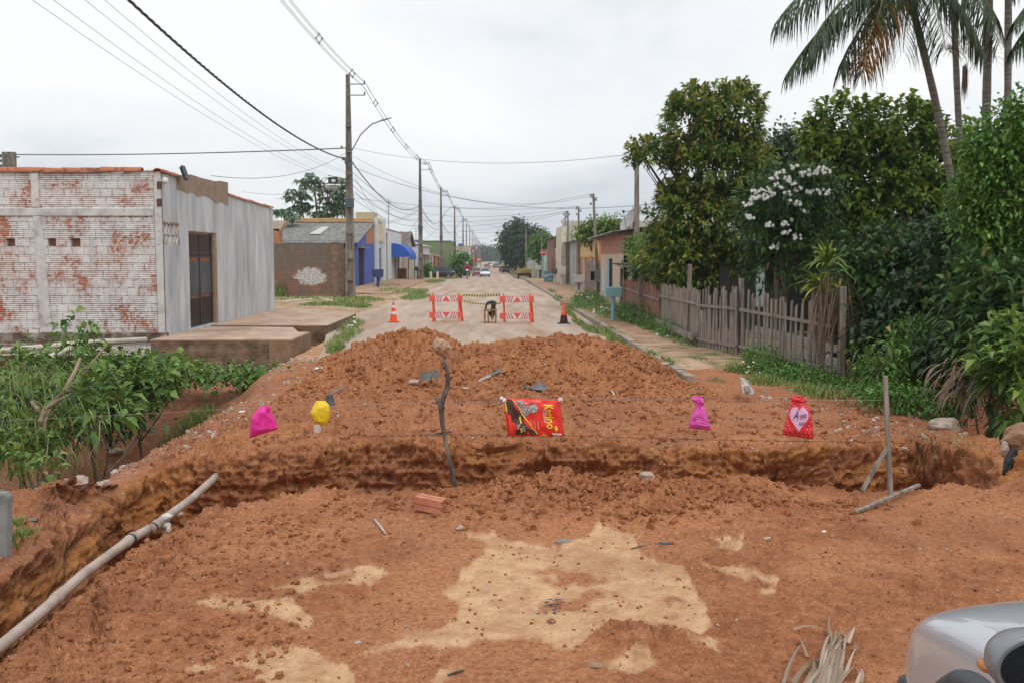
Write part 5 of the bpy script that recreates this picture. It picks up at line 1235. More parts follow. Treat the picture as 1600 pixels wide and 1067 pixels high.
# dark tree behind
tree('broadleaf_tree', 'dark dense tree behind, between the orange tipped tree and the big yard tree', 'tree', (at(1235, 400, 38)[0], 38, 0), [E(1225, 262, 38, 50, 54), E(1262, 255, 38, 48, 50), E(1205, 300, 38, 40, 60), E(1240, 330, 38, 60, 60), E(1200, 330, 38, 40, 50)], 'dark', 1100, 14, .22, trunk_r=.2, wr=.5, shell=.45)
# big yard tree
d = 25.0
ells = [E(1315, 215, d, 50, 50), E(1390, 215, d, 60, 48), E(1350, 280, d, 85, 70), E(1440, 270, d, 60, 60), E(1480, 240, d, 40, 40), E(1300, 300, d, 40, 60), E(1400, 350, d, 100, 70), E(1500, 330, d, 50, 70), E(1320, 375, d, 60, 50), E(1285, 240, d, 25, 40), E(1430, 205, d, 28, 22)]
tree('broadleaf_tree', 'broad yellowish green yard tree with thin open top, between the flowering bush and the palms', 'tree', (at(1380, 500, d)[0], d, -.1), ells, 'mid', 1500, 13, .21, trunk_r=.2, wr=.55, tipamt=.5, shell=.55, rosette=True)
# white flowering plumeria
d = 21.5
ells = [E(1228, 320, d, 60, 42), E(1265, 300, d, 38, 30), E(1200, 350, d, 38, 42), E(1250, 375, d, 55, 45), E(1222, 410, d, 45, 35)]
bs = (at(1225, 500, d)[0], d, 0)
t = tree('flowering_tree', 'small tree with clusters of white flowers leaning over the open picket fence', 'tree', bs, ells, 'glossy', 620, 13, .19, trunk_r=.06, bark=M_bark2, rosette=True, wr=.28, fork=.45, tipamt=.4)
fp = [(1270, 268), (1282, 300), (1290, 300), (1240, 286), (1228, 280), (1216, 290), (1205, 302), (1190, 305), (1175, 310), (1168, 318), (1252, 272), (1260, 275), (1247, 296), (1265, 302), (1210, 278), (1232, 303), (1248, 318), (1238, 316), (1258, 330), (1232, 345), (1225, 350), (1172, 340), (1284, 264), (1245, 370), (1180, 300), (1200, 310), (1290, 268), (1195, 296), (1219, 270), (1242, 262), (1228, 362), (1203, 350), (1211, 385)]
for (px, py) in fp:
    V = []; Fc = []
    for _ in range(7):
        c = np.array(at(px+random.uniform(-7, 7), py+random.uniform(-4, 4), d-.75+random.uniform(-.25, .2)))
        f_ = nz(np.array([random.uniform(-.5, .5), -1, random.uniform(0, .9)])); s1 = nz(np.cross(f_, [0, 0, 1.0])); s2 = np.cross(s1, f_)
        b0 = len(V); V.append(c)
        for k in range(10):
            a_ = 2*math.pi*k/10; r = .048 if k % 2 == 0 else .022; V.append(c+(s1*math.cos(a_)+s2*math.sin(a_))*r-f_*(-.012 if k % 2 else 0.01))
        for k in range(10): Fc.append((b0, b0+1+k, b0+1+(k+1) % 10))
    np_mesh('flower_cluster', np.array(V), np.array(Fc), plain('white_petal', (.85, .85, .80), .6), parent=t, base=bs, smooth=False)
# right near tree with feathery bright leaves
d = 14.5
ells = [E(1570, 230, d, 55, 45), E(1620, 190, d, 50, 40), E(1560, 300, d, 55, 55), E(1535, 350, d, 30, 60), E(1600, 400, d, 60, 60), E(1570, 430, d, 50, 50), E(1545, 250, d, 30, 25), E(1640, 300, d, 60, 90)]
tree('broadleaf_tree', 'bright green feathery leaved tree at the right edge in front of the palms', 'tree', (at(1640, 600, d)[0], d, -.9), ells, 'bright', 1150, 20, .105, trunk_r=.10, wr=.46, shell=.45, spread=1.3, tipamt=.5, droop=.12)
# dark mass behind (several dense trees)
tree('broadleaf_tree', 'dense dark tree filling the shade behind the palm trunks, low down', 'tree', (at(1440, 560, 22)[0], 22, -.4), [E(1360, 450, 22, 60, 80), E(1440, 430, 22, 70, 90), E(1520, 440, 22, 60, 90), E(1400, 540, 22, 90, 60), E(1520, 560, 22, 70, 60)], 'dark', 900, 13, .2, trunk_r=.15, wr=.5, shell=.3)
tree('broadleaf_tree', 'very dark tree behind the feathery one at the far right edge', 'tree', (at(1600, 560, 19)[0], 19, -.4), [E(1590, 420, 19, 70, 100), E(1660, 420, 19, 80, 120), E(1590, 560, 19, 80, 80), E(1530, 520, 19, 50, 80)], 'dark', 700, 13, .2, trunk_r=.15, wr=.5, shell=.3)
bush('hanging_thicket', 'continuous tangle of shrubs joining the yard tree to the feathery tree', [E(1480, 400, 17, 40, 50), E(1450, 480, 16.5, 60, 40), E(1510, 450, 15.8, 40, 50), E(1350, 510, 18.5, 40, 50), E(1500, 560, 14.6, 50, 40), E(1410, 545, 16.5, 60, 36)], 'dark', 700, 12, .17, wr=.5, tr=.05)
bush('leafy_shrub', 'light green shrub sprays in the gap right of the leaning palm trunk', [E(1520, 300, 17, 24, 30), E(1500, 380, 17, 22, 30), E(1530, 420, 16, 26, 24)], 'bright', 150, 14, .13)
for i in range(3):
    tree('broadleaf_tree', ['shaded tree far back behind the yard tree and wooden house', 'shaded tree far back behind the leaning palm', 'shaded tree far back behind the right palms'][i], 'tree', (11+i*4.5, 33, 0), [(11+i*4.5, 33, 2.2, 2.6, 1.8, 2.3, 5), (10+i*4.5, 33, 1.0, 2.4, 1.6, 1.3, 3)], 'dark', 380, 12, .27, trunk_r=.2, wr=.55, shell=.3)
# glossy bushes
bush('glossy_bush', 'dark glossy broad leaved bush right of the near fence post, in the shade', [E(1370, 460, 18.5, 45, 50), E(1420, 490, 18, 60, 50), E(1380, 420, 18.5, 50, 40), E(1450, 440, 18, 50, 50)], 'glossy', 330, 12, .25, wr=.42, rosette=True, tipamt=.2)
bush('glossy_bush', 'glossy long leaved bush under the feathery tree at the right edge', [E(1560, 520, 13.2, 45, 45), E(1600, 490, 13, 40, 50), E(1585, 580, 12.8, 35, 50), E(1530, 480, 14, 40, 40)], 'glossy', 260, 11, .24, wr=.34, rosette=True, tipamt=.5)
bush('glossy_bush', 'brighter leafy bush hanging low at the right edge above the black bags', [E(1590, 600, 12.0, 26, 45), E(1570, 560, 12.2, 30, 30)], 'big', 90, 10, .2, wr=.4, rosette=True, tipamt=.5)
bush('fern_bush', 'light green small leaved bush on the bank just right of the nearest fence post', [E(1400, 590, 15.2, 50, 32), E(1455, 570, 15.0, 50, 35), E(1440, 530, 15.6, 40, 30), E(1370, 600, 15.4, 30, 22)], 'bright', 330, 16, .10, wr=.45)
bush('fern_bush', 'low green weeds on the lip of the bank behind the leaning grey stake', [E(1410, 622, 13.6, 55, 14), E(1480, 640, 13.2, 40, 14), E(1350, 612, 14.4, 30, 12)], 'bright', 150, 12, .08, wr=.5)
bush('sapling', 'slender sapling with a few broad leaves behind the bank on the right', [E(1375, 545, 14.2, 14, 12), E(1352, 555, 14.2, 8, 8), E(1385, 560, 14.3, 8, 14)], 'big', 9, 7, .17, wr=.42, tr=.012)
bush('leafy_shrub', 'bright green shrub growing over the top of the cream house wall', [E(1010, 400, 37, 26, 22), E(1000, 425, 36, 16, 14), E(1035, 380, 38, 25, 20)], 'bright', 260, 13, .13)
# weeds strip in front of fence
bush('weed_patch', 'bright green weeds with tiny white flowers in front of the open picket fence', [E(1210, 583, 18.6, 42, 17, 1.2), E(1260, 588, 17.8, 50, 17, 1.2), E(1190, 560, 19.6, 22, 18, .8), E(1300, 605, 16.6, 30, 12, .8), E(1180, 575, 19.4, 14, 12)], 'bright', 620, 10, .075, wr=.5)
bush('weed_patch', 'green weeds along the foot of the grey board fence', [E(1080, 540, 24.3, 28, 16, 1.4), E(1050, 520, 26.5, 28, 14, 1.5), E(1105, 552, 23.0, 24, 10, .6), E(1142, 560, 21.5, 12, 10, .5)], 'bright', 420, 10, .085, wr=.45)
bush('weed_patch', 'tall weeds at the foot of the reddish board fence', [E(1000, 497, 31, 28, 16, 2.0), E(975, 490, 34, 18, 14, 2.0), E(1025, 510, 28.8, 20, 14, 1.0)], 'bright', 420, 10, .10, wr=.4)
bush('weed_patch', 'weeds with white flowers behind the pale blue bin', [E(920, 470, 45, 22, 12, 2.5), E(905, 478, 41, 12, 8, 1.5), E(940, 480, 40, 20, 10, 2), E(955, 492, 36, 22, 8, 1)], 'bright', 460, 10, .11, wr=.4)
# dracaena
d = 17.6; t = thing('dracaena', 'spiky yellow green striped plant rising over the picket fence', 'plant', (at(1285, 520, d)[0], d, 0))
mb = MB(); VV = []; FF = []; AA = []; off = 0
def strap(c, dr, Ln, wd, droop, a, n=5):
    global VV, FF, AA
    dr = Vector(dr).normalized(); sd = dr.cross(Vector((0, 0, 1)));
    sd = sd.normalized() if sd.length > .05 else Vector((1, 0, 0)); p = Vector(c); b0 = len(VV)
    for i in range(n+1):
        q = i/n; w = wd*(math.sin(math.pi*min(.98, .18+q*.82)))*.5
        VV += [p+sd*w, p-sd*w]; AA += [a, a]; p = p+(dr+Vector((0, 0, -droop*q*q*2.2))).normalized()*Ln/n
    for i in range(n): FF.append((b0+2*i, b0+2*i+1, b0+2*i+3, b0+2*i+2))
def flush(name, mat, parent, base):
    global VV, FF, AA
    o = np_mesh(name, np.array([tuple(v) for v in VV]), np.array(FF), mat, parent=parent, attrs={'rnd': np.array(AA)}, base=base, smooth=False); VV, FF, AA = [], [], []; return o
rg = random.Random(6)
for (px, py, n, L_) in ((1292, 412, 46, .62), (1283, 455, 40, .6), (1272, 440, 22, .5), (1312, 470, 20, .45)):
    c = at(px, py, d)
    for i in range(n):
        a_ = rg.uniform(0, 6.28); el = rg.uniform(-.25, 1.2); strap(c+Vector((0, 0, rg.uniform(-.1, .15))), (math.cos(a_)*math.cos(el), math.sin(a_)*math.cos(el), math.sin(el)), L_*rg.uniform(.6, 1.1), .055, .6, (rg.random(), rg.choice([0, .3, .9]), 0, 1))
drm = leafmat('striped_leaf', (.07, .14, .025), (.15, .26, .04), (.42, .46, .08), trans=.2)
flush('leaves', drm, t, Vector(t.location))
mb = MB()
for (px, py) in ((1292, 415), (1283, 458), (1272, 444)): mb.tube([Vector(t.location), at(px-3, py+60, d), at(px, py, d)], [.04, .035, .03], 6)
wpart('stem', mb, M_bark2, t)
for i in range(150):
    c = at(rg.uniform(1280, 1330), rg.uniform(425, 480), 17.3); strap(c, (rg.uniform(-.3, .5), rg.uniform(-.2, .1), -.5), rg.uniform(.6, 1.5), .014, 1.4, (0, 0, 1, 1), 6)
t = thing('dry_frond_curtain', 'hanging curtain of dry brown straw leaves beside the near fence post', 'dead leaves', at(1310, 480, 17.3)); flush('straw', LM['palm'], t, Vector(t.location))
# palms
def frond(origin, az, el, L_, droop, lf=.55, n=58, tip=0, dead=0, wd=.027):
    """collects leaflets, returns rachis points"""
    o = Vector(origin); p = o.copy(); pts = [p.copy()]; dr = Vector((math.cos(az)*math.cos(el), math.sin(az)*math.cos(el), math.sin(el)))
    for i in range(14):
        q = i/14; dd = (dr+Vector((0, 0, -droop*q*1.9))).normalized(); p = p+dd*L_/14; pts.append(p.copy())
    for i in range(n):
        q = .12+.88*i/n; k = min(13, int(q*14)); a, c = pts[k], pts[k+1]; pp = a.lerp(c, q*14-k); tg = (c-a).normalized(); sd = tg.cross(Vector((0, 0, 1)))
        if sd.length < .1: sd = Vector((math.sin(az), -math.cos(az), 0))
        sd.normalize(); ll = lf*(math.sin(math.pi*(.12+.83*q))**.5)*rg.uniform(.85, 1.1)
        for sg in (-1, 1):
            strap(pp, sd*sg*(.50+rg.uniform(-.12, .12))+tg*(.35+rg.uniform(-.2, .2))+Vector((0, 0, -.35)), ll*rg.uniform(.75, 1.1), wd*rg.uniform(.6, 1.1), 1.8+rg.uniform(-.2, .4), (rg.random(), tip if rg.random() < .85 else 0, dead, 1), 4)
    return pts
def palm(lab, base, topp, r0, r1, fronds, bend=(0, 0, 0), extra=None, lf=.6):
    t = thing('palm_tree', lab, 'palm', base); b_, tp = Vector(base), Vector(topp); pts = []; rs = []
    for i in range(25):
        q = i/24; pts.append(b_.lerp(tp, q)+Vector(bend)*math.sin(math.pi*q)); rs.append((r0+(r1-r0)*q)*(1.07 if i % 2 else 1))
    pts = [pts[0]-Vector((0, 0, .4))]+pts; rs = [r0*1.2]+rs
    mb = MB(); mb.tube(pts, rs, 10); wpart('trunk', mb, mk('palm_bark', [(.10, .085, .07), (.20, .175, .15), (.28, .26, .23)], scale=3, detail=9, stretch=(1, 1, 7), bump=.012), t, smooth=True)
    mb = MB(); mb.tube([tp-Vector((0, 0, .1)), tp+Vector((0, 0, .3)), tp+Vector((0, 0, .7))], [r1*1.5, r1*1.7, r1*.8], 8); wpart('crown_shaft', mb, plain('crown_shaft', (.10, .14, .05), .6), t, smooth=True)
    for (az, el, L_, dr, tip, dead) in fronds:
        pr = frond(tp+Vector((0, 0, .55)), R(az), R(el), L_, dr, lf=lf, tip=tip, dead=dead); o = flush('frond', LM['palm'], t, Vector(t.location))
        mb = MB(); mb.tube(pr, [.035-.03*i/14 for i in range(15)], 5); q = mb.build('rachis', plain('rachis_green', (.12, .14, .04), .6), None, base=Vector(t.location)); q.parent = o; q.location = (0, 0, 0)
    return t
dA = 18.5
ba = at(1517, 500, dA); ba[2] = -.3
ta = at(1426, 14, dA)
palm('leaning slim palm with heavy drooping fronds and one orange frond, left of the others', ba, ta, .078, .06,
     [(180, 28, 3.0, .95, 0, 0), (200, 8, 2.9, 1.0, 0, 0), (165, 2, 2.6, 1.1, 0, 0), (215, -15, 2.5, 1.15, .9, 0), (230, 20, 2.4, 1.2, 0, 0), (190, -22, 2.3, 1.0, 0, 0), (250, 30, 2.3, 1.2, 0, 0), (300, 15, 2.2, 1.2, 0, 0), (345, -10, 1.9, 1.3, 0, 0), (20, 20, 2.6, 1.0, 0, 0), (90, 40, 2.6, .9, 0, 0), (320, 40, 2.6, 1, .1, 0), (140, 35, 2.8, .9, 0, 0), (270, -10, 2.2, 1.3, 0, 0), (205, -35, 2.2, .9, 0, 0), (240, -30, 1.9, 1.0, 0, 0), (178, -8, 3.0, .8, 0, 0)], bend=(.25, 0, 0), lf=1.0)
dB = 22
bb = at(1531, 520, dB); bb[2] = -.3
palm('dark slim palm leaning right to left, middle of the palm group', bb, at(1488, -70, dB), .075, .062, [(a, e, 2.1, 1, t_, 0) for a, e, t_ in ((180, 20, 0), (220, 0, .1), (260, 30, 0), (300, 10, 0), (340, 25, .2), (30, 10, 0), (90, 30, 0), (140, 20, 0), (200, -25, 0), (320, -25, .1))], bend=(-.1, 0, 0), lf=.7)
bc = at(1533, 560, 20.5); bc[2] = -.3
palm('straight pale palm trunk beside the dark slim one', bc, at(1548, -130, 20.5), .09, .075, [(a, e, 2.0, 1, t_, 0) for a, e, t_ in ((170, 10, .15), (215, -15, .3), (260, 30, 0), (300, 0, 0), (345, 15, 0), (60, 30, 0), (120, 30, 0))], lf=.7)
bd = at(1574, 560, 20); bd[2] = -.3
palm('straight black looking palm trunk nearest the right edge', bd, at(1576, -110, 20), .07, .065, [(a, e, 2.1, 1.0, 0, 0) for a, e in ((180, -5), (215, -20), (250, 10), (290, -10), (330, 0), (0, -15), (30, 20), (90, 30), (140, 20), (310, -35))], lf=.75)
be = at(1660, 560, 16); be[2] = -.8
palm('palm just outside the right edge with fronds reaching into view', be, at(1690, 60, 16), .1, .09, [(a, e, 1.45, 1.1, 0, 0) for a, e in ((180, 10), (200, -15), (170, -35), (230, 10), (270, 0), (320, 10), (30, 20), (100, 30), (185, 40))], lf=.7)
# dry flower stalks of the palms
for (cx, cy, dd_, lab) in ((1478, 78, 21.5, 'dry brown brush of dead palm flower stalks hanging left of the dark palm'), (1508, 115, 21.3, 'narrow hanging bundle of dead palm stalks in the middle of the palms'), (1535, 100, 20.2, 'dry palm flower stalks on the straight pale palm')):
    o_ = at(1500 if cx < 1530 else 1544, 75 if cx < 1530 else 60, dd_); t = thing('dead_palm_stalks', lab, 'dead stalks', o_)
    c_ = at(cx, cy, dd_)
    for i in range(70 if cx != 1508 else 60):
        if cx == 1508: s_ = at(cx+rg.uniform(-4, 4), cy-10+rg.uniform(-6, 6), dd_); strap(s_, (rg.uniform(-.12, .12), rg.uniform(-.1, .1), -1), rg.uniform(.45, .75), .016, .3, (0, 0, 1, 1), 4)
        else: a_ = rg.uniform(0, 6.28); strap(c_.lerp(o_, rg.random()*.8), (math.cos(a_)*.8, math.sin(a_)*.5, rg.uniform(-.2, .7)), rg.uniform(.4, .85), .015, 1.3, (0, 0, 1, 1), 6)
    flush('stalks', LM['palm'], t, Vector(t.location))
# dead brown leaves under right bushes
for i in range(120):
    c = at(rg.uniform(1470, 1560), rg.uniform(560, 620), 12.6+rg.uniform(-.3, .6)); strap(c, (rg.uniform(-.5, .5), rg.uniform(-.3, 0), rg.uniform(-.5, .2)), rg.uniform(.3, .6), .03, 1.4, (0, 0, 1, 1), 5)
t = thing('dead_leaves', 'tangle of hanging dead brown leaves in the dark hollow on the right', 'dead leaves', at(1515, 600, 12.8)); flush('straw', LM['palm'], t, Vector(t.location))
# papaya-like trees behind the corrugated roof (left)
def palmate(lab, base, tops, d, leaf, mat, ncl, trunk_r=.12):
    t = thing('cecropia_tree', lab, 'tree', base); P = []; D = []; Ln = []; A = []
    mb = MB()
    for (px, py, rx, ry) in tops:
        c = at(px, py, d); s = F/d; pts, rs = limb(base, c, trunk_r, trunk_r*.5, .05, rg); mb.tube(pts, rs, 6)
        for i in range(ncl):
            a_ = rg.uniform(0, 6.28); r_ = rg.random()**.5; q = c+Vector((math.cos(a_)*rx/s*r_, rg.uniform(-1, 1)*rx/s, math.sin(a_)*ry/s*r_)); mb.tube([c, q], [.035, .02], 4, False)
            for k in range(9):
                b2 = 2*math.pi*k/9+rg.random(); P.append(q); D.append((math.cos(b2), math.sin(b2), -.25+rg.uniform(-.2, .2))); Ln.append(leaf*rg.uniform(.8, 1.15)); A.append((rg.random()*.6+.2*(i % 2), rg.random()*.3, 0, 1))
    V, Fq, A = leaves(np.array(P), np.array(D), np.array(Ln), .42, np.array(A), droop=.35); np_mesh('crown', V, Fq, LM[mat], parent=t, attrs={'rnd': A}, base=base)
    wpart('trunk', mb, M_bark2, t); return t
M_cec = leafmat('cecropia_leaf', (.07, .12, .07), (.15, .25, .14), (.22, .32, .16)); LM['cec'] = M_cec
palmate('tall umbrella leaved tree rising behind the grey corrugated roof, left of the pole', (at(490, 380, 82)[0], 82, 0), [(490, 285, 22, 12), (470, 305, 20, 12), (468, 322, 14, 9), (512, 300, 22, 14), (520, 320, 20, 14), (500, 330, 16, 10), (535, 300, 12, 20), (532, 328, 12, 10)], 82, .62, 'cec', 16)
palmate('low umbrella leaved tree behind the end of the grey plaster wall', (at(450, 380, 76)[0], 76, 0), [(442, 333, 14, 6), (455, 336, 14, 7)], 76, .5, 'cec', 16)
# trees far
tree('broadleaf_tree', 'big round dark tree beside the road far down on the right', 'tree', (at(815, 420, 205)[0], 205, -1.1), [E(808, 362, 205, 12, 12), E(800, 378, 205, 17, 16), E(818, 376, 205, 22, 14), E(838, 378, 205, 14, 14), E(812, 392, 205, 22, 14), E(803, 398, 205, 10, 12)], 'dark', 650, 12, .85, trunk_r=.5, wr=.6)
tree('broadleaf_tree', 'bushy green tree behind the mint house roof on the right', 'tree', (at(843, 400, 135)[0], 135, -.7), [E(843, 385, 135, 8, 10), E(838, 395, 135, 6, 8), E(848, 378, 135, 8, 6)], 'bright', 160, 12, .5, trunk_r=.2, wr=.6)
tree('broadleaf_tree', 'loose green tree rising behind the orange house roof', 'tree', (at(950, 380, 62)[0], 62, 0), [E(935, 362, 62, 22, 14), E(960, 358, 62, 20, 13), E(978, 366, 62, 14, 12), E(915, 366, 62, 14, 8)], 'mid', 300, 13, .24, trunk_r=.15, wr=.5, tipamt=.3)
tree('broadleaf_tree', 'round light green tree behind the motorcyclist on the left side', 'tree', (at(720, 425, 150)[0], 150, -1), [E(720, 410, 150, 10, 9), E(714, 415, 150, 8, 7), E(726, 413, 150, 6, 8)], 'bright', 200, 12, .5, trunk_r=.2, wr=.5)
tree('leafy_shrub', 'small green shrub beside the second street pole', 'shrub', (at(668, 430, 112)[0], 112, -.3), [E(668, 424, 112, 5, 7)], 'bright', 70, 12, .3, trunk_r=.06)
for i, (px, d, lab) in enumerate(((752, 700, 'hazy far tree left of the vanishing point'), (775, 760, 'hazy far tree right of the vanishing point'), (762, 800, 'hazy farthest tree at the end of the road'))):
    tree('broadleaf_tree', lab, 'tree', (at(px, 405, d)[0], d, -1.1), [E(px, 398, d, 10, 6), E(px+5, 401, d, 8, 5)], 'dark', 160, 8, 2.2, trunk_r=.5, wr=.7)
# ------------------------------------------------------------ gully plants on the left
bush('broad_leaf_plant', 'leafy green plant mass hanging over the gully below the brick wall corner', [E(215, 598, 18.5, 44, 22), E(180, 585, 19, 30, 16), E(235, 612, 17.8, 34, 18), E(195, 625, 18, 30, 18), E(250, 583, 19.2, 22, 10), E(285, 592, 18.6, 24, 8)], 'big', 210, 9, .21, wr=.55, rosette=True, tipamt=.35)
bush('broad_leaf_plant', 'upright plant with a crown of light leaves in front of the brick wall', [E(110, 520, 17, 22, 5), E(112, 540, 17, 20, 8), E(100, 556, 17, 20, 9)], 'big', 16, 9, .22, wr=.45, rosette=True, tipamt=.6)
bush('broad_leaf_plant', 'drooping plant with long dark leaves hanging over the slope', [E(150, 625, 14, 24, 20), E(130, 620, 14, 18, 16), E(150, 655, 13.6, 16, 24)], 'big', 26, 8, .24, wr=.45, rosette=True, tipamt=.25)
bush('broad_leaf_plant', 'low leafy weeds covering the bottom left slope of the gully', [E(30, 700, 13.0, 40, 16), E(70, 680, 13.6, 36, 14), E(0, 670, 13.6, 30, 24), E(110, 665, 15, 34, 12), E(170, 655, 16.8, 34, 10), E(225, 640, 17.6, 20, 8)], 'big', 150, 10, .14, wr=.5, rosette=True, tipamt=.4)
bush('broad_leaf_plant', 'small sprig of light leaves low in the gully at the left', [E(55, 718, 11.6, 14, 8), E(62, 750, 11.2, 10, 16)], 'big', 12, 8, .15, wr=.4, rosette=True, tipamt=.6)
bush('broad_leaf_plant', 'leafy clump at the far left edge below the white pipes', [E(15, 590, 17, 30, 24), E(45, 598, 17.5, 28, 18), E(70, 580, 18.5, 26, 14), E(20, 635, 15.5, 24, 24), E(40, 545, 19, 12, 6), E(90, 610, 17, 24, 18)], 'big', 130, 9, .18, wr=.4, rosette=True, tipamt=.3)
bush('broad_leaf_plant', 'dark leaves filling the shade under the white pipes against the foundation', [E(140, 600, 20.5, 70, 30), E(60, 615, 20, 50, 35), E(230, 590, 21.5, 50, 20), E(120, 650, 17.5, 60, 20), E(40, 660, 15.5, 40, 35), E(190, 645, 17, 40, 14)], 'dark', 420, 10, .18, wr=.5)
bush('vine', 'creeping vine with small leaves along the foot of the nearest concrete platform', [E(410, 588, 20.2, 40, 5, .6), E(350, 588, 20.8, 36, 5, .7), E(300, 588, 20.8, 24, 6, .7), E(445, 594, 19.2, 12, 4)], 'big', 150, 8, .13, wr=.8, tr=.01)
# twigs
t = thing('bare_branch', 'bare brown branch leaning across the gully plants', 'branch', (at(60, 690, 13)[0], 13, gz(at(60, 690, 13)[0], 13, -1)))
mb = MB(); 
for pts in (((60, 700), (62, 660), (75, 635), (100, 610), (130, 585), (165, 540)), ((62, 660), (68, 640), (90, 625), (120, 612)), ((100, 610), (118, 578), (125, 560)), ((60, 640), (50, 628)), ((68, 700), (70, 660), (78, 640))):
    mb.tube([at(a, b_, 13+i*.25) for i, (a, b_) in enumerate(pts)], [.028-.003*i for i in range(len(pts))], 6)
wpart('stem', mb, mk('dry_twig', [(.22, .15, .10), (.36, .27, .19)], scale=6), t)
# hanging dry vines at left
for i in range(1100):
    c = at(rg.uniform(-30, 90)+(rg.random()**3)*120, rg.uniform(560, 740), rg.uniform(12.6, 16.5)); strap(c, (rg.uniform(-.5, .5), rg.uniform(-.3, .3), rg.uniform(-.9, .2)), rg.uniform(.12, .5), .016, 1.2, (rg.random()*.5, rg.random()*.25, 1 if rg.random() < .12 else 0, 1), 5)
t = thing('hanging_vines', 'curtain of trailing yellow green vines at the left edge of the gully', 'vines', at(20, 640, 14)); flush('vine_leaves', LM['grass'], t, Vector(t.location))
# grass
def grass(lab, spots, n, hgt, wd=.012, lean=.5, dead=.1, kind='stuff', name='grass', flowers=0, zf=None):
    V = []
    for i in range(n):
        s = spots[rg.randrange(len(spots))]; a_ = rg.uniform(0, 6.28); r = rg.random()**.5
        x, y = s[0]+math.cos(a_)*r*s[2], s[1]+math.sin(a_)*r*s[3]; z = (zf(x, y) if zf else gz(x, y, .0))
        an = rg.uniform(0, 6.28); l_ = rg.uniform(.2, lean); edge = (1.15-r)
        strap((x, y, z-.02), (math.cos(an)*l_, math.sin(an)*l_, 1), hgt*rg.uniform(.4, 1.1)*min(1, edge+.3), wd, .55, (rg.random(), rg.random()*.5 if rg.random() < .5 else 0, 1 if rg.random() < dead else 0, 1), 3)
    o = flush(name, LM['grass'], None, (0, 0, 0)); tag(o, kind=kind)
    if lab: o['label'] = lab; o['category'] = 'grass'
    return o
def spot(px, py, rx, ry, z=0):
    p = G(px, py, z); s = F/p[1]; q = G(px, py+ry, z); return (p[0], p[1], rx/s, abs(p[1]-q[1]))
vz = lambda x, y: .06+rz(y)
grass('dry green grass tussock on the slope right of the gully plants', [spot(270, 605, 36, 16, -.3), spot(300, 590, 30, 10, -.2), spot(240, 640, 16, 14, -.4)], 2600, .42, .011, 1.3, .25)
grass('green grass clump at the end of the far concrete platform', [spot(540, 530, 18, 16, -.05), spot(550, 512, 14, 10, -.05), spot(525, 545, 10, 6)], 1800, .36, .016, .8, .05, zf=lambda x, y: -.04)
grass('tall dark green grass tuft against the grey wall end', [spot(443, 466, 12, 3)], 1100, 1.0, .04, .5, .0, zf=lambda x, y: .05)
grass('patches of green grass on the left verge around the first pole', [spot(480, 468, 60, 6), spot(560, 471, 40, 5), spot(620, 456, 40, 5), spot(650, 465, 22, 5), spot(600, 449, 30, 3), spot(655, 458, 12, 6), spot(680, 440, 16, 3), spot(560, 480, 20, 3), spot(510, 479, 40, 3), spot(697, 432, 12, 2)], 11000, .20, .045, .8, .08, zf=lambda x, y: vz(x, y)-.02+.05*(x < -6))
grass('strip of green grass between the road and the right kerb', [spot(905, 505, 7, 8), spot(925, 515, 14, 6), spot(945, 520, 14, 7), spot(960, 533, 10, 6), spot(885, 480, 6, 6), spot(872, 468, 6, 4), spot(890, 490, 5, 7), spot(975, 545, 8, 5), spot(1010, 560, 14, 6), spot(1040, 574, 10, 5), spot(862, 458, 5, 3)], 6500, .19, .022, .9, .08, zf=lambda x, y: .0+.1*(x > 3.45))
grass('tufts of grass around the foot of the right fence and pale blue bin', [spot(960, 500, 30, 6), spot(930, 490, 20, 6), spot(1080, 550, 30, 8), spot(1150, 575, 20, 6), spot(1200, 592, 40, 8), spot(1280, 612, 40, 10), spot(1020, 520, 20, 8), spot(1120, 556, 30, 8), spot(1050, 535, 26, 8), spot(1000, 510, 16, 6), spot(1090, 565, 20, 6)], 8500, .22, .014, .9, .12, zf=lambda x, y: gz(x, y, .08) if y < 28 else .1)
grass('green weeds on top of the left bank beside the concrete post', [spot(35, 850, 14, 16), spot(25, 835, 10, 10)], 500, .12, .008, .9, .1)
grass('dry grass roots along the broken edge of the trench on the right', [spot(1440, 690, 40, 6), spot(1500, 700, 25, 8), spot(1240, 605, 20, 5), spot(1120, 590, 15, 4)], 900, .16, .007, 1.6, .85)
# flowers in the weeds
fl = MB()
for (px, py, rx, ry, d, n) in ((1215, 580, 60, 16, 18.2, 16), (925, 468, 24, 10, 43, 40), (945, 488, 20, 8, 36, 40), (985, 492, 16, 8, 33, 16), (1060, 530, 40, 12, 24.5, 10), (550, 505, 10, 10, 30, 8)):
    for i in range(n):
        p = at(px+rg.uniform(-rx, rx), py+rg.uniform(-ry, ry), d+rg.uniform(-.3, .3)); r = .03 if d < 30 else .05; fl.ball(p, (r, r, r*.5), 6, 3)
o = fl.build('wild_flowers', MATS['white_petal']); tag(o, 'tiny white wild flowers dotted through the roadside weeds', 'flowers', kind='stuff')
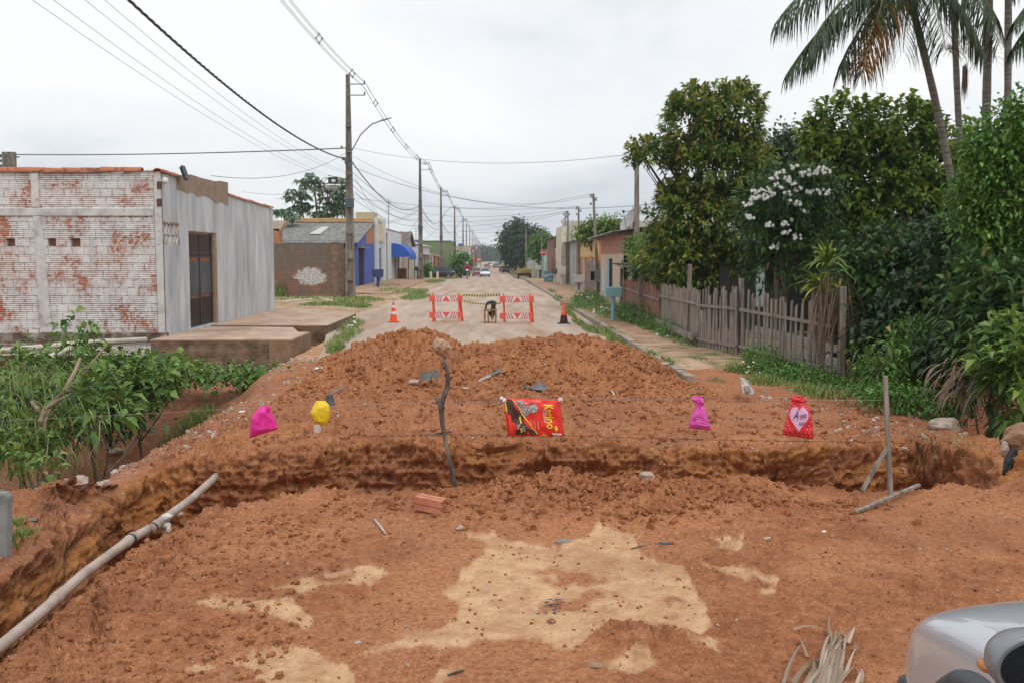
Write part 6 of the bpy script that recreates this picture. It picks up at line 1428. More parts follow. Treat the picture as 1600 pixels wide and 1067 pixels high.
# ------------------------------------------------------------ loose clods and stones on the dirt
def rocks(name, n, sampler, mat, kind='stuff', attr=None):
    base = MB(); base.ball((0, 0, 0), 1, 5, 4); bv = np.array(base.v); bf = [f if len(f) == 4 else (f[0], f[1], f[2], f[2]) for f in base.f]
    tri = [];
    for f in base.f:
        tri.append(f[:3]); 
        if len(f) == 4: tri.append((f[0], f[2], f[3]))
    tri = np.array(tri); VV_ = []; FF_ = []; CC = []
    for i in range(n):
        x, y, r, col = sampler(i)
        z = gz(x, y, None)
        if z is None: continue
        M_ = Matrix.Rotation(nrg.uniform(0, 6.28), 3, Vector(nrg.normal(0, 1, 3)).normalized()); M_ = np.array(M_)
        v = bv*(1+.34*(nrg.random((len(bv), 1))-.5)*2); v = (v*np.array([1, nrg.uniform(.6, .95), nrg.uniform(.5, .9)])*r)@M_.T
        FF_.append(tri+len(VV_)*len(bv)); VV_.append(v+np.array([x, y, z+r*.2])); CC.append(np.tile(col, (len(bv), 1)))
    return np_mesh(name, np.concatenate(VV_), np.concatenate(FF_), mat, attrs={'zone': np.concatenate(CC)}, smooth=False)
def clod_s(i):
    u = nrg.random()
    if u < .40:   # mound
        x = nrg.uniform(-3.3, 3.6); y = nrg.uniform(14.8, 20.6); r = .008+.058*nrg.random()**5; c = (0, .35*nrg.random(), nrg.random()*.8, 0)
    elif u < .56: # near ridge
        x = nrg.normal(.9, 1.0); y = nrg.normal(8.35, .3); r = .005+.042*nrg.random()**5.5; c = (0, .2, .5+.5*nrg.random(), 0)
    elif u < .68: # far bank
        x = nrg.uniform(-3.8, 5.5); y = 11.2+4*nrg.random()**1.3; r = .008+.05*nrg.random()**4.5; c = (0, .1, nrg.random(), .2)
    elif u < .82: # left foreground
        x = nrg.uniform(-3, -1.0)-.2*nrg.random(); y = nrg.uniform(4.7, 8.2); r = .002+.030*nrg.random()**6; c = (0, .3*nrg.random(), nrg.random(), .1)
    else:
        x = nrg.uniform(-3, 5); y = nrg.uniform(4.6, 8.6); r = .002+.014*nrg.random()**4; c = (.0, 0, nrg.random(), 0)
    return x, y, r, c
o = rocks('dirt_clods', 27000, clod_s, DIRT); tag(o, kind='stuff')
M_stone = mk('pale_stone', [(.26, .20, .16), (.40, .33, .27), (.50, .44, .38)], scale=6, detail=8, bump=.004, spots=((.30, .13, .07), 5, .5, .65))
def peb_s(i):
    q = nrg.random()
    if q < .25: x = nrg.uniform(-4.4, -3.2); y = nrg.uniform(9.2, 22); r = .012+.05*nrg.random()**3
    elif q < .4: x = nrg.uniform(4.0, 6.0); y = nrg.uniform(11.2, 16); r = .012+.045*nrg.random()**3
    elif q < .7: x = nrg.uniform(-3.3, 4); y = nrg.uniform(11.2, 19.5); r = .008+.022*nrg.random()**3
    else: x = nrg.uniform(-3.2, 4.5); y = nrg.uniform(4.6, 8.8); r = .003+.010*nrg.random()**3
    return x, y, r, (0, 0, 0, 0)
o = rocks('pebbles', 1500, peb_s, M_stone); tag(o, kind='stuff')
def lump(name, lab, cat, p, r, mat, seed, j=.22, sub=1):
    rr = random.Random(seed); mb = MB(); mb.ball((0, 0, 0), r, 8, 6, j, rr); mb.v = [tuple(Vector(v)+Vector(p)) for v in mb.v]
    return tag(mb.build(name, mat, None, base=p, bevel=.004), lab, cat)
# named stones
for (px, py, r, lab, m_) in ((722, 826, (.05, .04, .025), 'small grey stone at the foot of the loose dirt ridge', M_stone), (1012, 748, (.075, .06, .05), 'grey lump on top of the dirt heap in the trench', M_stone),
    (182, 706, (.19, .16, .06), 'pale flat concrete chunk on the edge of the gully', M_stone), (120, 757, (.13, .10, .07), 'rough pale rubble piece at the lip of the left cut', M_stone), (1475, 668, (.22, .2, .10), 'large pale rock on the bank edge under the dark bushes', M_stone),
    (1440, 628, (.14, .14, .12), 'mossy round stone in the weeds on the right', mk('mossy_stone', [(.10, .13, .05), (.28, .27, .24)], scale=8)), (862, 972, (.028, .022, .02), 'small dark red clod by the ink stain on the sand', DIRT), (930, 1041, (.055, .022, .018), 'long pinkish clod beside the little dirt heap', MATS['bare_jamb']),
    (560, 1004, (.022, .02, .01), 'whitish flat pebble left of the sand patch', M_stone), (1148, 656, (.02, .02, .014), 'white pebble near the magenta bag', M_stone), (1287, 832, (.022, .012, .016), 'cream shell like chip on the red dirt', plain('cream_chip', (.72, .66, .5), .7)),
    (1199, 842, (.03, .022, .014), 'small mottled stone right of the pale patch', M_stone), (880, 846, (.07, .03, .015), 'flat grey chip beside the thin sticks', plain('slate_grey', (.22, .21, .20), .8)), (1038, 850, (.065, .02, .012), 'dark blue grey flat chip on the dirt', plain('dark_chip', (.05, .06, .075), .6))):
    p = GP(px, py); lump('stone' if 'clod' not in lab else 'clod', lab, 'stone', p+Vector((0, 0, r[2]*.3)), r, m_, int(px))
rj = random.Random(3)
# left slope rubble, white litter etc
def slabpiece(name, lab, cat, px, py, a, b_, c, mat, tilt=(0, 0, 0), lift=0):
    p = GP(px, py)+Vector((0, 0, c*.5+lift)); Mx = Matrix.Rotation(tilt[2], 3, 'Z') @ Matrix.Rotation(tilt[0], 3, 'X') @ Matrix.Rotation(tilt[1], 3, 'Y')
    mb = MB(); poly = [(-a, -b_), (a*.7, -b_*1.1), (a, b_*.5), (a*.4, b_), (-a*.8, b_*.8)]
    mb.prism([Mx @ Vector((x, y, -c/2))+p for x, y in poly], Mx @ Vector((0, 0, c))); return tag(mb.build(name, mat, None, base=p, bevel=min(.006, c*.3)), lab, cat)
M_asph = mk('asphalt_chunk', [(.10, .095, .09), (.2, .19, .18)], scale=12, bump=.006)
M_paper = plain('white_litter', (.66, .66, .64), .7)
for (px, py, a, b_, c, m_, tl, lab, nm) in (
    (665, 596, .10, .16, .05, M_asph, (1.1, 0, -.5), 'left slab of a little leaning pair of grey concrete pieces on the heap', 'concrete_piece'), (681, 594, .09, .17, .05, M_asph, (1.05, .2, .5), 'right slab of the leaning pair of grey concrete pieces on the heap', 'concrete_piece'),
    (647, 598, .09, .06, .04, M_stone, (.3, 0, 0), 'pale broken piece left of the leaning slabs', 'concrete_piece'), (776, 583, .13, .05, .04, M_asph, (.3, -.4, .5), 'blue grey sliver sticking out of the heap', 'concrete_piece'), (758, 592, .13, .04, .03, M_stone, (.3, -.4, .5), 'long pale grey sliver lower on the heap', 'concrete_piece'),
    (496, 675, .05, .10, .02, M_stone, (.9, .2, .3), 'grey tile fragment below the yellow bag', 'tile_piece'), (728, 608, .06, .04, .03, M_stone, (.3, 0, .4), 'small pale stone piece right of the forked stick', 'concrete_piece'),
    (380, 643, .07, .03, .01, M_paper, (.2, 0, .2), 'crumpled white paper above the pink bag', 'litter'), (360, 597, .05, .03, .01, M_paper, (.3, .2, .2), 'white wrapper on the far left bank', 'litter'), (500, 576, .10, .05, .02, M_paper, (.2, 0, .1), 'whitish litter by the platform corner', 'litter'),
    (296, 686, .09, .04, .02, M_stone, (.1, 0, .1), 'flat pale chip on the ochre bank', 'concrete_piece'), (407, 655, .06, .05, .03, MATS['bare_jamb'], (.3, 0, .1), 'pinkish stone behind the pink bag', 'concrete_piece'),
    (1160, 566, .16, .07, .08, M_paper, (.2, 0, .1), 'white plastic bottle shaped litter at the foot of the ragged pickets', 'litter'), (880, 508, .28, .1, .02, M_paper, (0, 0, .2), 'flat whitish litter on the road near the right cone', 'litter'), (812, 517, .2, .06, .02, M_asph, (0, 0, .1), 'flat dark litter on the road behind the heap', 'litter'), (778, 519, .12, .08, .02, M_asph, (0, 0, .6), 'dark scrap on the road behind the heap', 'litter'),
    (1040, 572, .14, .07, .07, M_stone, (.3, 0, .1), 'pale stone lying on the worn kerb', 'concrete_piece'), (1048, 578, .09, .06, .05, MATS['bare_jamb'], (.3, 0, .1), 'orange stone near the end of the kerb', 'concrete_piece'), (315, 585, .22, .16, .03, M_stone, (.2, 0, .1), 'pale broken concrete sheet in the grass by the gully', 'concrete_piece'),
    (50, 812, .05, .03, .01, M_asph, (.1, 0, .1), 'dark scrap on the left bank top', 'litter'), (1090, 616, .13, .02, .015, MATS['box_black'], (0, 0, -.1), 'thin black strip lying above the magenta bag', 'litter')):
    slabpiece(nm, lab, 'litter' if nm == 'litter' else 'rubble', px, py, a, b_, c, m_, tl)
# ------------------------------------------------------------ posts and strings
M_dwood = mk('dark_burnt_wood', [(.045, .035, .03), (.13, .105, .09), (.24, .20, .17)], scale=5, detail=9, stretch=(2, 2, .5), bump=.02, bscale=12)
dP = 8.75
def ap(px, py, d=dP): return at(px, py, d)
base_ = ap(716, 778); t = thing('forked_stick', 'crooked dark branch stuck upright at the trench lip, holding the fence wire', 'stake', base_)
mb = MB(); pts = [(722, 800), (716, 775), (708, 745), (698, 700), (691, 660), (689, 632), (694, 618), (700, 600), (699, 580), (695, 562), (693, 545)]
mb.tube([ap(a, b_, dP+.03*math.sin(i*2)) for i, (a, b_) in enumerate(pts)], [.020, .021, .020, .019, .021, .029, .024, .019, .018, .017, .014], 8)
wpart('stem', mb, M_dwood, t, smooth=True)
mb = MB(); mb.tube([ap(692, 640), ap(684, 625), ap(681, 617)], [.026, .02, .012], 7); mb.tube([ap(686, 628), ap(675, 629)], [.01, .006], 5); mb.tube([ap(710, 750), ap(716, 752)], [.012, .005], 5); wpart('fork', mb, M_dwood, t, smooth=True)
p = ap(690, 543); t = lump('rock', 'rough square brownish stone balanced on top of the crooked branch', 'stone', p, (.085, .075, .068), mk('balanced_stone', [(.30, .17, .10), (.42, .30, .21), (.50, .40, .31)], scale=11, bump=.006, spots=((.30, .12, .06), 7, .5, .62)), 4, .12)
for v in t.data.vertices:   # squarish block, tilted
    c = v.co; m_ = max(abs(c.x)/.085, abs(c.y)/.075, abs(c.z)/.068, .3); v.co = c*(1/m_)**.55
t.rotation_euler = (.25, .55, .5)
rb = ap(1391, 772, 8.6); t = thing('wooden_stake', 'squared grey wooden stake holding the fence wire on the right', 'stake', rb)
mb = MB(); mb.bar(ap(1392, 785, 8.6), ap(1383, 587, 8.6), .042, .035, w2=.036); wpart('post', mb, M_wood, t, bevel=.004)
mb = MB(); mb.bar(ap(1347, 766, 8.45), ap(1388, 696, 8.6), .036, .02, up=(0, 1, 0)); wpart('brace', mb, M_wood, t, bevel=.003)
mb = MB(); mb.bar(GP(1336, 803)+Vector((0, 0, .02)), ap(1436, 757, 8.75), .036, .022); tag(mb.build('plank', M_wood, None, base=GP(1336, 803), bevel=.003), 'thin grey plank lying on the trench lip below the stake', 'plank')
M_wire = plain('fence_wire', (.30, .29, .28), .5, .7)
def wire(lab, pts, r, sag=.02, barb=False, mat=None):
    P_ = [Vector(q) for q in pts]; out = []
    for a, c in zip(P_[:-1], P_[1:]):
        for i in range(12): t_ = i/12; q = a.lerp(c, t_); q.z -= sag*4*t_*(1-t_); out.append(q)
    out.append(P_[-1]); t = thing('fence_wire', lab, 'wire', out[0]); mb = MB(); mb.tube(out, r, 5, False); wpart('strand', mb, mat or M_wire, t)
    if barb:
        mb = MB()
        for i in range(0, len(out)-1):
            q = out[i]; mb.bar(q-Vector((.012, 0, .014)), q+Vector((.012, 0, .014)), .003); mb.bar(q-Vector((.012, 0, -.014)), q+Vector((.012, 0, -.014)), .003)
        wpart('barbs', mb, mat or M_wire, t)
wire('upper thin wire carrying the coloured bags across the trench', [at(-60, 660, 9.2), at(330, 640, 9.0), at(690, 628, 8.78), at(880, 622, 8.72), at(1385, 625, 8.62)], .0018, .006)
wire('lower barbed wire crossing below the coloured bags', [ap(560, 680, 9.0), ap(690, 677, 8.8), ap(880, 680, 8.75), ap(1385, 690, 8.62)], .0022, .012, True, plain('rusty_wire', (.10, .07, .055), .8, .4))
mb = MB(); mb.bar(ap(663, 679, 8.8), ap(706, 674, 8.8), .018, .012); tag(mb.build('wire_stick', M_dwood, None, base=ap(690, 677)), 'short stick tied to the barbed wire at the crooked branch', 'stick')
# ------------------------------------------------------------ bags
def pillow(name, mat, parent, Lp, Rp, d, thick, seed, nu=22, nv=30, wr=.008, gather=0, yaw=0):
    """Lp/Rp: left and right outline pixels top to bottom. returns surf(s,t,off)"""
    Lp, Rp = np.array(Lp, float), np.array(Rp, float)
    def edge(Pp, t): 
        k = t*(len(Pp)-1); i = min(int(k), len(Pp)-2); return Pp[i]*(1-(k-i))+Pp[i+1]*(k-i)
    def surf(s, t, off=0, sgn=-1):
        q = edge(Lp, t)*(1-s)+edge(Rp, t)*s; b_ = (max(0, 4*s*(1-s))**.6)*(max(0.0, min(1, t*3.5, (1-t)*5+.05))**.7 if not gather else (.35+.65*min(1, t*2.5))*min(1, (1-t)*6+.05))
        w = wr*(float(vn(np.array(s*5.+seed), np.array(t*4.), np.array(.5), seed))+.6*float(vn(np.array(s*11.), np.array(t*7.+seed), np.array(.5), seed+1)))
        if gather: w += gather*math.sin(s*math.pi*9+seed)*max(0, 1-t*2.6)*min(1, 4*s*(1-s)*2)
        p = at(q[0], q[1], d+yaw*(s-.5)); p.y += sgn*(thick*b_)+w*min(1, 8*s*(1-s))-off
        return p
    mb = MB(); idx = {}
    for sg in (-1, 1):
        for i in range(nu+1):
            for j in range(nv+1):
                if sg == 1 and (i in (0, nu) or j in (0, nv)): idx[(sg, i, j)] = idx[(-1, i, j)]; continue
                idx[(sg, i, j)] = len(mb.v); mb.v.append(tuple(surf(i/nu, j/nv, 0, sg)))
    for sg in (-1, 1):
        for i in range(nu):
            for j in range(nv):
                f = (idx[(sg, i, j)], idx[(sg, i, j+1)], idx[(sg, i+1, j+1)], idx[(sg, i+1, j)]); mb.f.append(f if sg == -1 else f[::-1]); mb.m.append(0)
    o = wpart(name, mb, mat, parent, smooth=True); return surf, o
def plast(name, c, trans=.25, rough=.32):
    m = leafmat(name, tuple(x*.92 for x in c), c, c, rough=rough, trans=trans); return m
def attr0(o):
    a = o.data.attributes.new('rnd', 'FLOAT_COLOR', 'POINT'); n = len(o.data.vertices); a.data.foreach_set('color', np.tile([.5, 0, 0, 1], n))
t = thing('plastic_bag', 'bright pink plastic bag blown sideways on the wire, leftmost bag', 'bag', ap(410, 635, 8.95))
sf, o = pillow('bag', plast('hot_pink_plastic', (.92, .05, .42)), t, [(407, 634), (400, 641), (393, 651), (391, 665), (390, 684)], [(421, 636), (424, 642), (430, 655), (434, 668), (432, 671)], 8.95, .05, 3, wr=.018); attr0(o)
mb = MB(); mb.ball(ap(419, 637, 8.9), (.022, .02, .03), 8, 6, .2); o = wpart('knot', mb, plast('hot_pink_plastic', ()), t); attr0(o)
t = thing('plastic_bag', 'yellow plastic bag hanging on the wire above a tile fragment', 'bag', ap(500, 630, 8.9))
sf, o = pillow('bag', plast('yellow_plastic', (.92, .68, .035)), t, [(494, 626), (488, 636), (484, 645), (489, 654), (495, 662)], [(508, 626), (515, 633), (516, 643), (514, 655), (510, 664)], 8.9, .05, 5, wr=.012); attr0(o)
mb = MB(); mb.ball(ap(512, 641, 8.82), (.012, .015, .03), 8, 6, .2); o = wpart('knot', mb, plast('yellow_plastic', ()), t); attr0(o)
def polyon(surf, pts, off, mat, parent, name, n=6):
    """flat shape laid on the cloth surface; pts in (s,t)"""
    mb = MB(); cx = sum(p[0] for p in pts)/len(pts); cy = sum(p[1] for p in pts)/len(pts); rings = []
    for r in range(n+1):
        f = r/n; rings.append([surf(cx+(a-cx)*f, cy+(b_-cy)*f, off) for a, b_ in pts])
    mb.v.append(tuple(rings[0][0])); m_ = len(pts)
    for r in range(1, n+1): mb.v += [tuple(v) for v in rings[r]]
    for k in range(m_): mb.f.append((0, 1+(k+1) % m_, 1+k)); mb.m.append(0)
    for r in range(n-1):
        for k in range(m_): mb.f.append((1+r*m_+k, 1+r*m_+(k+1) % m_, 1+(r+1)*m_+(k+1) % m_, 1+(r+1)*m_+k)); mb.m.append(0)
    return wpart(name, mb, mat, parent)
def texton(surf, body, s0, t0, w, rot, mat, parent, off=.004, ws=1.0, hs=1.0, shear=0, bold=0):
    v, f = text_mesh(body, 1, shear, bold); xs = [q[0] for q in v]; W_ = max(xs)-min(xs); k = w/W_; c, s = math.cos(rot), math.sin(rot); mb = MB()
    for x, y, z in v:
        X, Y = x*k, y*k*hs; mb.v.append(tuple(surf(s0+(X*c-Y*s)*ws, t0-(X*s+Y*c), off)))
    mb.f = list(f); mb.m = [0]*len(f); return wpart('lettering', mb, mat, parent)
t = thing('plastic_bag', 'magenta gathered plastic bag hanging upright on the wire, between the red sack and heart bag', 'bag', ap(1092, 625, 8.68))
mm = plast('magenta_plastic', (.85, .12, .55), rough=.2)
sf, o = pillow('bag', mm, t, [(1087, 629), (1086, 638), (1081, 648), (1077, 658), (1076, 669)], [(1100, 632), (1102, 640), (1106, 651), (1109, 662), (1112, 672)], 8.68, .045, 9, wr=.012, gather=.012); attr0(o)
sf2, o = pillow('gathered_top', mm, t, [(1083, 619), (1081, 624), (1087, 629)], [(1094, 618), (1100, 624), (1100, 632)], 8.68, .025, 12, wr=.014, gather=.01); attr0(o)
for k in range(4): polyon(sf, [(.25, .45+k*.1), (.8, .5+k*.1), (.8, .515+k*.1), (.25, .465+k*.1)], .003, plain('pale_pink', (.85, .5, .7), .4), t, 'print', 3)
t = thing('plastic_bag', 'red bag with white dots and a pale heart with script lettering, rightmost bag', 'bag', ap(1246, 625, 8.66))
mr_ = plast('red_dotted_plastic', (.78, .035, .05), trans=.12)
sf, o = pillow('bag', mr_, t, [(1236, 627), (1233, 637), (1229, 652), (1225, 668), (1222, 679)], [(1259, 627), (1264, 638), (1269, 652), (1270, 668), (1271, 686)], 8.66, .05, 14, wr=.010, gather=.010); attr0(o)
sf2, o = pillow('gathered_top', mr_, t, [(1237, 618), (1235, 622), (1237, 628)], [(1256, 619), (1260, 624), (1259, 628)], 8.66, .03, 17, wr=.016, gather=.012); attr0(o)
hp = []
for k in range(40): a_ = 2*math.pi*k/40; x = 16*math.sin(a_)**3; y = 13*math.cos(a_)-5*math.cos(2*a_)-2*math.cos(3*a_)-math.cos(4*a_); hp.append((.44+x*.024, .46-y*.0235))
polyon(sf, hp, .004, plain('pale_lilac', (.70, .42, .60), .5), t, 'heart', 8)
ink = plain('navy_ink', (.03, .02, .08), .6)
texton(sf, 'A', .30, .42, .17, -.15, ink, t, .007, hs=1.6, shear=.35); texton(sf, 'ceite', .58, .42, .30, .12, ink, t, .007, hs=1.4, shear=.4); texton(sf, 'Amor', .52, .62, .25, .05, ink, t, .007, hs=1.6, shear=.4)
dots = plain('white_dot', (.85, .8, .8), .5); rd = random.Random(2)
for i in range(7):
    for j in range(11):
        s_ = (i+.5*(j % 2)+.25)/7; t_ = (j+.6)/11.3
        if s_ > .95 or ((s_-.44)/.40)**2+((t_-.46)/.34)**2 < 1: continue
        polyon(sf, [(s_+.016*math.cos(a), t_+.010*math.sin(a)) for a in np.linspace(0, 5.5, 7)], .003, dots, t, 'dot', 1)
# red and brown coffee sack
t = thing('printed_sack', 'red and brown printed food sack tied by its corners to the wire in the middle', 'sack', ap(830, 625, 8.7))
redp = plast('red_sack', (.86, .045, .03), trans=.08)
Lp = [(783, 620), (789, 632), (790, 650), (792, 668), (794, 681)]; Rp = [(878, 622), (877, 636), (878, 650), (880, 666), (882, 681)]
LT, RT = np.array(Lp, float), np.array(Rp, float)
sf, o = pillow('sheet', redp, t, [(785, 621), (788, 632), (790, 650), (792, 668), (794, 680)], [(876, 625), (876, 636), (878, 650), (880, 666), (882, 681)], 8.7, .028, 22, wr=.016, nu=34, nv=26); attr0(o)
brn = plain('dark_brown_print', (.075, .035, .028), .4); ylw = plain('yellow_print', (.85, .62, .05), .4); wht = plain('white_print', (.75, .73, .72), .4); gry = plain('grey_print', (.33, .30, .31), .4)
polyon(sf, [(.05, .05), (.15, .03), (.30, .45), (.52, .93), (.45, .97), (.14, .96), (.10, .55), (.03, .42)], .004, brn, t, 'brown_panel', 6)
polyon(sf, [(.15, .02), (.165, .02), (.315, .45), (.54, .94), (.52, .94), (.295, .46)], .006, ylw, t, 'yellow_line', 2)
polyon(sf, [(.015, .1), (.04, .1), (.045, .35), (.03, .42), (.015, .38)], .006, ylw, t, 'yellow_line', 2)
polyon(sf, [(.03, .42), (.095, .47), (.105, .9), (.05, .92)], .006, plain('bright_red_print', (.85, .06, .05), .4), t, 'red_panel', 2)
polyon(sf, [(.20, .06), (.34, .05), (.36, .22), (.46, .25), (.46, .38), (.38, .48), (.30, .44)], .006, gry, t, 'grey_figure', 4)
polyon(sf, [(.45, .22), (.52, .14), (.58, .20), (.60, .30), (.56, .38), (.48, .40), (.44, .33)], .007, mk('portrait_grey', [(.12, .11, .11), (.6, .58, .57)], scale=30), t, 'portrait', 4)
polyon(sf, [(.44, .15), (.49, .10), (.53, .14), (.47, .20)], .009, brn, t, 'hair', 2)
for (a, b_) in ((.24, .12), (.28, .2), (.33, .3), (.36, .12), (.30, .36), (.4, .3), (.22, .2)): polyon(sf, [(a, b_), (a+.05, b_+.02), (a+.04, b_+.05)], .009, brn if a < .3 else wht, t, 'stripe', 1)
texton(sf, 'Karino', .775, .47, .62, -math.pi/2, ylw, t, .007, hs=1.15, ws=.82, bold=.02)
texton(sf, 'Tradicional', .69, .46, .34, -math.pi/2, wht, t, .007, ws=.85, hs=1.1)
texton(sf, '5kg', .21, .72, .12, -math.pi/2, wht, t, .009, ws=.85); texton(sf, 'CAFE', .30, .78, .16, -math.pi/2, wht, t, .009, ws=.85)
for k in range(3):
    polyon(sf, [(.43+.06*k, .58), (.445+.06*k, .58), (.445+.06*k, .80), (.43+.06*k, .80)], .006, plain('faint_pink', (.8, .3, .28), .4), t, 'small_print', 2)
polyon(sf, [(.235, .50), (.265, .48), (.275, .64), (.245, .66)], .007, ylw, t, 'yellow_box', 2); polyon(sf, [(.235, .75), (.27, .74), (.27, .88), (.23, .9)], .007, ylw, t, 'yellow_box', 2)
polyon(sf, [(.87+.03*math.cos(a), .79+.075*math.sin(a)) for a in np.linspace(0, 5.7, 10)], .006, ylw, t, 'yellow_seal', 2)
polyon(sf, [(.78, .90), (.96, .93), (.95, .97), (.80, .97)], .007, wht, t, 'white_fold', 2); polyon(sf, [(.55, .965), (.72, .97), (.72, .985), (.55, .98)], .005, ylw, t, 'yellow_line', 1)
for (px, py) in ((784, 622), (787, 625), (876, 624)):
    mb = MB(); mb.ball(ap(px, py, 8.66), (.02, .02, .018), 7, 5, .35, rj); wpart('tied_corner', mb, plain('sack_inside_white', (.72, .66, .68), .4), t)
# ------------------------------------------------------------ pipes
M_pipe = mk('muddy_pvc', [(.30, .22, .175), (.40, .32, .27), (.46, .39, .34)], scale=3, detail=8, rough=.5, spots=((.33, .15, .08), 3, .55, .7))
t = thing('drain_pipe', 'long muddy beige plastic pipe crossing the trench on the left', 'pipe', at(0, 1010, 5.7))
pp = [at(-150, 1100, 4.9), at(0, 1010, 5.75), at(60, 960, 6.3), at(130, 897, 7.1), at(200, 845, 8.0), at(250, 815, 8.75), at(300, 778, 9.8), at(330, 751, 10.5), at(352, 728, 11.2)]
mb = MB(); mb.tube(pp, .038, 16); wpart('tube', mb, M_pipe, t, smooth=True)
for (px, py, d) in ((92, 931, 6.65), (200, 845, 8.0)):
    i0 = at(px-6, py+5, d-.08); i1 = at(px+8, py-7, d+.14); mb = MB(); mb.tube([i0, i1], .044, 16); wpart('coupling', mb, M_pipe, t, smooth=True)
mb = MB(); mb.tube([at(236, 826, 8.45), at(246, 818, 8.7)], .046, 16); wpart('collar', mb, M_pipe, t, smooth=True)
for (px, py, d) in ((203, 843, 8.05), (237, 825, 8.47)):
    mb = MB(); mb.tube([at(px, py, d), at(px+2, py-1.5, d+.03)], .048, 16); wpart('seal_ring', mb, M_iron, t, smooth=True)
mb = MB(); c = at(257, 816, 8.8)
for k in range(4): mb.ball(c+Vector((rj.uniform(-.03, .03), 0, rj.uniform(-.03, .05))), (.05, .045, .035), 8, 5, .3, rj)
mb.ball(c+Vector((.04, -.03, -.06)), (.025, .02, .045), 7, 5, .3, rj); wpart('tied_rag', mb, plain('white_rag', (.66, .62, .55), .8), t, smooth=True)
M_pvc = mk('stained_white_pvc', [(.46, .42, .34), (.62, .58, .49)], scale=3, rough=.5, spots=((.2, .16, .1), 4, .56, .72))
mb = MB(); mb.tube([at(-20, 550, 18.5), at(60, 543, 18.8), at(125, 536, 19.2), at(228, 531, 20.2)], .058, 14); tag(mb.build('drain_pipe', M_pvc, None, base=at(0, 548, 18.5), smooth=True), 'long white plastic pipe along the foundation of the brick house', 'pipe')
t = thing('drain_pipe', 'short open ended white pipe angled below the long one', 'pipe', at(76, 560, 17.5))
mb = MB(); mb.tube([at(76, 559, 17.5), at(98, 549, 18.2), at(120, 541, 19)], .055, 14, False); mb.tube([at(76, 559, 17.5), at(120, 541, 19)], .048, 14, False); wpart('tube', mb, M_pvc, t, smooth=True)
mb = MB(); mb.tube([at(79, 558, 17.65), at(80, 557.5, 17.7)], .047, 12); wpart('dark_bore', mb, M_dark, t)
for (a, b_, d, lab) in (((440, 472), (490, 468), 49, 'thin white pipe lying in the grass beyond the grey house'), ((484, 463), (520, 471), 48.5, 'second white pipe lying in the grass under the brown wall')):
    mb = MB(); mb.tube([G(*a, .1), G(*b_, .1)], .06, 8); tag(mb.build('drain_pipe', M_pvc, None, base=G(*a, .1), smooth=True), lab, 'pipe')
# ------------------------------------------------------------ hollow clay block
t = thing('hollow_clay_block', 'orange hollow clay block lying on the trench lip by the stick', 'brick', GP(672, 797)); p = Vector(t.location)+Vector((0, 0, .055))
ax = Vector((.93, -.30, -.12)).normalized(); ay = Vector((.30, .95, .05)); ay = (ay-ax*ay.dot(ax)).normalized(); az = ax.cross(ay); M_clay = mk('clay_block', [(.42, .15, .085), (.56, .24, .15)], scale=6, bump=.004, rough=.85)
mb = MB(); L_, w_, h_ = .115, .055, .055
def P3(x, y, z): return p+ax*x+ay*y+az*z
def tubehole(y0, y1, z0, z1): pass
ys_ = [-w_, -w_+.012, -.006, .006, w_-.012, w_]; zs_ = [-h_, -h_+.012, -.006, .006, h_-.012, h_]
for i in range(5):
    for j in range(5):
        if i in (1, 3) and j in (1, 3): continue
        vs = [P3(x, y, z) for x in (-L_, L_) for y in (ys_[i], ys_[i+1]) for z in (zs_[j], zs_[j+1])]
        mb.add(vs, [(0, 1, 3, 2), (4, 6, 7, 5), (0, 4, 5, 1), (2, 3, 7, 6), (0, 2, 6, 4), (1, 5, 7, 3)])
wpart('block', mb, M_clay, t)
mb = MB()
for k in (-.004,):
    mb.add([P3(-L_, k, h_+.002), P3(L_, k, h_+.002), P3(L_, k+.006, h_+.002), P3(-L_, k+.006, h_+.002)], [(0, 1, 2, 3)]); mb.add([P3(-L_, -w_-.002, k), P3(L_, -w_-.002, k), P3(L_, -w_-.002, k+.006), P3(-L_, -w_-.002, k+.006)], [(0, 1, 2, 3)])
wpart('grooves', mb, mk('clay_groove', [(.25, .08, .045)]), t)
# black curved scrap, grille, chip etc
t = thing('plastic_scrap', 'curved dark grey scrap of plastic lying on the heap above the sack', 'scrap', GP(838, 612)); p = Vector(t.location)
mb = MB(); n = 14
for i in range(n+1):
    for j in range(7):
        s_, v = i/n, j/6; x = (s_-.5)*.44; z = .03+.13*(math.sin(math.pi*(s_*.9+.1))*.6+.3*math.cos(s_*9))*v; y = .10*math.cos(s_*4)*(1-v)+.12*v-.08*math.sin(math.pi*s_); mb.v.append((p.x+x, p.y+y, p.z+max(0, z)+.02))
for i in range(n):
    for j in range(6): q = i*7+j; mb.f.append((q, q+7, q+8, q+1)); mb.m.append(0)
o = wpart('shell', mb, mk('dull_black_plastic', [(.07, .075, .08), (.16, .165, .175)], scale=6, rough=.5), t, smooth=True); sd = o.modifiers.new('s', 'SOLIDIFY'); sd.thickness = .008
t = thing('metal_box', 'rusty pale metal box with a dark grille half sunk beyond the magenta bag', 'box', GP(1166, 618)); p = Vector(t.location)
Q = [at(1156, 592, 15.2), at(1168, 598, 15.2), at(1178, 615, 14.8), at(1169, 617, 14.8), at(1161, 612, 14.8)]
mb = MB(); mb.prism(Q, (.05, .18, .02)); wpart('case', mb, mk('rusty_white_metal', [(.42, .40, .37), (.52, .50, .47)], scale=8, spots=((.25, .1, .05), 9, .5, .6)), t, bevel=.006)
g_ = [at(1162, 603, 14.96), at(1170, 602.5, 14.96), at(1174, 610, 14.78), at(1165, 612, 14.78)]
mb = MB(); mb.prism(g_, (0, -.01, 0)); gr_ = wpart('grille', mb, M_iron, t)
mb = MB()
